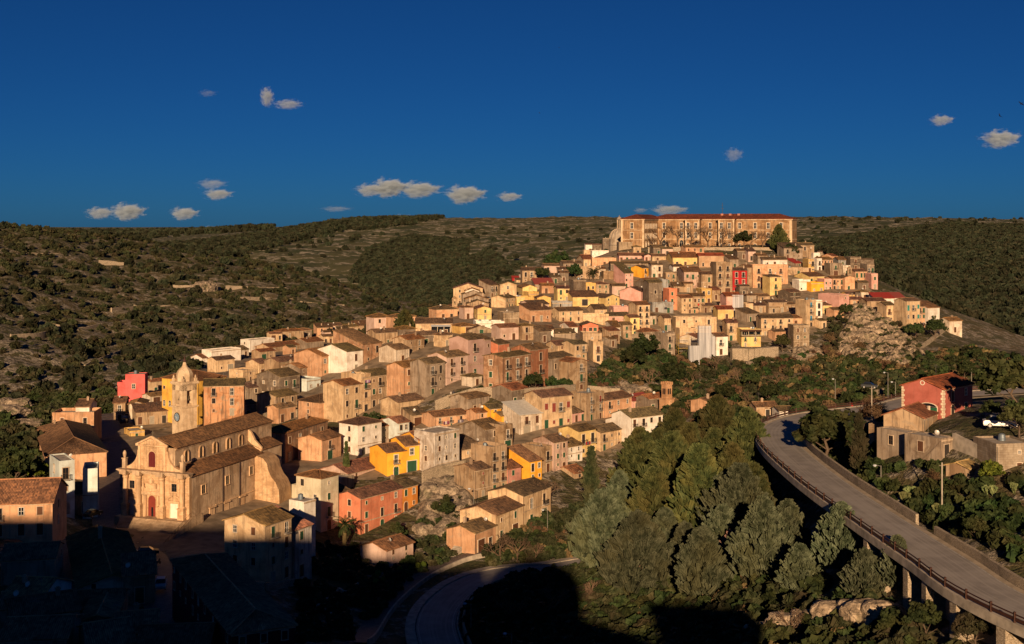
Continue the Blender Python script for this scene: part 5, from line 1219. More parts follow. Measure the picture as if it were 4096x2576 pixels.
def shortname(lab):
    for w in (' with ', ' beside ', ' between ', ' above ', ' below ', ' in the ', ' on the ', ' at the ', ' of the ', ' right ', ' left ', ' behind ', ' just ', ' directly ', ' attached', ' joined', ' in front', ' among', ' near', ', '):
        i = lab.find(w)
        if i > 0: lab = lab[:i]
    return lab
NAMES = {}
for lab, (ro, L, W, h, zb) in HOUSES.items():
    q = shortname(lab); NAMES.setdefault(q, []).append((ro, lab))
ANCH = [(project(v[0][0].location.x, v[0][0].location.y, v[0][0].location.z+3), q) for q, v in NAMES.items() if len(v) == 1 and len(q.split()) <= 7 and len(q.split()) >= 3]
taken = set()
def infill_label(px, py, cname):
    an = sorted(ANCH, key=lambda a: (a[0][0]-px)**2 + 2.2*(a[0][1]-py)**2)
    for a, q in an[:9]:
        dx, dy = px-a[0], py-a[1]
        rel = ('right of' if dx > 0 else 'left of') if abs(dx) > 1.4*abs(dy) else ('in front of' if dy > 0 else 'behind')
        l = '%s tile-roofed house just %s the %s' % (cname, rel, q)
        if l not in taken and len(l.split()) <= 16: taken.add(l); return l
    return None
def infill(seed=11, big=1.0, lim=.55):
    rng = random.Random(seed); cols = [('st','beige'),('st','beige'),('gr','grey'),('cr','cream'),('pe','peach'),('wb','off-white'),('pl','pinkish'),('dk','dark')]
    n = 0
    for poly, phi0 in TOWN:
        xs = [p[0] for p in poly]; ys = [p[1] for p in poly]
        cand = [(x+rng.uniform(-6,6), y+rng.uniform(-4,4)) for y in range(int(min(ys)), int(max(ys)), 11) for x in range(int(min(xs)), int(max(xs)), 16)]
        cand.sort(key=lambda c: c[1])
        for px, py in cand:
            if not inside(poly, px, py): continue
            if not (0 <= py < 2576 and 0 <= px < 4096) or covered[int(py/CELL), int(px/CELL)]: continue
            x, y, z = hit(px, py)
            phi = phi0 if phi0 else (80 if py < 1240 else 60 if py < 1380 else 40)
            phi += rng.uniform(-7, 7); p = math.radians(phi); F = (math.sin(p), math.cos(p)); Lf = (-math.cos(p), math.sin(p))
            L, W, h = rng.uniform(6, 11)*big, rng.uniform(6, 8.5)*big, rng.uniform(3.8, 6.6)*(.45+.55*big)
            x -= F[0]*L/2; y -= F[1]*L/2
            z = Hs(x, y)
            corners = [(x+F[0]*a*L+Lf[0]*b*W, y+F[1]*a*L+Lf[1]*b*W) for a in (0,.5,1) for b in (0,.5,1)]
            bad = False
            for fx, fy, rz, FL, FW in FOOT:
                if abs(fx-x) > 50 or abs(fy-y) > 50: continue
                c, s = math.cos(-rz), math.sin(-rz)
                k = 0
                for qx, qy in corners:
                    u, v = (qx-fx)*c-(qy-fy)*s, (qx-fx)*s+(qy-fy)*c
                    if .5 < u < FL-.5 and .5 < v < FW-.5: k += 1
                if k >= 3: bad = True; break
            if bad: continue
            class _R: pass
            rr = _R(); rr.location = Vector((x,y,z)); rr.rotation_euler = Vector((0,0,math.pi/2-p))
            cl = house_cells(rr, L, W, h, -1)
            if cl is None or (covered[cl[0],cl[1]] & cl[2]).sum() > lim*max(1,cl[2].sum()): continue
            ck, cn = rng.choice(cols); lab = infill_label(px, py, rng.choice(('low ','small ','modest ')) + cn)
            if lab is None: lab = infill_label(px, py, rng.choice(('plain ','weathered ','squat ','worn ')) + cn)
            if lab is None: continue
            corner_px = project(x, y, z); ep = project(x, y, z+h)[1]; rp = project(x+F[0]*L, y+F[1]*L, z)[0]
            house('Q', corner_px[0]/1.7017, corner_px[0]/1.7017, rp/1.7017, corner_px[1]/1.7017, ep/1.7017, phi, ck, rng.choice('gggghs'), 2 if h > 5 else 1, max(1,int(L/3.2)), 0, lab, 'Y%.2f d%.1f' % (y, W))
            covered[cl[0],cl[1]] |= cl[2]; FOOT.append((x,y,math.pi/2-p,L,W)); n += 1
    return n
N_INFILL = infill() + infill(23, .66, .68)

def town_ground():
    xs = np.arange(-130, 200, 2.0); ys = np.arange(170, 720, 2.0); X, Y = np.meshgrid(xs, ys); Z = H(X, Y); px = HX+X*FPX/Y; py = HY+(ZC-Z)*FPX/Y
    far = np.clip((Y-450)/500,0,1); left = np.clip((-X-.16*Y)/60,0,1); Z = Z+np.maximum(far,left*np.clip((Y-330)/100,0,1))*(fbm(X,Y,90,3)*5+fbm(X,Y,22,5)*1.6)*np.clip(2600/np.maximum(Y,1),.4,1)
    polys = [t[0] for t in TOWN] + [[(380,1640),(760,1680),(1180,1720),(1260,1900),(1230,2180),(1000,2340),(640,2340),(400,2200)]]
    inn = np.zeros(X.shape, bool)
    for pl in polys: inn |= inside_np(pl, px, py)
    idx = np.arange(X.size).reshape(X.shape); q = inn[:-1,:-1]&inn[1:,1:]&inn[:-1,1:]&inn[1:,:-1]
    F = np.stack([idx[:-1,:-1],idx[:-1,1:],idx[1:,1:],idx[1:,:-1]],-1)[q]
    TAG(OB('town_ground', np_mesh('town_ground', np.stack([X,Y,Z+.12],-1).reshape(-1,3), F, 'townground', True)), kind='structure')
def inside_np(poly, x, y):
    c = np.zeros(x.shape,bool); n = len(poly)
    for i in range(n):
        ax,ay = poly[i]; bx,by = poly[(i+1)%n]; c ^= ((ay > y) != (by > y)) & (x < (bx-ax)*(y-ay)/(by-ay+1e-12)+ax)
    return c
town_ground()

# ------------------------------------------------------------------ roads, viaduct, walls
def road_obj(name, pts, hw, mat, dz=0.02):
    return TAG(OB(name, ribbon(pts, hw, dz).mesh(name, [mat])), kind='structure')
road_obj('road', VIADUCT, 3.9, 'road'); road_obj('loop_road', LOOP, 3.3, 'road'); road_obj('street', ALLEY, 3.0, 'cobble'); road_obj('lane', LANE, 2.3, 'cobble')
MT['paint'] = m_plain('road_paint', (.45,.44,.42), .8, var=.5, sc=2.0)
for nm, base, d in (('road_line', VIADUCT, -3.3), ('road_line', VIADUCT, 3.2), ('loop_road_line', LOOP, -2.9), ('loop_road_line', LOOP, 2.8)):
    TAG(OB(nm, ribbon(offset(base, d, .028), .07).mesh(nm, ['paint'])), kind='structure')
MT['dust'] = m_plain('dusty_verge', (.40,.33,.25), .95, var=.35, sc=.7)
for d_ in (-3.75, 3.75): TAG(OB('road_verge', ribbon(offset(VIADUCT, d_, .03), .42).mesh('road_verge', ['dust'])), kind='structure')
TAG(OB('pavement', wallstrip(offset(LOOP, -4.3), 1.7, .13, 'concrete', 'pavement', -.6)), kind='structure')
TAG(OB('kerb', wallstrip(offset(LOOP, 3.6), .3, .14, 'concrete', 'kerb', -.6)), kind='structure')
LW = offset(LOOP, 4.6); TAG(OB('wall', wallstrip(LW[8:40], .35, .7, 'rubble', 'wall')), 'low stone wall on the inner side of the shadowed road loop', 'wall', None, 'thing')
def viaduct():
    r = EM('viaduct', 'road viaduct with concrete edge beam, dark guard rail and stone piers', 'viaduct', (0,0,0))
    e = offset(VIADUCT, -4.25); OB('edge_beam', wallstrip(e, .75, .14, 'concrete', 'edge_beam', -.95), r)
    mb = ribbon(VIADUCT, 4.2, -.45); OB('deck', mb.mesh('deck', ['concrete']), r)
    rail = offset(VIADUCT, -4.35)
    for z in (.35, .95):
        OB('guard_rail', wallstrip([p+Vector((0,0,z)) for p in rail], .08, .36 if z < .9 else .14, 'metal', 'guard_rail', 0.0), r, color=(.075,.035,.028,.3))
    pm = MB(); pm.box(-.12,.12,-.12,.12,0,1.15); pm.box(-.05,.05,-.05,.05,1.15,1.2); post = pm.mesh('rail_post', ['metal'])
    s = 0; last = None
    for p in rail:
        if last is None or (p-last).length > 2.9: OB('rail_post', post, r, p+Vector((0,0,.12)), color=(.06,.028,.022,.3)); last = p
    last = None
    for i, p in enumerate(VIADUCT):
        if p.y > 178 or p.y < 100: continue
        if last is None or (p-last).length > 6.2:
            last = p; t = VIADUCT[i+1]-VIADUCT[i]; a = math.atan2(t.y,t.x)-math.pi/2
            m = MB(); m.box(-4.5,-2.0,-.75,.75,-16,-.95); OB('pier', m.mesh('pier',['rubble']), r, p, a)
            m = MB(); m.prism([(-4.4,-.96),(-2.0,-.96),(-2.0,-2.2),(-3.4,-2.2)], -.9, .9); OB('corbel', m.mesh('corbel',['rubble']), r, p, a)
    m = wallstrip(offset([p for p in VIADUCT if 100 < p.y < 185], -1.9, -.96), .5, .2, 'rubble', 'back_wall', -15); OB('back_wall', m, r)
viaduct()
V = VIADUCT
iA = [i for i,p in enumerate(V) if p.y < 172][-1]; iB = [i for i,p in enumerate(V) if p.y < 244][-1]
TAG(OB('parapet_wall', wallstrip(offset(V[:iA], 4.5), .45, 1.15, 'drystone', 'parapet_wall', -1.0)), 'pale dry stone wall along the right side of the curving road', 'wall', None, 'thing')
TAG(OB('parapet_wall', wallstrip(offset(V[iA+2:iB+8], 4.5), .45, 1.3, 'rubble', 'concrete_wall', -1.0)), 'dark stone wall along the inside of the road bend', 'wall', None, 'thing')
def wall_px(pts, h, label, t=.6, mat='rubble', name='retaining_wall'):
    P = [Vector(hit(a,b)) for a,b in pts]; P = _spl(P, 2.0)
    rs = random.Random(int(pts[0][0]))
    Q = [Vector((p.x,p.y,Hs(p.x,p.y)+rs.uniform(-.15,.15))) for p in P]
    TAG(OB(name, wallstrip(Q, t, h, mat, name, -3.0)), label, 'wall', None, 'thing')
wall_px([(1740,1645),(1850,1605),(1990,1588)], 3.0, 'stone retaining wall with plants below the pale pink arched house')
wall_px([(2100,1612),(2200,1600),(2300,1592)], 4.0, 'stone retaining wall below the brown palace garden', mat='drystone')
wall_px([(2530,1352),(2640,1330)], 1.6, 'low stone wall along the lane under the tall cream house')
wall_px([(1690,1935),(1780,1905),(1860,1890)], 3.0, 'stone wall holding the street below the orange row')
wall_px([(3430,1600),(3520,1575),(3600,1552)], 1.3, 'lower dry stone terrace wall left of the red farmhouse', mat='drystone')
wall_px([(3440,1568),(3560,1535),(3650,1500)], 1.2, 'middle dry stone terrace wall left of the red farmhouse', mat='drystone')
wall_px([(3480,1520),(3600,1490)], 1.0, 'upper dry stone terrace wall above the red farmhouse', mat='drystone')
wall_px([(3680,1400),(3740,1355),(3800,1318)], 1.8, 'curving stone wall below the white garage house', mat='drystone')
wall_px([(3815,1790),(3980,1860)], 2.2, 'long grey garden wall right of the concrete house', mat='concrete')
wall_px([(2925,1440),(3010,1440),(3105,1432)], 4.6, 'broad stone terrace wall under the yellow veranda house', t=3.0)
wall_px([(1180,2340),(1060,2360),(950,2330)], 1.2, 'stone wall at the foot of the terrace row in shadow')
wall_px([(2480,1600),(2420,1596),(2350,1590)], 3.5, 'rubble wall with a water tank left of the crenellated tower')
wall_px([(1010,1700),(1100,1672),(1190,1668)], 2.4, 'overgrown garden wall behind the church choir')
for i,(pl,lb) in enumerate((([(150,235),(280,238),(400,240)],'long pale dry stone wall high on the left hill'),([(980,418),(1120,422),(1250,430)],'dry stone wall above the cave crag on the left hill'),([(1280,420),(1450,428),(1620,432)],'upper long terrace wall at the right end of the left hill'),([(1330,486),(1560,490),(1790,500)],'lower long terrace wall at the right end of the left hill'),([(630,548),(820,535),(1040,526)],'dry stone wall across the middle of the left hill'),([(760,530),(880,575)],'short slanting wall in the middle of the left hill'),([(0,800),(160,795),(300,780),(480,735)],'slanting field wall low on the left hill'),([(480,872),(580,830),(680,790)],'wall of the green field above the pink-red blocks'),([(560,275),(700,290)],'short upper wall of the left hill, brown slope'),([(1700,510),(1950,530)],'last terrace wall of the left hill above the town roofs'),([(300,640),(450,660),(560,640)],'broken wall in the rocky part of the left hill'),([(60,700),(220,690),(350,650)],'broken wall near the left edge of the left hill'))):
    wall_px([(a*.706,850+b*.706) for a,b in pl], .9, lb, .8, 'rubble', 'dry_stone_wall')
TERR = [Vector(P3(1015,2300,233)), Vector(P3(1060,2296,232))]
# garden path, steps and little planters in the shadow below the salmon house
gp = [Vector(hit(a,b)) for a,b in ((1420,2576),(1500,2480),(1590,2380),(1700,2300),(1830,2240),(1930,2215))]
gp = [Vector((p.x,p.y,Hs(p.x,p.y)+.25)) for p in _spl(gp)]
TAG(OB('path', ribbon(gp, 1.7, .0).mesh('path', ['cobble'])), kind='structure')
TAG(OB('wall', wallstrip(offset(gp, 2.0, -.2), .35, .75, 'concrete', 'wall')), 'low wall between the garden path and the road loop', 'wall', None, 'thing')
def planter(pts, label):
    P = [Vector(hit(a,b)) for a,b in pts]; P = [Vector((p.x,p.y,Hs(p.x,p.y))) for p in P]
    TAG(OB('planter', wallstrip(P, .4, .9, 'concrete', 'planter')), label, 'planter')
planter([(1270,2440),(1330,2395),(1355,2370),(1420,2410)], 'angled white planter wall in the shadowed garden')
planter([(1290,2445),(1330,2475)], 'short low wall beside the angled planter in shadow')
planter([(1380,2385),(1440,2345),(1442,2310)], 'taller white garden wall behind the angled planter')
def steps_px(px, py, n, w, rz, label):
    x,y,z = hit(px,py); r = EM('steps', label, 'steps', (x,y,z), rz)
    for k in range(n): m = MB(); m.box(-w/2,w/2,k*.36,k*.36+.4,-1.5,.12+k*.2); OB('step', m.mesh('step',['concrete']), r)
steps_px(1800,2225,16,2.0,math.radians(-35),'short flight of stone steps left of the cream double house')
steps_px(1650,1800,22,2.2,math.radians(-10),'steep stone steps beside the pale blue house')

# ------------------------------------------------------------------ rock
def rock(px, py, rx, ry, rz, seed, label, mat='rock', group=None, sink=.35):
    x,y,_ = hit(px,py); z = Hs(x,y)
    import bmesh
    bm = bmesh.new(); bmesh.ops.create_icosphere(bm, subdivisions=5, radius=1.0)
    off = Vector((seed*7.3, seed*3.1, seed*1.7))
    for v in bm.verts:
        p = v.co.copy(); p = Vector([math.copysign(abs(c)**.62, c) for c in p])*.86; q = Vector((p.x*rx, p.y*ry, p.z*rz))*.5+off
        d = 0.0; a = 1.0; f = .45
        for o in range(5): d += a*(1-2*abs(mnoise.noise(q*f))); a *= .55; f *= 2.2
        lay = math.floor(q.z*1.6+mnoise.noise(q*.4)*1.2); st = (mnoise.noise(Vector((lay*3.7+seed, q.x*.25, q.y*.25))))*.22
        v.co = Vector((p.x*(1+.20*d+st), p.y*(1+.20*d+st), p.z*(1+.16*d)))
    me = bpy.data.meshes.new('rock_outcrop'); bm.to_mesh(me); bm.free(); me.materials.append(MT[mat])
    o = OB('rock_outcrop', me, None, (x,y,z+rz*(1-2*sink)*.5), seed*1.3, (rx,ry,rz)); return TAG(o, label, 'rock', group)
RK = [(3450,1290,8,7,7,'uppermost crag of the pale cliff on the right spur'),(3510,1330,9,6,8,'jagged crag in the middle of the pale cliff on the right spur'),(3570,1390,9,6,7,'crag at the right foot of the pale cliff on the spur'),(3425,1370,9,6,8,'crag at the left foot of the pale cliff on the spur'),
      (3385,1415,8,6,6,'low pale crag above the dry reeds'),(3520,1440,9,6,5,'flat pale crag below the spur cliff'),(3620,1420,6,5,4,'small crag beside the curving stone wall'),(3640,1345,5,5,5,'crag under the cream long-balcony house'),
      (3200,1420,6,4,6,'rock face under the twin-arch stone tower'),(3255,1440,5,4,5,'crag right of the twin-arch stone tower'),(2990,1465,6,4,4,'rock below the broad stone terrace wall'),(3070,1465,5,4,4,'rock at the right foot of the broad terrace wall'),
      (2515,1580,6,3.5,5,'left part of the streaked cliff beside the crenellated tower'),(2570,1580,6,3.5,5.5,'middle part of the streaked cliff beside the crenellated tower'),(2630,1598,5,3.5,5,'right part of the streaked cliff behind the crenellated tower'),
      (1715,1975,5,4,5,'overgrown rock below the orange row, left'),(1790,1985,6,4,5,'cave rock below the orange row, right'),(1745,2045,6,4,5,'hollow rock with a ruined wall right of the deep orange house'),(1825,2050,5,4,4.5,'rock above the green slope left of the cream double house'),(1690,2125,4,4,3.5,'rock at the foot of the deep orange house'),(1765,2130,4,3,2.5,'low rock on the green slope behind the small pinkish house')]
for i,(a,b,c,d,e,l) in enumerate(RK): k_ = .5 if i < 8 else .5; rock(a,b,c*k_,d*k_,e*.42,i+1,l,'palerock' if i < 8 else 'rock')
rr_ = random.Random(4)
for i in range(15):
    a = 3020+40*i; b = 2560-75*math.sin(min(1,i/9)*1.5)+rr_.uniform(-8,8); s_ = rr_.uniform(.7,1.15)
    rock(a,b,2.5*s_,1.5*s_,2.0*s_,40+i,['first','second','third','fourth','fifth','sixth','seventh','eighth','ninth','tenth','eleventh','twelfth','thirteenth','fourteenth','last'][i]+' block from the left in the bright rock ledge at the bottom right','palerock','blocks of the bright rock ledge',.3)
def cliff(poly, xr, yr, amp, label, mat, step=.8):
    xs = np.arange(*xr, step); ys = np.arange(*yr, step); X, Y = np.meshgrid(xs, ys); Z = H(X, Y); px = HX+X*FPX/Y; py = HY+(ZC-Z)*FPX/Y
    far = np.clip((Y-450)/500,0,1); Z = Z+far*(fbm(X,Y,90,3)*5+fbm(X,Y,22,5)*1.6)
    m = inside_np(poly, px, py).astype(float)
    for _ in range(7): m = (m+np.roll(m,1,0)+np.roll(m,-1,0)+np.roll(m,1,1)+np.roll(m,-1,1))/5
    rid = (1-2*np.abs(fbm(X,Y,17,21)))*.5+(1-2*np.abs(fbm(X,Y,6,22)))*.35+fbm(X,Y,2.4,23)*.35+np.floor(fbm(X,Y,11,24)*4)/4*.8
    Z = Z+m*amp*(.35+.65*rid)-(1-m)*1.2
    keep = m > .04; idx = np.arange(X.size).reshape(X.shape); q = keep[:-1,:-1]&keep[1:,1:]&keep[:-1,1:]&keep[1:,:-1]
    F = np.stack([idx[:-1,:-1],idx[:-1,1:],idx[1:,1:],idx[1:,:-1]],-1)[q]
    TAG(OB('cliff', np_mesh('cliff', np.stack([X,Y,Z],-1).reshape(-1,3), F, mat)), label, 'cliff', None, 'thing')
cliff([(3400,1235),(3470,1225),(3530,1265),(3610,1330),(3700,1420),(3620,1470),(3480,1460),(3370,1450),(3340,1390),(3385,1300)],(120,185),(455,600),4.0,'steep pale limestone cliff below the spur houses','palerock')
cliff([(2380,1520),(2480,1500),(2660,1520),(2690,1600),(2560,1620),(2400,1610)],(20,55),(330,400),2.5,'low streaked rock slope left of the crenellated tower','rock',.7)
cliff([(1680,1930),(1780,1915),(1870,1900),(1900,2020),(1880,2100),(1760,2150),(1660,2140),(1680,2040)],(-26,-6),(255,305),2.2,'overgrown cave rock slope below the orange row','rock',.6)
cliff([(3150,1395),(3280,1390),(3300,1440),(3180,1450)],(105,135),(460,530),2.5,'rocky bank under the twin-arch stone tower','palerock')
for i,(a,b,s) in enumerate(((40,1690,6),(95,1735,5),(20,1640,5),(70,1640,5),(15,1990,4),(130,1800,3),(820,1160,7))):
    rock(a,b,s,s*.8,s*.7,60+i,['grey crag at the left edge above the valley bushes','grey crag beside the left edge crag, a little lower','upper grey crag at the left edge','grey crag right of the upper left edge crag','small crag behind the peach house at the left edge','lone boulder left of the peach terrace house','dark cave crag in the middle of the left hill'][i],'rock')

# ------------------------------------------------------------------ scaffolding
def scaffold(px, py, w, d, h, rz, label, nets, col=(.35,.30,.24,.3), lift=2.0):
    x,y,z = hit(px,py); r = EM('scaffolding', label, 'scaffolding', (x,y,z-.5), rz)
    nx = max(2,int(w/2.2)+1)
    for i in range(nx):
        for yy in (0,d): m = MB(); m.bar((w*i/(nx-1),yy,0),(w*i/(nx-1),yy,h+.8),.06,5); OB('pole', m.mesh('pole',['metal']), r, color=col)
    zz = lift
    while zz < h:
        m = MB(); m.box(0,w,.1,d-.1,zz-.06,zz); OB('platform', m.mesh('platform',['concrete']), r)
        m = MB(); m.bar((0,0,zz+1.0),(w,0,zz+1.0),.04); m.bar((0,d,zz+1),(w,d,zz+1),.04); m.bar((0,0,zz+1),(0,d,zz+1),.04); OB('handrail', m.mesh('handrail',['metal']), r, color=col); zz += 2.0
    if nets:
        def net(a,b,nm='net'):
            a,b=Vector(a),Vector(b); m=MB(); n=max(2,int((b-a).length/1.1)); t=(b-a).normalized(); q=Vector((t.y,-t.x,0))
            for i in range(n):
                p0=a+(b-a)*(i/n)+q*(.12*math.sin(i*2.1)); p1=a+(b-a)*((i+1)/n)+q*(.12*math.sin((i+1)*2.1))
                for k in range(4):
                    m.face([p0+Vector((0,0,h*k/4)),p1+Vector((0,0,h*k/4)),p1+Vector((0,0,h*(k+1)/4)),p0+Vector((0,0,h*(k+1)/4))])
            OB(nm, m.mesh(nm,['net']), r)
        net((-.1,-.15,0),(w/2,-.15,0)); net((w/2,-.15,0),(w+.1,-.15,0)); net((-.15,d,0),(-.15,-.1,0)); net((w+.15,-.1,0),(w+.15,d,0))
scaffold(2798,1455,4.6,2.2,15.0,math.radians(8),'tall scaffolding wrapped in grey netting in front of the cream block',True)
scaffold(2760,1462,3.6,2.2,8.0,math.radians(8),'lower scaffolding wrapped in grey netting left of the tall one',True)
scaffold(2826,1432,3.4,2.2,9.0,math.radians(8),'netted scaffolding against the white two-balcony house',True)
scaffold(2714,1420,4.2,2.4,8.0,math.radians(8),'open yellow scaffold stairs left of the grey netting',False,(.55,.36,.08,.3))
scaffold(2930,1256,4.8,1.6,9.0,math.radians(6),'pinkish netted scaffolding on the wrapped pink house',True,(.3,.12,.1,.3))

# ------------------------------------------------------------------ vegetation: shared meshes
def quads_mesh(name, C, U, V, mat):
    """leaf faces: centres C, half axes U and V"""
    n = len(C); Q = np.empty((n,4,3)); Q[:,0] = C-U-V; Q[:,1] = C+U-V; Q[:,2] = C+U+V; Q[:,3] = C-U+V
    return np_mesh(name, Q.reshape(-1,3), np.arange(4*n).reshape(n,4), mat)
def rand_dirs(rs, n):
    v = rs.normal(size=(n,3)); return v/np.linalg.norm(v,axis=1)[:,None]
def leaf_quads(rs, C, size, mat, name, N=None, asp=1.5):
    n = len(C); a = rand_dirs(rs, n)
    if N is not None: a = a*.75+N; a /= np.linalg.norm(a,axis=1)[:,None]+1e-9
    b = rand_dirs(rs, n); U = np.cross(a,b); U /= np.linalg.norm(U,axis=1)[:,None]+1e-9; V = np.cross(a,U)
    s = size*rs.uniform(.6,1.4,(n,1)); return quads_mesh(name, C, U*s*.5, V*s*.5*asp, mat)
def clumps(rs, nclump, per, shell, crad, flat=1.0):
    """leaf positions gathered in clumps over an uneven crown; shell(dir)->radius vector"""
    D = rand_dirs(rs, nclump); D[:,2] = np.abs(D[:,2])*1.0-.25*(rs.rand(nclump)<.35); 
    cc = np.array([shell(d) for d in D])*rs.uniform(.55,1.0,(nclump,1)); cr = crad*rs.uniform(.6,1.35,nclump)
    o = rand_dirs(rs, nclump*per)*rs.uniform(.35,1,(nclump*per,1))**.6; o[:,2] *= flat
    P = np.repeat(cc,per,0)+o*np.repeat(cr,per)[:,None]; N = o/np.linalg.norm(o,axis=1)[:,None]
    return P, N
def trunk_mesh(h, r, rs, nb=7, spread=.35, mat='bark', z1=.8):
    mb = MB(); p = Vector((0,0,-.6)); pts = [p]
    for k in range(1,6): pts.append(Vector((rs.uniform(-1,1)*h*.02*k, rs.uniform(-1,1)*h*.02*k, h*z1*k/5)))
    for i in range(5): mb.bar(pts[i], pts[i+1], r*(1-.16*i), 6, 0, r*(1-.16*(i+1)))
    for k in range(nb):
        a = rs.uniform(0,6.28); i = rs.randint(1,4); b = pts[i]; e = b+Vector((math.cos(a)*h*spread, math.sin(a)*h*spread, h*rs.uniform(.12,.35))); mb.bar(b, e, r*.4, 4, 0, r*.12)
    return mb.mesh('trunk', [mat])
VAR = {}
def build_variants():
    # broadleaf trees, model height 1 unit = metre based (h = 7)
    out = []
    for s in range(5):
        rs = np.random.RandomState(100+s); ax = np.array([rs.uniform(2.4,3.2), rs.uniform(2.4,3.2), rs.uniform(2.3,3.0)])
        ph = rs.uniform(0,6.28,4)
        def shell(d): 
            k = 1+.22*math.sin(3*math.atan2(d[1],d[0])+ph[0])+.18*math.sin(4*d[2]+ph[1]); return d*ax*k
        P,N = clumps(rs, 95, 34, shell, .62); P[:,2] += 4.2
        out.append((leaf_quads(rs,P,.30,'leaf','crown',N), trunk_mesh(6.2,.2,rs), 7.2))
    VAR['broad'] = out
    for nm,mat in (('ivy','ivy'),('lime','lime'),('scrubtree','scrub')):
        o2 = []
        for s in range(3):
            rs = np.random.RandomState(140+s); 
            P,N = clumps(rs, 80, 34, lambda d: d*np.array([2.7,2.6,2.5])*(1+.3*math.sin(3*math.atan2(d[1],d[0])+s)), .65); P[:,2] += 3.6
            o2.append((leaf_quads(rs,P,.30,mat,'crown',N), trunk_mesh(5.4,.18,rs), 6.4))
        VAR[nm] = o2
    # conifers with upward feathery sprays (h = 12)
    def conifer(seed, h, R, nb, mat, top=1.0, dens=9, up=.55, sp=.55, low=.06):
        rs = np.random.RandomState(seed); C=[];U=[];V=[]
        for b in range(nb):
            t = low+(1-low)*(b+rs.rand())/nb; a = rs.uniform(0,6.28); prof = (1-t)**.9*(.6+.4*min(1,t*4))*1.12
            r = R*(prof+.05)*rs.uniform(.72,1.18); base = np.array([0,0,h*t*.96]); d = np.array([math.cos(a),math.sin(a),up*rs.uniform(.5,1.2)]); d/=np.linalg.norm(d)
            for k in range(dens):
                f = rs.uniform(.35,1.0); p = base+d*r*f+rs.normal(size=3)*.16*(r*.35+.3)
                q = d*.6+np.array([0,0,.75])+rs.normal(size=3)*.35; q/=np.linalg.norm(q); side=np.cross(q,rs.normal(size=3)); side/=np.linalg.norm(side)
                l = sp*rs.uniform(.7,1.3)
                C.append(p+q*l*.4); V.append(q*l*.5); U.append(side*l*.19)
                s2=np.cross(q,side); C.append(p+q*l*.4); V.append(q*l*.5); U.append(s2*l*.19)
        rs2=np.random.RandomState(seed); return quads_mesh('crown', np.array(C),np.array(U),np.array(V),mat), trunk_mesh(h,.22,rs2,3,.1,z1=.9), h
    VAR['conifer'] = [conifer(200+s,12,rs_,340,'conifer',dens=7,sp=1.25) for s,rs_ in enumerate((5.6,5.2,6.2,5.4))]
    VAR['pine'] = [conifer(220+s,12,rs_,330,'pine',dens=7,sp=1.15,up=.3) for s,rs_ in enumerate((5.4,5.0,6.0))]
    VAR['cypress'] = [conifer(230+s,10,1.3,240,m_,dens=9,sp=.6,up=1.6) for s,m_ in enumerate(('pine','pine'))]
    VAR['browncypress'] = [conifer(235,12,2.3,260,'scrub',dens=9,sp=.7,up=1.2)]
    # bare trees
    o = []
    for s in range(4):
        rs = random.Random(300+s); mb = MB()
        def grow(p, d, l, r, dep):
            if dep == 0 or l < .12: return
            e = p+d*l; mb.bar(p, e, r, 4 if dep > 3 else 3, 0, r*.7)
            for k in range(3 if dep > 3 else rs.choice((2,3))):
                a = Vector((rs.gauss(0,1),rs.gauss(0,1),rs.gauss(.25,.7))).normalized(); grow(e, (d*.85+a*.62).normalized(), l*rs.uniform(.66,.84), r*.68, dep-1)
        grow(Vector((0,0,-.4)), Vector((0,0,1)), 2.4, .26, 6); me = mb.mesh('branches',['twig']); o.append((me, None, 7.5))
    VAR['bare'] = o
    # palms
    def palm(seed, n, fl, th, tr, thatch):
        rs = random.Random(seed); mb = MB()
        for k in range(n):
            a = 6.283*k/n*2.4+rs.uniform(-.2,.2); el = rs.uniform(-.55,1.2); l = fl*rs.uniform(.85,1.1); prev = Vector((0,0,th)); 
            for j in range(7):
                t=(j+1)/7; e2 = el-1.35*t*t; d = Vector((math.cos(a)*math.cos(e2),math.sin(a)*math.cos(e2),math.sin(e2))); cur = prev+d*l/7; side = Vector((-math.sin(a),math.cos(a),0))
                w = fl*.20*(1-.5*abs(2*t-1))
                for sg in (-1,1):
                    for q in (0,.5):
                        b0 = prev.lerp(cur,q); tip = b0+side*sg*w+d*w*.75-Vector((0,0,w*.45)); mb.face([b0,b0+d*.13,tip])
                mb.bar(prev,cur,.035,3); prev = cur
        cr = mb.mesh('fronds',['leaf']); tb = MB(); tb.lathe([(tr*1.35,-.5),(tr,.6),(tr*.9,th*.7),(tr*(1.9 if thatch else 1.1),th*.86),(tr*.8,th+.1),(0,th+.2)],9); return (cr, tb.mesh('trunk',['bark' if not thatch else 'dryleaf']), th+fl*.7)
    VAR['palm'] = [palm(1,42,2.6,4.6,.42,True), palm(2,34,3.2,3.6,.36,False)]
    # bushes and small forest trees for the slopes
    for nm,mat,nq,sz in (('bush','scrub',60,.62),('bushg','leaf',60,.55),('fbush','forest',44,.9),('dry','dryleaf',46,.5),('ivybush','ivy',70,.5)):
        o2=[]
        for s in range(4):
            rs=np.random.RandomState(400+s); P,N=clumps(rs,nq//4,8,lambda d: d*np.array([1.0,1.0,.85]),.42); P[:,2]+=.5; o2.append(leaf_quads(rs,P,sz,mat,nm,N))
        VAR[nm]=o2
    o2=[]
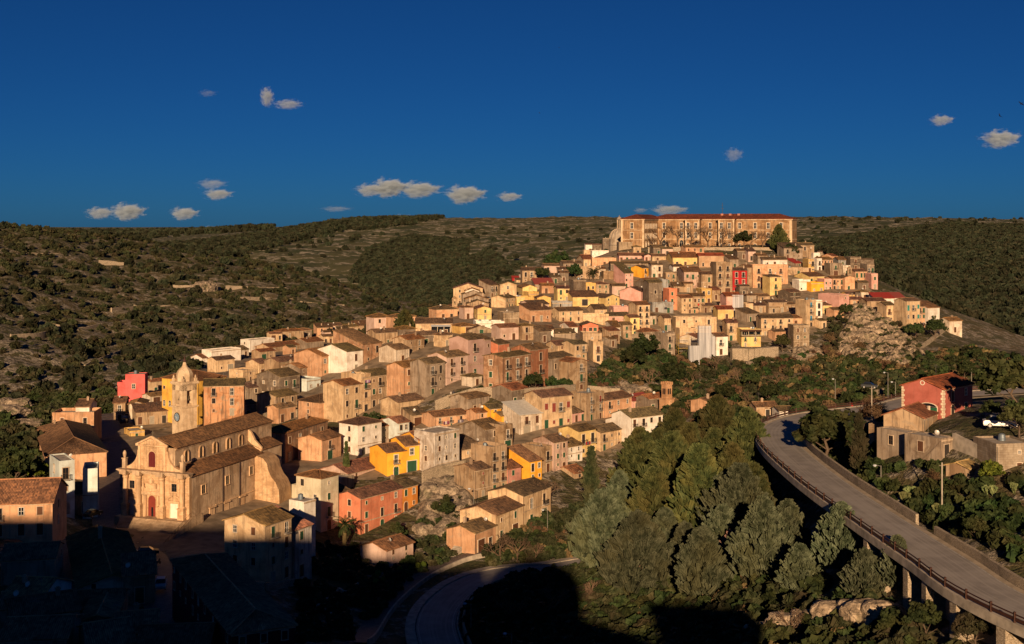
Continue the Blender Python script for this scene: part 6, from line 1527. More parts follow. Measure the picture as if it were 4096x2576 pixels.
    for s in range(3):
        mb=MB(); rs=random.Random(500+s)
        for k in range(60):
            a=rs.uniform(0,6.28); r=rs.uniform(0,.9); b=Vector((math.cos(a)*r,math.sin(a)*r,-.2)); lean=Vector((rs.gauss(.35,.25),rs.gauss(0,.2),0)); l=rs.uniform(1.6,3.0); p=b
            for j in range(3): q=p+(Vector((0,0,1))*(1-.28*j)+lean*(.4+.7*j)).normalized()*l/3; mb.bar(p,q,.045-.01*j,3); p=q
            for j in range(3): mb.face([p, p+Vector((rs.gauss(.3,.2),rs.gauss(0,.25),-.35)), p+Vector((.05,.05,-.1))])
        o2.append(mb.mesh('reeds',['dryleaf']))
    VAR['reed']=o2
    mb=MB(); rs=np.random.RandomState(9); D=rand_dirs(rs,700); VAR['ball']=[(leaf_quads(rs,D*rs.uniform(.82,1.0,(700,1))+np.array([0,0,2.3]),.24,'lime','crown',D), trunk_mesh(1.6,.08,rs,0,z1=1.0), 3.3)]
    cp=[]
    for s in range(2):
        mb=MB(); rs=random.Random(600+s)
        def pad(p,d,n,dep):
            side=d.cross(n).normalized(); c=p+d*.24
            ring=[c+d*.26*math.cos(t)+side*.18*math.sin(t) for t in np.linspace(0,6.283,9)[:-1]]
            for k in range(8): mb.face([ring[k],ring[(k+1)%8],c+n*.05]); mb.face([ring[(k+1)%8],ring[k],c-n*.05])
            if dep>0:
                for j in range(2): dd=(d+side*rs.uniform(-1,1)+Vector((0,0,.5))).normalized(); nn=(n+Vector((rs.gauss(0,.6),rs.gauss(0,.6),0))).normalized(); nn=(nn-dd*nn.dot(dd)).normalized(); pad(p+d*.46,dd,nn,dep-1)
        for k in range(7): a=rs.uniform(0,6.28); d=Vector((math.cos(a)*.4,math.sin(a)*.4,1)).normalized(); n=Vector((math.cos(a),math.sin(a),0)); n=(n-d*n.dot(d)).normalized(); pad(Vector((rs.uniform(-.6,.6),rs.uniform(-.6,.6),0)),d,n,4)
        cp.append((mb.mesh('pads',['cactus']),None,2.2))
    VAR['cactus']=cp
build_variants()
_tc = [0]
def tree(kind, px, pyb, pyt, label, name=None, wid=1.0, group=None, var=None, cat='tree', rot=None):
    x,y,z = hit(px,pyb); h = (pyb-pyt)*y/FPX; _tc[0] += 1
    cr, tr, mh = VAR[kind][(var if var is not None else _tc[0]) % len(VAR[kind])]; s = h/mh
    nm = name or {'broad':'broadleaf_tree','ivy':'evergreen_tree','lime':'bright_shrub','scrubtree':'olive_tree','conifer':'conifer_tree','pine':'pine_tree','cypress':'cypress_tree','browncypress':'cypress_tree','bare':'bare_tree','palm':'palm_tree','ball':'topiary_tree','cactus':'prickly_pear'}[kind]
    r = EM(nm, label, cat, (x,y,z-.15), (_tc[0]*1.9) % 6.28 if rot is None else rot, group); r.scale = (s*wid,s*wid,s)
    OB('crown' if kind != 'bare' else 'branches', cr, r)
    if tr: OB('trunk', tr, r)
    return r

def scatter(name, label, cat, P, S, variants, seed=0, tilt=0.0):
    """uncountable growth: one object, instances on its own points"""
    me = bpy.data.meshes.new(name); me.vertices.add(len(P)); me.vertices.foreach_set('co', np.asarray(P,np.float32).ravel())
    a = me.attributes.new('size','FLOAT','POINT'); a.data.foreach_set('value', np.asarray(S,np.float32))
    rs = np.random.RandomState(seed+77); b = me.attributes.new('turn','FLOAT_VECTOR','POINT'); rv = np.zeros((len(P),3),np.float32); rv[:,2] = rs.uniform(0,6.28,len(P)); rv[:,:2] = rs.normal(0,tilt+1e-6,(len(P),2)); b.data.foreach_set('vector', rv.ravel())
    c = me.attributes.new('pick','INT','POINT'); c.data.foreach_set('value', rs.randint(0,len(variants),len(P)).astype(np.int32))
    o = OB(name, me); TAG(o, label, cat, None, 'stuff')
    ng = bpy.data.node_groups.new(name+'_nodes','GeometryNodeTree'); ng.interface.new_socket('Geometry',in_out='INPUT',socket_type='NodeSocketGeometry'); ng.interface.new_socket('Geometry',in_out='OUTPUT',socket_type='NodeSocketGeometry')
    N,L = ng.nodes,ng.links; gi,go = N.new('NodeGroupInput'),N.new('NodeGroupOutput'); ip = N.new('GeometryNodeInstanceOnPoints'); gj = N.new('GeometryNodeGeometryToInstance')
    for i,v in enumerate(reversed(variants)):
        key = 'src_'+v.name; ob = bpy.data.objects.get(key) or bpy.data.objects.new(key, v)
        oi = N.new('GeometryNodeObjectInfo'); oi.inputs['Object'].default_value = ob; oi.inputs['As Instance'].default_value = False; L.new(oi.outputs['Geometry'], gj.inputs[0])
    def attr(nm,t): x = N.new('GeometryNodeInputNamedAttribute'); x.data_type = t; x.inputs['Name'].default_value = nm; return x.outputs[0]
    L.new(gi.outputs[0],ip.inputs['Points']); L.new(gj.outputs[0],ip.inputs['Instance']); ip.inputs['Pick Instance'].default_value = True
    L.new(attr('pick','INT'),ip.inputs['Instance Index']); L.new(attr('turn','FLOAT_VECTOR'),ip.inputs['Rotation']); L.new(attr('size','FLOAT'),ip.inputs['Scale'])
    L.new(ip.outputs[0],go.inputs[0]); md = o.modifiers.new('growth','NODES'); md.node_group = ng
    return o
def np_inside(poly, x, y):
    c = np.zeros(x.shape,bool); n = len(poly)
    for i in range(n):
        ax,ay = poly[i]; bx,by = poly[(i+1)%n]
        m = ((ay > y) != (by > y)) & (x < (bx-ax)*(y-ay)/(by-ay+1e-12)+ax); c ^= m
    return c
def sample(poly, xr, yr, n, seed, thr=-9, sc=40, avoid=True):
    """ground points whose place in the view falls in a photo polygon"""
    rs = np.random.RandomState(seed); x = rs.uniform(*xr,n); y = rs.uniform(*yr,n); z = H(x,y)
    far = np.clip((y-450)/500,0,1); left = np.clip((-x-.16*y)/60,0,1); z += np.maximum(far,left*np.clip((y-330)/100,0,1))*(fbm(x,y,90,3)*5+fbm(x,y,22,5)*1.6)*np.clip(2600/np.maximum(y,1),.4,1)
    px = HX+x*FPX/y; py = HY+(ZC-z)*FPX/y; k = np_inside(poly,px,py)
    if thr > -9: k &= (fbm(x,y,sc,seed)+rs.uniform(-.25,.25,n)) > thr
    if avoid:
        for fx,fy,rz,FL,FW in FOOT:
            s = np.where(k & (np.abs(x-fx) < 50) & (np.abs(y-fy) < 50))[0]
            if len(s): c,s_ = math.cos(-rz),math.sin(-rz); u = (x[s]-fx)*c-(y[s]-fy)*s_; v = (x[s]-fx)*s_+(y[s]-fy)*c; k[s[(u>-1.2)&(u<FL+1.2)&(v>-1.2)&(v<FW+1.2)]] = False
        for pts,hw in ROADS:
            A = np.array([(p.x,p.y) for p in pts[::2]])
            s = np.where(k & (y < 420))[0]
            if len(s): d2 = ((x[s,None]-A[None,:,0])**2+(y[s,None]-A[None,:,1])**2).min(1); k[s[d2 < (hw+1.6)**2]] = False
    return np.stack([x[k],y[k],z[k]],-1), rs
HILL = [(-400,860),(0,890),(560,940),(1000,1030),(1400,1140),(1740,1220),(1640,1330),(1550,1345),(1250,1350),(1000,1380),(850,1450),(600,1570),(480,1630),(340,1600),(130,1630),(110,1960),(0,2040),(-400,2040)]
P,rs = sample(HILL,(-520,60),(330,1060),46000,1,.10,26); kk_ = rs.rand(len(P)) < np.where((P[:,1] < 600)&(P[:,0] < -90), .55, 1.0); P = P[kk_]; scatter('hillside_scrub','dense dark green scrub covering the rocky left hill','scrub',P,rs.uniform(.45,1.35,len(P))*(1+.55*(fbm(P[:,0],P[:,1],60,8)>.1)),VAR['bush'],1)
P,rs = sample(HILL,(-520,60),(330,1060),3600,2,.2,70); scatter('hill_trees','taller dark trees among the scrub on the left hill','trees',P,rs.uniform(1.6,2.8,len(P)),VAR['fbush'],2)
RF = [(3170,985),(3420,950),(3800,900),(4300,920),(4300,1480),(3960,1420),(3830,1345),(3690,1262),(3530,1195),(3500,1060),(3300,1010)]
P,rs = sample(RF,(120,900),(640,2100),42000,3,-.40,120,False); scatter('right_forest','dark forest covering the far slope on the right','forest',P,rs.uniform(2.2,3.9,len(P)),VAR['fbush'],3)
MF = [(640,985),(900,960),(1080,930),(1400,882),(1780,872),(1640,900),(1350,930),(1120,980),(1000,1015),(900,1040)]
P,rs = sample(MF,(-1200,100),(1500,3200),15000,4,-.40,200,False); scatter('ridge_forest','dark pine forest along the distant ridge','forest',P,rs.uniform(3.2,5.2,len(P)),VAR['fbush'],4)
MF2 = [(1480,1000),(1640,950),(1870,970),(1860,1050),(1960,1010),(2050,1090),(1800,1215),(1720,1230),(1520,1190),(1400,1120)]
P,rs = sample(MF2,(-350,60),(1100,2400),16000,5,-.45,160,False); scatter('valley_forest','dark wood filling the valley behind the town','forest',P,rs.uniform(3.0,4.6,len(P)),VAR['fbush'],5)
FB = [(700,1030),(1000,970),(1480,930),(2480,905),(2460,1000),(2250,1080),(1900,1120),(1500,1180),(1100,1060)]
P,rs = sample(FB,(-900,500),(1200,3200),2600,6,.08,130,False); scatter('field_trees','scattered trees and hedges on the distant terraced fields','trees',P,rs.uniform(2.0,3.6,len(P)),VAR['fbush'],6)
P,rs = sample([(200,915),(1100,895),(1100,985),(600,985),(200,960)],(-2800,-700),(3300,7500),3500,21,.12,400,False); scatter('distant_woods','dark woods on the far hills at the left horizon','woods',P,rs.uniform(6,11,len(P)),VAR['fbush'],21)
FR = [(3160,870),(4200,880),(4200,960),(3750,920),(3400,960),(3160,1000)]
P,rs = sample(FR,(300,1500),(1500,3000),1200,7,.12,130,False); scatter('plateau_trees','scattered trees on the plateau fields to the right','trees',P,rs.uniform(1.8,3.4,len(P)),VAR['fbush'],7)
GORGE = [(2340,1520),(2480,1420),(2700,1405),(2950,1460),(3160,1440),(3330,1400),(3640,1440),(3900,1400),(4150,1480),(4150,1560),(3780,1520),(3600,1580),(3330,1640),(3050,1700),(2900,1740),(2700,1700),(2640,1640),(2480,1560),(2360,1590)]
P,rs = sample(GORGE,(20,260),(280,580),5200,8,-.30,30); scatter('gorge_bushes','green bushes and brambles below the upper town','bushes',P,rs.uniform(.9,2.1,len(P)),VAR['bush']+VAR['ivybush']+VAR['bushg'],8)
P,rs = sample(GORGE,(20,260),(280,580),2600,9,-.05,25); scatter('gorge_brush','brown leafless brush below the upper town','brush',P,rs.uniform(1.0,2.0,len(P)),VAR['dry'],9)
SLOPE = [(1880,2180),(2200,2080),(2420,1980),(2650,1850),(2760,1750),(3050,1700),(3080,1900),(3300,2060),(3560,2230),(3800,2390),(4150,2520),(4150,2650),(1900,2650),(1850,2400),(1990,2310)]
P,rs = sample(SLOPE,(-12,95),(118,330),8000,10,-.30,22); scatter('slope_bushes','bushes and brambles on the wooded slope below the road','bushes',P,rs.uniform(.6,1.5,len(P)),VAR['bush']+VAR['bushg'],10)
P,rs = sample(SLOPE,(-12,95),(118,330),1800,11,.05,14); scatter('slope_brush','reddish brown brush on the slope below the road','brush',P,rs.uniform(.6,1.3,len(P)),VAR['dry'],11)
BENCH = [(3200,1780),(3420,1700),(3560,1830),(3800,1900),(3900,1950),(4150,1900),(4150,2280),(3800,2140),(3600,2060),(3420,1980)]
P,rs = sample(BENCH,(45,120),(140,270),2600,12,-.35,16); scatter('garden_bushes','lush green bushes between the road and the concrete house','bushes',P,rs.uniform(.6,1.35,len(P)),VAR['bushg']+VAR['ivybush'],12)
LOWG = [(1180,2240),(1300,2170),(1420,2180),(1560,2180),(1700,2080),(1850,2000),(1900,2100),(1880,2200),(1700,2290),(1560,2400),(1440,2560),(1180,2576),(1200,2400)]
P,rs = sample(LOWG,(-60,0),(170,290),1700,13,-.2,18); scatter('garden_plants','green plants and shrubs in the garden below the houses','bushes',P,rs.uniform(.5,1.2,len(P)),VAR['bushg']+VAR['bush'],13)
GR = [(1900,1560),(2360,1500),(2380,1590),(2100,1620),(1750,1640),(1560,1720),(1500,1720),(1600,1680)]
P,rs = sample(GR,(-60,40),(320,400),700,14,.05,14); scatter('street_plants','weeds and shrubs along the retaining walls of the middle street','bushes',P,rs.uniform(.6,1.3,len(P)),VAR['ivybush'],14)
CLIFF = [(3330,1250),(3480,1230),(3620,1330),(3700,1440),(3400,1460),(3300,1400)]
P,rs = sample(CLIFF,(110,180),(440,600),1500,15,-.1,14); P[:,2] += 1.6; scatter('cliff_plants','small shrubs clinging to the pale cliff','bushes',P,rs.uniform(.5,1.2,len(P)),VAR['bush'],15)
LEFTV = [(0,1540),(200,1540),(470,1590),(480,1660),(430,1680),(380,1660),(215,1690),(200,1900),(150,2060),(0,2060)]
P,rs = sample(LEFTV,(-190,-90),(230,470),2600,16,-.45,20); scatter('valley_bushes','leafy bushes in the valley at the left edge','bushes',P,rs.uniform(1.2,2.6,len(P)),VAR['bushg']+VAR['bush'],16)
P,rs = sample([(3270,1365),(3460,1380),(3480,1480),(3300,1480)],(90,180),(380,560),230,17); scatter('reeds','brown dry reed thicket below the cliff','reeds',P,rs.uniform(1.3,2.2,len(P)),VAR['reed'],17,.15)
P,rs = sample([(3440,1600),(3560,1610),(3560,1690),(3450,1700)],(60,110),(200,320),120,18); scatter('road_reeds','straw-coloured reeds beside the road bend','reeds',P,rs.uniform(.9,1.4,len(P)),VAR['reed'],18,.1)
P,rs = sample([(3680,1880),(3900,1880),(3900,2010),(3700,2010)],(50,110),(150,240),160,19); scatter('garden_reeds','brown reed clump in front of the block house','reeds',P,rs.uniform(.8,1.3,len(P)),VAR['reed'],19,.15)
# ------------------------------------------------------------------ single trees
TL = [('conifer',2408,2300,1975,'big silvery conifer at the left front of the grove, beside the shadow'),('conifer',2552,2385,2060,'silvery conifer in the front row, second from the left of the grove'),('conifer',2660,2260,2040,'silvery conifer behind the front row in the middle of the grove'),('conifer',2808,2400,2120,'silvery conifer in the front row at the centre of the grove'),
      ('conifer',3050,2340,2005,'large silvery conifer left of the pink blossom tree and road'),('conifer',2960,2190,1870,'silvery conifer at the back right of the grove near the road edge'),('pine',2800,2170,1790,'tall olive-green pine in the centre of the grove'),('pine',2690,2080,1740,'tall olive-green pine left of the central pine'),
      ('pine',2560,2010,1720,'dark pine right of the big white house'),('pine',2700,1880,1640,'dark pine behind the grove, below the lone peach cottage'),('pine',2870,1840,1590,'olive-green pine just left of the road bend'),('pine',2990,1900,1640,'dark pine beside the guard rail at the road bend'),
      ('conifer',2480,2070,1890,'small silvery conifer above the big silvery conifer'),('browncypress',2365,2040,1785,'brownish cypress below the cream awning house'),('cypress',2635,1800,1690,'slim dark cypress beside the big white house'),('conifer',3365,2300,2020,'silvery conifer overlapping the road edge'),
      ('conifer',3590,2360,2150,'small conifer at the guard rail left of the first pier'),('conifer',2900,2150,1900,'conifer behind the blossom tree'),('browncypress',3435,1900,1650,'brownish cypress between the leafy tree and the concrete house'),
      ('broad',4060,1690,1410,'large dark leafy tree at the right edge behind the farmhouse'),('broad',3965,1690,1600,'leafy tree right of the red farmhouse'),('broad',4080,1760,1600,'leafy tree at the right edge below the large dark one'),('lime',3960,1945,1840,'orange tree with yellow-green leaves by the block house'),
      ('ivy',2580,1450,1340,'dark ivy-covered tree mass below the lane'),('ivy',2530,1480,1390,'dark evergreen left below the ivy mass'),('pine',1620,1345,1240,'dark pine on the skyline left of the cream veranda house'),('ivy',2230,1095,1005,'dark brown-green tree above the red-roofed barn'),
      ('ivy',2300,1120,1060,'evergreen beside the red-roofed barn'),('ivy',2170,1125,1070,'evergreen left of the dark brown-green tree'),('ivy',2140,1568,1492,'pointed evergreen in the brown palace garden'),('ivy',2210,1568,1508,'round evergreen in the brown palace garden, middle'),('ivy',2260,1566,1512,'round evergreen in the brown palace garden, right'),
      ('ivy',2975,995,925,'dark round evergreen in front of the great palace'),('pine',3115,1005,900,'tall dark evergreen at the right end of the great palace'),('ivy',3160,1030,975,'evergreen bush under the right corner of the great palace'),('lime',140,1945,1835,'bright yellow-green bush below the blue-white house'),('broad',60,1960,1800,'dark leafy tree at the left edge'),
      ('broad',3000,1560,1480,'leafy tree below the broad stone terrace wall'),('broad',2900,1620,1530,'dark leafy tree in the gorge, middle'),('broad',3080,1620,1530,'dark leafy tree in the gorge, right of the middle one'),('ivy',2690,1560,1450,'dark evergreen above the crenellated tower'),('broad',3130,1410,1340,'bush tree below the long cream row'),
      ('ivy',2905,1400,1365,'green shrub tree right of the white two-balcony house'),('ivy',3380,1270,1215,'round bright bush below the pink house with bare side'),('broad',3660,1370,1290,'bush tree under the spur houses'),('broad',3740,1360,1270,'dark bush tree below the plain white house'),('broad',3760,1560,1460,'leafy tree behind the red farmhouse'),
      ('broad',3860,1530,1440,'leafy tree behind the farmhouse, further right'),('ivy',1780,2080,1990,'ivy-covered wall tree right of the hollow rock'),('ivy',1490,1760,1650,'ivy-clad tree beside the steep stone steps'),('cypress',1385,1900,1765,'tall ivy column left of the tall white house'),('broad',1585,2160,2090,'round bush at the foot of the deep orange house'),
      ('scrubtree',2300,2230,2150,'bushy tree right of the cream double house'),('scrubtree',2200,2210,2140,'bushy tree below the right half of the cream double house'),('broad',3630,1680,1630,'hedge bush left of the green gate'),('broad',3700,1680,1632,'hedge bush in front of the red farmhouse'),
      ('broad',3420,2040,1960,'leafy shrub inside the road bend'),('broad',3560,2100,2010,'leafy shrub by the concrete wall'),('broad',3900,2160,2060,'leafy shrub behind the pale stone wall'),('scrubtree',3250,2480,2390,'bush above the bright rock ledge'),('broad',3700,2560,2400,'leafy tree below the viaduct piers'),('broad',3560,2570,2440,'leafy tree left below the viaduct'),('scrubtree',3900,2600,2440,'bush at the foot of the right viaduct piers')]
TL += [('conifer',2470,2250,2010,'silvery conifer just behind the big one beside the shadow'),('conifer',2740,2330,2100,'silvery conifer between the front row conifers, centre left'),('conifer',2890,2280,2030,'silvery conifer behind the centre of the front row'),('conifer',3150,2260,2010,'silvery conifer close below the guard rail'),('conifer',3200,2380,2180,'low conifer right of the large silvery conifer'),('pine',2620,2170,1880,'olive-green pine behind the second silvery conifer'),('pine',2760,1960,1700,'olive-green pine among the back row of the grove'),('pine',2630,1930,1720,'dark pine below the big white house'),('pine',2930,2030,1780,'olive-green pine beside the guard rail, middle'),('pine',2860,1960,1720,'dark pine left of the road bend, second row'),('conifer',2330,2180,2040,'small conifer above the left edge of the big shadow'),('pine',3020,2090,1860,'olive-green pine leaning over the guard rail'),('scrubtree',2420,2130,2030,'bushy tree left of the grove'),('scrubtree',2260,2120,2030,'bushy tree below the ruined house'),('conifer',3460,2400,2200,'conifer below the road between the two lone conifers')]
for i,(k,a,b,c,l) in enumerate(TL): tree(k,a,b,c,l,wid={'conifer':1.0,'ivy':1.15,'broad':1.12}.get(k,1.0))
for i,(x,t) in enumerate(((820,285),(985,290),(1115,275),(1280,290),(1420,300),(1560,350),(1690,330),(1805,340),(740,420))):
    tree('bare',2300+x*.4153,992,780+t*.4153,['first','second','third','fourth','fifth','sixth','seventh','eighth','small leftmost'][i]+' bare tree in front of the great palace, counted from the left' if i < 8 else 'small bare tree at the far left in front of the great palace',group='bare trees before the great palace',wid=1.1)
for a,b,c,l in ((2000,2260,2130,'bare brown tree in front of the cream double house, left'),(2070,2250,2150,'bare brown tree in front of the cream double house, right'),(2140,2250,2170,'low bare shrub left of the silvery conifers'),(2180,2060,1915,'bare grey tree right of the lone orange house'),(3160,2550,2435,'bare little tree on the bright rock ledge'),(2380,2420,2320,'bare shrub under the big silvery conifer'),
                (2600,1560,1470,'bare grey tree in the gorge below the ivy mass'),(2860,1510,1420,'fan-shaped bare tree below the scaffolding'),(2950,1560,1470,'bare tree in the gorge, right of the fan-shaped one'),(3120,1560,1480,'bare tree in the gorge below the twin-arch tower'),(3000,1640,1560,'bare tree in the gorge above the white roadside house'),(2760,1560,1480,'brown bare tree left in the gorge'),(1735,1562,1525,'bare shrub in front of the tall stained grey house'),
                (2200,2480,2330,'leafless tree in the shadow beside the road loop'),(2050,2500,2380,'leafless tree in the shadow inside the road loop')): tree('bare',a,b,c,l,wid=1.15)
tree('broad',3300,1865,1615,'large round leafy tree shading the road bend',wid=1.35)
r = tree('conifer',2925,2310,2130,'pink blossoming shrub left of the large silvery conifer',name='blossom_tree'); r.children[0].data = VAR['conifer'][0][0].copy(); r.children[0].data.materials[0] = MT['blossom']
tree('palm',1378,2195,2058,'palm with a thatched trunk in front of the salmon-red house',var=0); tree('palm',2372,1128,1064,'dark palm in the upper town below the dome',var=1)
ox,oy,kk = REG['P']
for i,(a,b,s) in enumerate(((1065,925,105),(1140,885,90),(1170,945,75),(1085,825,95),(1045,860,90),(1255,815,90),(1315,770,85),(1240,890,70),(1330,800,85),(1375,800,80),(1430,770,90),(1500,740,90),(1560,720,80))):
    tree('ball',ox+a*kk,oy+(b+14)*kk,oy+(b-s)*kk,['front sunlit topiary ball in the garden','sunlit topiary ball right of the front one','lowest sunlit topiary ball by the path','topiary ball behind the front sunlit one','leftmost topiary ball of the garden group','topiary ball against the small pinkish house','topiary ball at the right corner of the small pinkish house','half-shaded topiary ball by the path','first shaded topiary ball along the path from the house','second shaded topiary ball along the path','third shaded topiary ball along the path','fourth shaded topiary ball along the path','last shaded topiary ball along the path'][i],group='clipped round trees in the garden',cat='tree')
for a,b,l in ((3620,2010,'prickly pear above the concrete wall'),(3650,1990,'prickly pear beside the reed clump'),(3750,2060,'prickly pear behind the pale stone wall'),(3960,1985,'prickly pear below the block house'),(4050,1975,'prickly pear at the right edge below the block house')): tree('cactus',a,b,b-48,l,cat='cactus')

# ------------------------------------------------------------------ houses of the upper quarter around the viewpoint (behind the camera; they throw the big shadow)
def upper_house(x0, x1, y0, d, top, label, roof='g', col=CO['st']):
    g = min(Hs(x0,y0), Hs(x1,y0), Hs((x0+x1)/2,y0-d)); r = EM('house', label, 'house', (x0, y0-d, g))
    L = x1-x0; rise = {'g': d/2*.3, 'f': 0, 'h': min(L,d)/2*.3}[roof]; h = top-g-rise
    mb, gab = roof_mb(L, d, h, roof, .3, 0.0, .3) if roof != 'f' else (None, [])
    wall_part('wall', L, d, h, -6, gab, 'plaster', r, col, parapet=.5 if roof == 'f' else 0)
    if mb: OB('roof', mb.mesh('roof',['tiles']), r, color=(1,1,1,1))
    for k in range(max(1,int(L/4))):
        for fl in range(max(1,int(h/3.4))):
            o = OB('window', win_mesh('w')[0], r, ((k+.5)*L/max(1,int(L/4)), d, fl*3.3+1.0), math.pi, 1, (.6,.5,.38,.3)); OB('pane', win_mesh('w')[1], o, color=(.6,.58,.55,.2))
upper_house(-135,-92,-30,16,117.4,'tall beige house of the upper quarter, far left behind the viewpoint')
upper_house(-92.3,-70.8,-30,14,116.6,'beige house of the upper quarter behind the viewpoint, second from the left')
upper_house(-71.0,-44.8,-30,14,114.0,'lower beige house of the upper quarter behind the viewpoint')
upper_house(-45,-32.8,-30,12,108.2,'small house of the upper quarter left of the domed church','f')
upper_house(-33,-19.6,-30,12,106.2,'flat-roofed house of the upper quarter beside the domed church','f')
def upper_church():
    g = Hs(-10,-36); r = EM('church', 'domed church of the upper quarter behind the viewpoint', 'church', (-10.5,-36,g)); zt = 109.7-g
    m = MB(); m.box(-9.3,9.3,-8,6,-6,zt-5.2); OB('wall', m.mesh('wall',['plaster']), r, color=CO['st'])
    m = MB(); m.lathe([(8.9,zt-5.3),(8.8,zt-4.4)]+[(8.8*math.cos(t),zt-4.4+4.4*math.sin(t)) for t in np.linspace(.1,1.55,9)],24); OB('dome', m.mesh('dome',['plaster'],True), r, color=CO['gr'])
upper_church()
upper_house(9.6,22.4,-30,10,102.7,'low house of the upper quarter right of the viewpoint','h')

# ------------------------------------------------------------------ cars
def car_meshes():
    b = MB(); prof = [(-2.05,.32),(2.05,.32),(2.1,.6),(2.02,.82),(1.15,.95),(-1.75,.98),(-2.08,.85),(-2.1,.5)]
    for s in (-1,1): pass
    def loft(prof, w0, w1, zmid, mb, mi):
        n=len(prof)
        for k in range(n):
            p,q=prof[k],prof[(k+1)%n]; wp=w0 if p[1]<=zmid else w1; wq=w0 if q[1]<=zmid else w1
            mb.face([(p[0],-wp,p[1]),(q[0],-wq,q[1]),(q[0],wq,q[1]),(p[0],wp,p[1])],mi)
        for s in (-1,1):
            f=[(p[0],s*(w0 if p[1]<=zmid else w1),p[1]) for p in prof]; mb.face(f if s<0 else f[::-1],mi)
    loft(prof,.86,.82,.7,b,0); body=b.mesh('body',['metal'])
    c = MB(); loft([(-1.7,.97),(1.05,.95),(.35,1.42),(-1.2,1.46)],.78,.62,1.2,c,0); cab=c.mesh('windows',['glass'])
    t = MB(); loft([(-1.22,1.44),(.36,1.41),(.2,1.48),(-1.1,1.5)],.64,.6,1.46,t,0); top=t.mesh('car_roof',['metal'])
    w = MB(); w.lathe([(.12,-.1),(.31,-.1),(.31,.1),(.12,.1)],12); ty=w.mesh('tyre',['tint']); w2=MB(); w2.lathe([(0,-.11),(.2,-.11),(.2,.11),(0,.11)],10); rim=w2.mesh('rim',['metal'])
    h = MB(); h.box(-.04,.04,-.17,.17,-.07,.07); return body,cab,top,ty,rim,h.mesh('headlight',['tint'])
CARM = car_meshes()
def car(px, py, rz, col, label, sc=1.0, z=None):
    x,y,zz = hit(px,py); zz = Hs(x,y)+.5 if z is None else z
    r = EM('car', label, 'car', (x,y,zz), rz); r.scale=(sc,)*3; bd,cab,top,ty,rim,hl = CARM
    OB('body',bd,r,color=col+(.2,)); OB('windows',cab,r); OB('car_roof',top,r,color=col+(.2,))
    for sx in (-1.3,1.3):
        for sy in (-.78,.78):
            w = OB('wheel',ty,r,(sx,sy,.31),color=(.015,.015,.015,.2)); w.rotation_euler=(math.pi/2,0,0); OB('rim',rim,w,color=(.4,.4,.4,.2))
    for sy in (-.6,.6): OB('headlight',hl,r,(2.05,sy,.68),color=(.8,.78,.7,.1)); OB('tail_light',hl,r,(-2.08,sy,.75),color=(.35,.02,.02,.1))
car(643,2372,math.radians(-78),(.42,.43,.46),'silver car parked in the shadowed street',z=43.2)
car(590,2237,math.radians(15),(.02,.02,.025),'black car at the foot of the church stairs',z=38.6)
car(372,2118,math.radians(70),(.025,.035,.03),'dark green car left of the church stairs',z=40.0)
car(498,1700,math.radians(95),(.02,.02,.03),'dark car parked by the whitewashed gable house',1.0)
car(505,1678,math.radians(95),(.5,.5,.5),'pale car parked by the small stone house with red door',1.0)
car(1984,1214,math.radians(80),(.22,.02,.02),'red car on the sloping street of the upper town')
car(1989,1226,math.radians(80),(.7,.7,.7),'white car below the red car on the sloping street')
car(1951,1204,math.radians(60),(.5,.48,.42),'pale car across the sloping street, beside the grey balcony house')
car(3478,1620,math.radians(-20),(.025,.03,.035),'dark car driving out of the road bend',z=58.05)
car(4000,1722,math.radians(-15),(.7,.7,.7),'white van parked among bushes at the right edge',1.25)

# ------------------------------------------------------------------ lamps, poles, signs, cables
def lamp(px, pyb, pyt, label, head=(.62,.66,.72,.2), arm=1.0):
    x,y,z = hit(px,pyb); h = (pyb-pyt)*y/FPX
    r = EM('street_lamp', label, 'lamp', (x,y,z)); m = MB(); m.bar((0,0,-.3),(0,0,h),.09,6,0,.06); OB('pole', m.mesh('pole',['metal']), r, color=(.22,.21,.19,.3))
    m = MB(); m.bar((0,0,h-.1),(-arm,0,h+.1),.04,5); OB('arm', m.mesh('arm',['metal']), r, color=(.22,.21,.19,.3))
    m = MB(); m.lathe([(0,.12),(.2,.1),(.34,0),(.3,-.05),(.2,-.2),(0,-.25)],10); OB('lamp_head', m.mesh('lamp_head',['tint'],True), r, (-arm,0,h+.05), color=head)
lamp(3341,1622,1516,'slim street lamp left of the chevron signs',arm=.6); lamp(3552,1595,1490,'street lamp on the outer side of the far road'); lamp(3582,1598,1528,'short street lamp beside the far road wall'); lamp(3664,1660,1564,'street lamp in front of the red farmhouse gable'); lamp(3524,1960,1862,'street lamp inside the road bend')
lamp(1884,2560,2415,'street lamp in the shadow beside the road loop',(.45,.55,.7,.1)); lamp(2047,2640,2535,'street lamp at the bottom in the deep shadow',(.45,.55,.7,.1)); lamp(2190,2130,2040,'lamp with three heads in front of the cream double house'); lamp(3886,1530,1472,'street lamp behind the red farmhouse'); lamp(1895,2060,1955,'lamp post beside the beige balcony houses')
def pole(px, pyb, pyt, label, r0=.14):
    x,y,z = hit(px,pyb); h = (pyb-pyt)*y/FPX; r = EM('utility_pole', label, 'pole', (x,y,z))
    m = MB(); m.bar((0,0,-.5),(0,0,h),r0,8,0,r0*.65); OB('post', m.mesh('post',['concrete']), r); m = MB(); m.box(-.45,.45,-.05,.05,h-.5,h-.4); OB('crossarm', m.mesh('crossarm',['metal']), r, color=(.2,.17,.14,.3)); return Vector((x,y,z+h))
q1 = pole(3487,1684,1545,'tall pale utility pole left of the farmhouse'); q2 = pole(3750,1640,1512,'utility pole at the corner of the red farmhouse'); q3 = pole(3768,2060,1850,'tall utility pole in front of the reed clump')
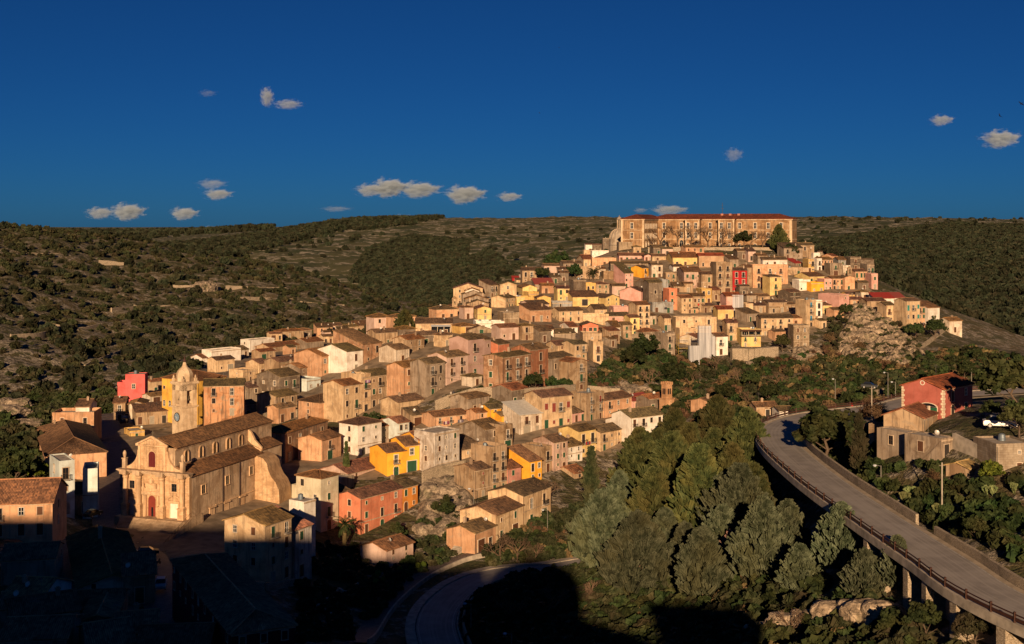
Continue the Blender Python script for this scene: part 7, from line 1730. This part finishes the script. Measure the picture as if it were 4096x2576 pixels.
def cable(a, b, sag, label, r=.022):
    m = MB(); a,b = Vector(a),Vector(b); pr = a
    for k in range(1,13): t=k/12; c=a.lerp(b,t)-Vector((0,0,sag*4*t*(1-t))); m.bar(pr,c,r,3); pr=c
    TAG(OB('cable', m.mesh('cable',['metal']), color=(.06,.055,.05,.3)), label, 'cable')
cable(q1,q2,.8,'cable between the two utility poles near the farmhouse'); cable(q2,q3,1.5,'cable from the farmhouse pole to the pole by the reeds')
cable(P3(222,1984,262),P3(462,1966,263),.3,'cable strung across the street left of the church'); cable(P3(1430,1800,318),P3(1365,1795,335),.3,'cable from the tall white house to the ivy column',.03)
cable(P3(395,1642,372),P3(452,1640,375),.1,'cable over the far end of the dark street'); cable(P3(1700,1510,368),P3(1920,1500,362),.4,'cable along the fronts of the middle street row',.03)
for px,l in ((3325,'small black and white chevron sign on the left of the road bend'),(3369,'larger black and white chevron sign at the road bend')):
    x,y,z = hit(px,1628); s = 1.0 if px > 3350 else .75; r = EM('chevron_sign', l, 'sign', (x,y,z)); m = MB(); m.box(-.45*s,.45*s,-.02,.02,.3,1.3*s+.3); OB('board', m.mesh('board',['tint']), r, color=(.02,.02,.02,.1))
    m = MB(); zc=.3+.65*s; m.face([(-.05*s,-.03,zc+.55*s),(.2*s,-.03,zc+.55*s),(.42*s,-.03,zc),(.2*s,-.03,zc-.55*s),(-.05*s,-.03,zc-.55*s),(.17*s,-.03,zc)]); OB('chevron', m.mesh('chevron',['tint']), r, color=(.8,.8,.78,.05)); m = MB(); m.bar((0,.05,-.3),(0,.05,.5),.04); OB('post', m.mesh('post',['metal']), r, color=(.3,.3,.3,.2))
x,y,z = hit(3408,1642); r = EM('traffic_sign','small red traffic sign beside the road bend','sign',(x,y,z)); m = MB(); m.bar((0,0,-.2),(0,0,1.3),.035); OB('post', m.mesh('post',['metal']), r, color=(.3,.3,.3,.2)); m = MB(); m.lathe([(0,-.02),(.34,-.02),(.34,.02),(0,.02)],10); q=OB('sign_face', m.mesh('sign_face',['tint']), r, (0,-.05,1.4), color=(.55,.02,.02,.1)); q.rotation_euler=(math.pi/2,0,0)
x,y,z = hit(3750,1678); r = EM('gate','green metal gate beside the red farmhouse','gate',(x,y,z),math.radians(20)); m = MB(); m.box(-1.7,1.7,-.05,.05,0,2.1); OB('leaf', m.mesh('leaf',['metal']), r, color=(.02,.12,.06,.3))
for sx in (-1.9,1.9): m = MB(); m.box(sx-.2,sx+.2,-.2,.2,-.5,2.5); OB('gate_post', m.mesh('gate_post',['plaster']), r, color=(.6,.5,.4,.3))
# porch roof and posts of the veranda houses
def veranda(lab, x0, x1, z0, z1, dep, col, label):
    ro,L,W,h,zb = HOUSES[lab]; 
    m = MB(); m.face([(x0*L,-dep,z1*h-.35),(x1*L,-dep,z1*h-.35),(x1*L,-.01,z1*h+.25),(x0*L,-.01,z1*h+.25)]); m.face([(x0*L,-.01,z1*h+.17),(x1*L,-.01,z1*h+.17),(x1*L,-dep,z1*h-.43),(x0*L,-dep,z1*h-.43)]); OB('veranda_roof', m.mesh('veranda_roof',['tint']), ro, color=col)
    for k in range(4): m = MB(); x = (x0+(x1-x0)*k/3)*L; m.box(x-.08,x+.08,-dep+.05,-dep+.2,z0*h,z1*h-.35); OB('veranda_post', m.mesh('veranda_post',['tint']), ro, color=(.6,.5,.35,.2))
    m = MB(); m.box(x0*L,x1*L,-dep,-.01,z0*h-.18,z0*h); OB('veranda_floor', m.mesh('veranda_floor',['concrete']), ro)
    m = MB(); m.box(x0*L+.2,x1*L-.2,-.05,-.012,z0*h+.1,z1*h-.5); OB('veranda_opening', m.mesh('veranda_opening',['glass']), ro)
veranda('yellow veranda house with flower balconies above the stone terrace',-.05,1.0,.72,1.02,2.0,(.13,.07,.045,.3),'')
veranda('cream house with a long blank roof and a veranda next to the dark pine',.42,.95,.05,.85,2.2,(.5,.53,.56,.3),'')
veranda('peach house with green shutters above the white veranda posts',.3,1.4,-.25,.05,2.0,(.72,.7,.66,.2),'')
# laundry
def laundry(lab, fx, fz, cols, label):
    if lab not in HOUSES: return
    ro,L,W,h,zb = HOUSES[lab]; M = Matrix.Translation(ro.location) @ Matrix.Rotation(ro.rotation_euler.z,4,'Z'); o = M @ Vector((fx*L,-.98,fz*h))
    r = EM('laundry', label, 'laundry', o, ro.rotation_euler.z)
    for i,c in enumerate(cols):
        m = MB(); w=.55; x=i*.62
        for k in range(4): a,b = x+w*k/4, x+w*(k+1)/4; ya,yb_=.04*math.sin(k*2+i),.04*math.sin((k+1)*2+i); m.face([(a,ya,-.8),(b,yb_,-.75),(b,yb_,0),(a,ya,0)])
        OB('cloth', m.mesh('cloth',['cloth']), r, color=c+(.1,))
for fx,l,c in ((.15,'dark purple and white laundry on the left balcony of the long peach house',[(.12,.05,.1),(.5,.45,.45),(.2,.05,.1)]),(.5,'grey and blue laundry on the middle balcony of the long peach house',[(.1,.1,.13),(.35,.33,.36),(.12,.1,.14)]),(.84,'bright red cloth on the right balcony of the long peach house',[(.5,.01,.03),(.45,.01,.03)])):
    laundry('long peach house with three laundry balconies',fx,.68,c,l)
laundry('yellow house with red laundry on its corner balcony',.25,.6,[(.35,.02,.03),(.06,.06,.1),(.3,.02,.03)],'red and navy laundry on the yellow balcony house')
laundry('beige house with a red cloth on its balcony',.35,.55,[(.55,.01,.02)],'single red cloth hung in mid upper town')
laundry('narrow cream house with laundry hung under its roof',.2,.92,[(.3,.14,.3),(.5,.45,.5),(.3,.16,.35)],'lilac laundry under the roof of the narrow cream house')
laundry('grey ruin house with laundry below the narrow grey-blue wall',.55,.6,[(.03,.03,.05),(.05,.04,.06)],'black laundry on the grey ruin house')

# ------------------------------------------------------------------ people
def person(px, py, h, rz, top, legs, label, zoff=0.0, stride=.18):
    x,y,z = hit(px,py); z = Hs(x,y)+zoff
    V = [(0,0,.95),(0,0,1.2),(0,0,1.42),(0,0,1.52),(0,.02,1.66),(-.1,0,.9),(-.11,stride,.5),(-.11,-stride*.2+stride,.07),(-.11,stride+.12,.04),(.1,0,.9),(.11,-stride*.5,.5),(.11,-stride,.08),(.11,-stride+.14,.04),(-.2,0,1.38),(-.27,-.05,1.1),(-.26,.05,.85),(.2,0,1.38),(.27,.05,1.1),(.26,.12,.85)]
    E = [(0,1),(1,2),(2,3),(3,4),(0,5),(5,6),(6,7),(7,8),(0,9),(9,10),(10,11),(11,12),(2,13),(13,14),(14,15),(2,16),(16,17),(17,18)]
    R = [.15,.14,.13,.06,.11,.1,.07,.045,.04,.1,.07,.045,.04,.07,.05,.035,.07,.05,.035]
    me = bpy.data.meshes.new('body'); me.from_pydata(V,E,[]); me.materials.append(MT['cloth']); o = bpy.data.objects.new('body',me); COL.objects.link(o)
    md = o.modifiers.new('skin','SKIN'); 
    for i,rr in enumerate(R): me.skin_vertices[0].data[i].radius = (rr,rr)
    me.skin_vertices[0].data[0].use_root = True; o.modifiers.new('smooth','SUBSURF').levels = 1
    r = EM('person', label, 'person', (x,y,z), rz); r.scale=(h/1.77,)*3; o.parent = r; o.color = top+(.1,)
    m = MB(); m.lathe([(0,.13),(.09,.1),(.125,.02),(.11,-.05)],8); OB('hair', m.mesh('hair',['cloth']), r, (0,-.01,1.7), color=(.03,.02,.015,.1))
    m = MB(); 
    for sx in (-.11,.11): m.lathe([(.095,.9),(.075,.5),(.06,.1)],6,(sx,(stride if sx<0 else -stride)*.5))
    OB('trousers', m.mesh('trousers',['cloth']), r, color=legs+(.1,))
person(1804,1588,1.72,.4,(.5,.45,.4),(.03,.03,.04),'person in a pale top walking below the pale pink arched house')
person(1814,1586,1.75,-.5,(.05,.05,.07),(.04,.04,.05),'person in dark clothes beside the one in a pale top')
person(731,2490,1.75,.3,(.02,.02,.02),(.02,.02,.02),'person in black standing in the shadowed street by the dark red palace',.5)
person(622,2268,1.7,2.0,(.03,.03,.03),(.03,.03,.04),'dark figure beside a scooter in the shadowed street',.5)
# scooter
x,y,z = hit(632,2270); r = EM('scooter','dark scooter standing in the shadowed street','scooter',(x,y,Hs(x,y)+.5),1.2)
for sx in (-.55,.55): m = MB(); m.lathe([(.1,-.05),(.24,-.05),(.24,.05),(.1,.05)],12); w = OB('wheel', m.mesh('wheel',['tint']), r, (sx,0,.24), color=(.02,.02,.02,.1)); w.rotation_euler=(math.pi/2,0,0)
m = MB(); m.prism([(-.75,.35),(-.1,.28),(.35,.3),(.5,.9),(.42,.95),(.2,.45),(-.05,.42),(-.15,.75),(-.7,.8)],-.13,.13); OB('body', m.mesh('body',['metal']), r, color=(.05,.05,.06,.2)); m = MB(); m.bar((.42,-.3,1.0),(.42,.3,1.0),.025); OB('handlebar', m.mesh('handlebar',['metal']), r, color=(.05,.05,.05,.2))
# birds
def bird(px, py, Y, s, rz, roll, label):
    r = EM('bird', label, 'bird', P3(px,py,Y), rz); r.rotation_euler=(roll,.5,rz); r.scale=(s,)*3
    V=[(-.5,0,0),(-.25,0,.02),(0,0,.03),(.25,0,.03),(.42,0,.04)]; m = MB(); m.bar((-.3,0,0),(.2,0,.02),.05,8,0,.1); m.bar((.2,0,.02),(.4,0,.05),.1,8,0,.06); m.bar((.4,0,.05),(.5,0,.04),.03,5,0,.005); m.face([(-.3,-.03,0),(-.3,.03,0),(-.55,.12,0),(-.55,-.12,0)]); OB('body', m.mesh('body',['tint']), r, color=(.02,.02,.022,.1))
    for sg in (-1,1): m = MB(); pts=[(.2,sg*.05,.05),(.22,sg*.5,.22),(.05,sg*1.0,.18),(-.05,sg*.55,.2),(-.12,sg*.05,.04)]; m.face([Vector(p) for p in pts]); m.face([Vector(p)-Vector((0,0,.02)) for p in pts[::-1]]); OB('wing', m.mesh('wing',['tint']), r, color=(.018,.018,.02,.1))
bird(3998,462,70,.28,.8,.9,'dark bird flying at the right edge of the sky'); bird(4086,415,80,.25,2.0,.7,'dark bird at the very right edge, above the other'); bird(2158,452,120,.18,.3,.4,'tiny distant bird in the middle of the sky'); bird(2236,190,140,.16,.3,.4,'tiny distant bird high in the middle of the sky')

# ------------------------------------------------------------------ clouds
def cloud(px, py, w, h, dens, sc, label, Y=20000.0):
    x,y,z = P3(px,py,Y); k = Y/FPX
    import bmesh
    bm = bmesh.new(); bmesh.ops.create_icosphere(bm, subdivisions=3, radius=1.0); me = bpy.data.meshes.new('cloud'); bm.to_mesh(me); bm.free()
    key = 'cloud_%g_%g' % (dens,sc); m = bpy.data.materials.get(key) or m_cloud(key, dens, sc); me.materials.append(m)
    o = OB('cloud', me, None, (x,y,z), 0, (w*k*.62, h*k*1.0, h*k*.72)); TAG(o, label, 'cloud')
S_ = 1.7017
for a,b,w,h,d,sc,l in ((300,497,90,40,.012,2.6,'right part of the broad cloud low on the left'),(235,500,75,28,.010,2.8,'left part of the broad cloud low on the left'),(432,501,75,30,.012,2.4,'small cloud right of the broad low cloud'),(512,456,75,26,.012,2.6,'bright lower of two stacked clouds on the left'),(498,432,80,24,.004,2.8,'dim upper of two stacked clouds on the left'),(500,539,55,18,.008,2.4,'faint cloud just above the left horizon'),
    (870,446,80,30,.012,2.6,'left part of the long bright cloud above the valley'),(915,440,95,44,.014,2.4,'highest part of the long bright cloud above the valley'),(985,445,110,38,.013,2.6,'right part of the long bright cloud above the valley'),(1092,456,105,42,.014,2.4,'rounded bright cloud right of the long cloud'),(1197,462,66,22,.012,2.6,'small bright cloud right of the rounded one'),
    (790,491,85,14,.004,2.8,'thin faint cloud left below the long cloud'),(950,512,75,18,.006,2.6,'low cloud touching the ridge'),(1572,493,95,24,.010,2.4,'cloud behind the roof of the great palace'),(1505,494,40,12,.005,2.4,'small faint cloud left of the palace roof'),
    (628,228,34,46,.006,3.4,'upright wisp high on the left'),(678,245,75,24,.007,3.4,'ragged wisp right of the upright wisp'),(2213,282,62,26,.009,2.6,'small cloud high on the right'),(2352,326,100,42,.010,2.8,'ragged cloud at the right edge'),(1725,363,50,34,.0022,3.0,'faint pink wisp right of the middle'),(488,219,50,18,.0016,3.0,'barely visible wisp high on the left')):
    cloud(a*S_,b*S_,w*S_,h*S_,d,sc,l)
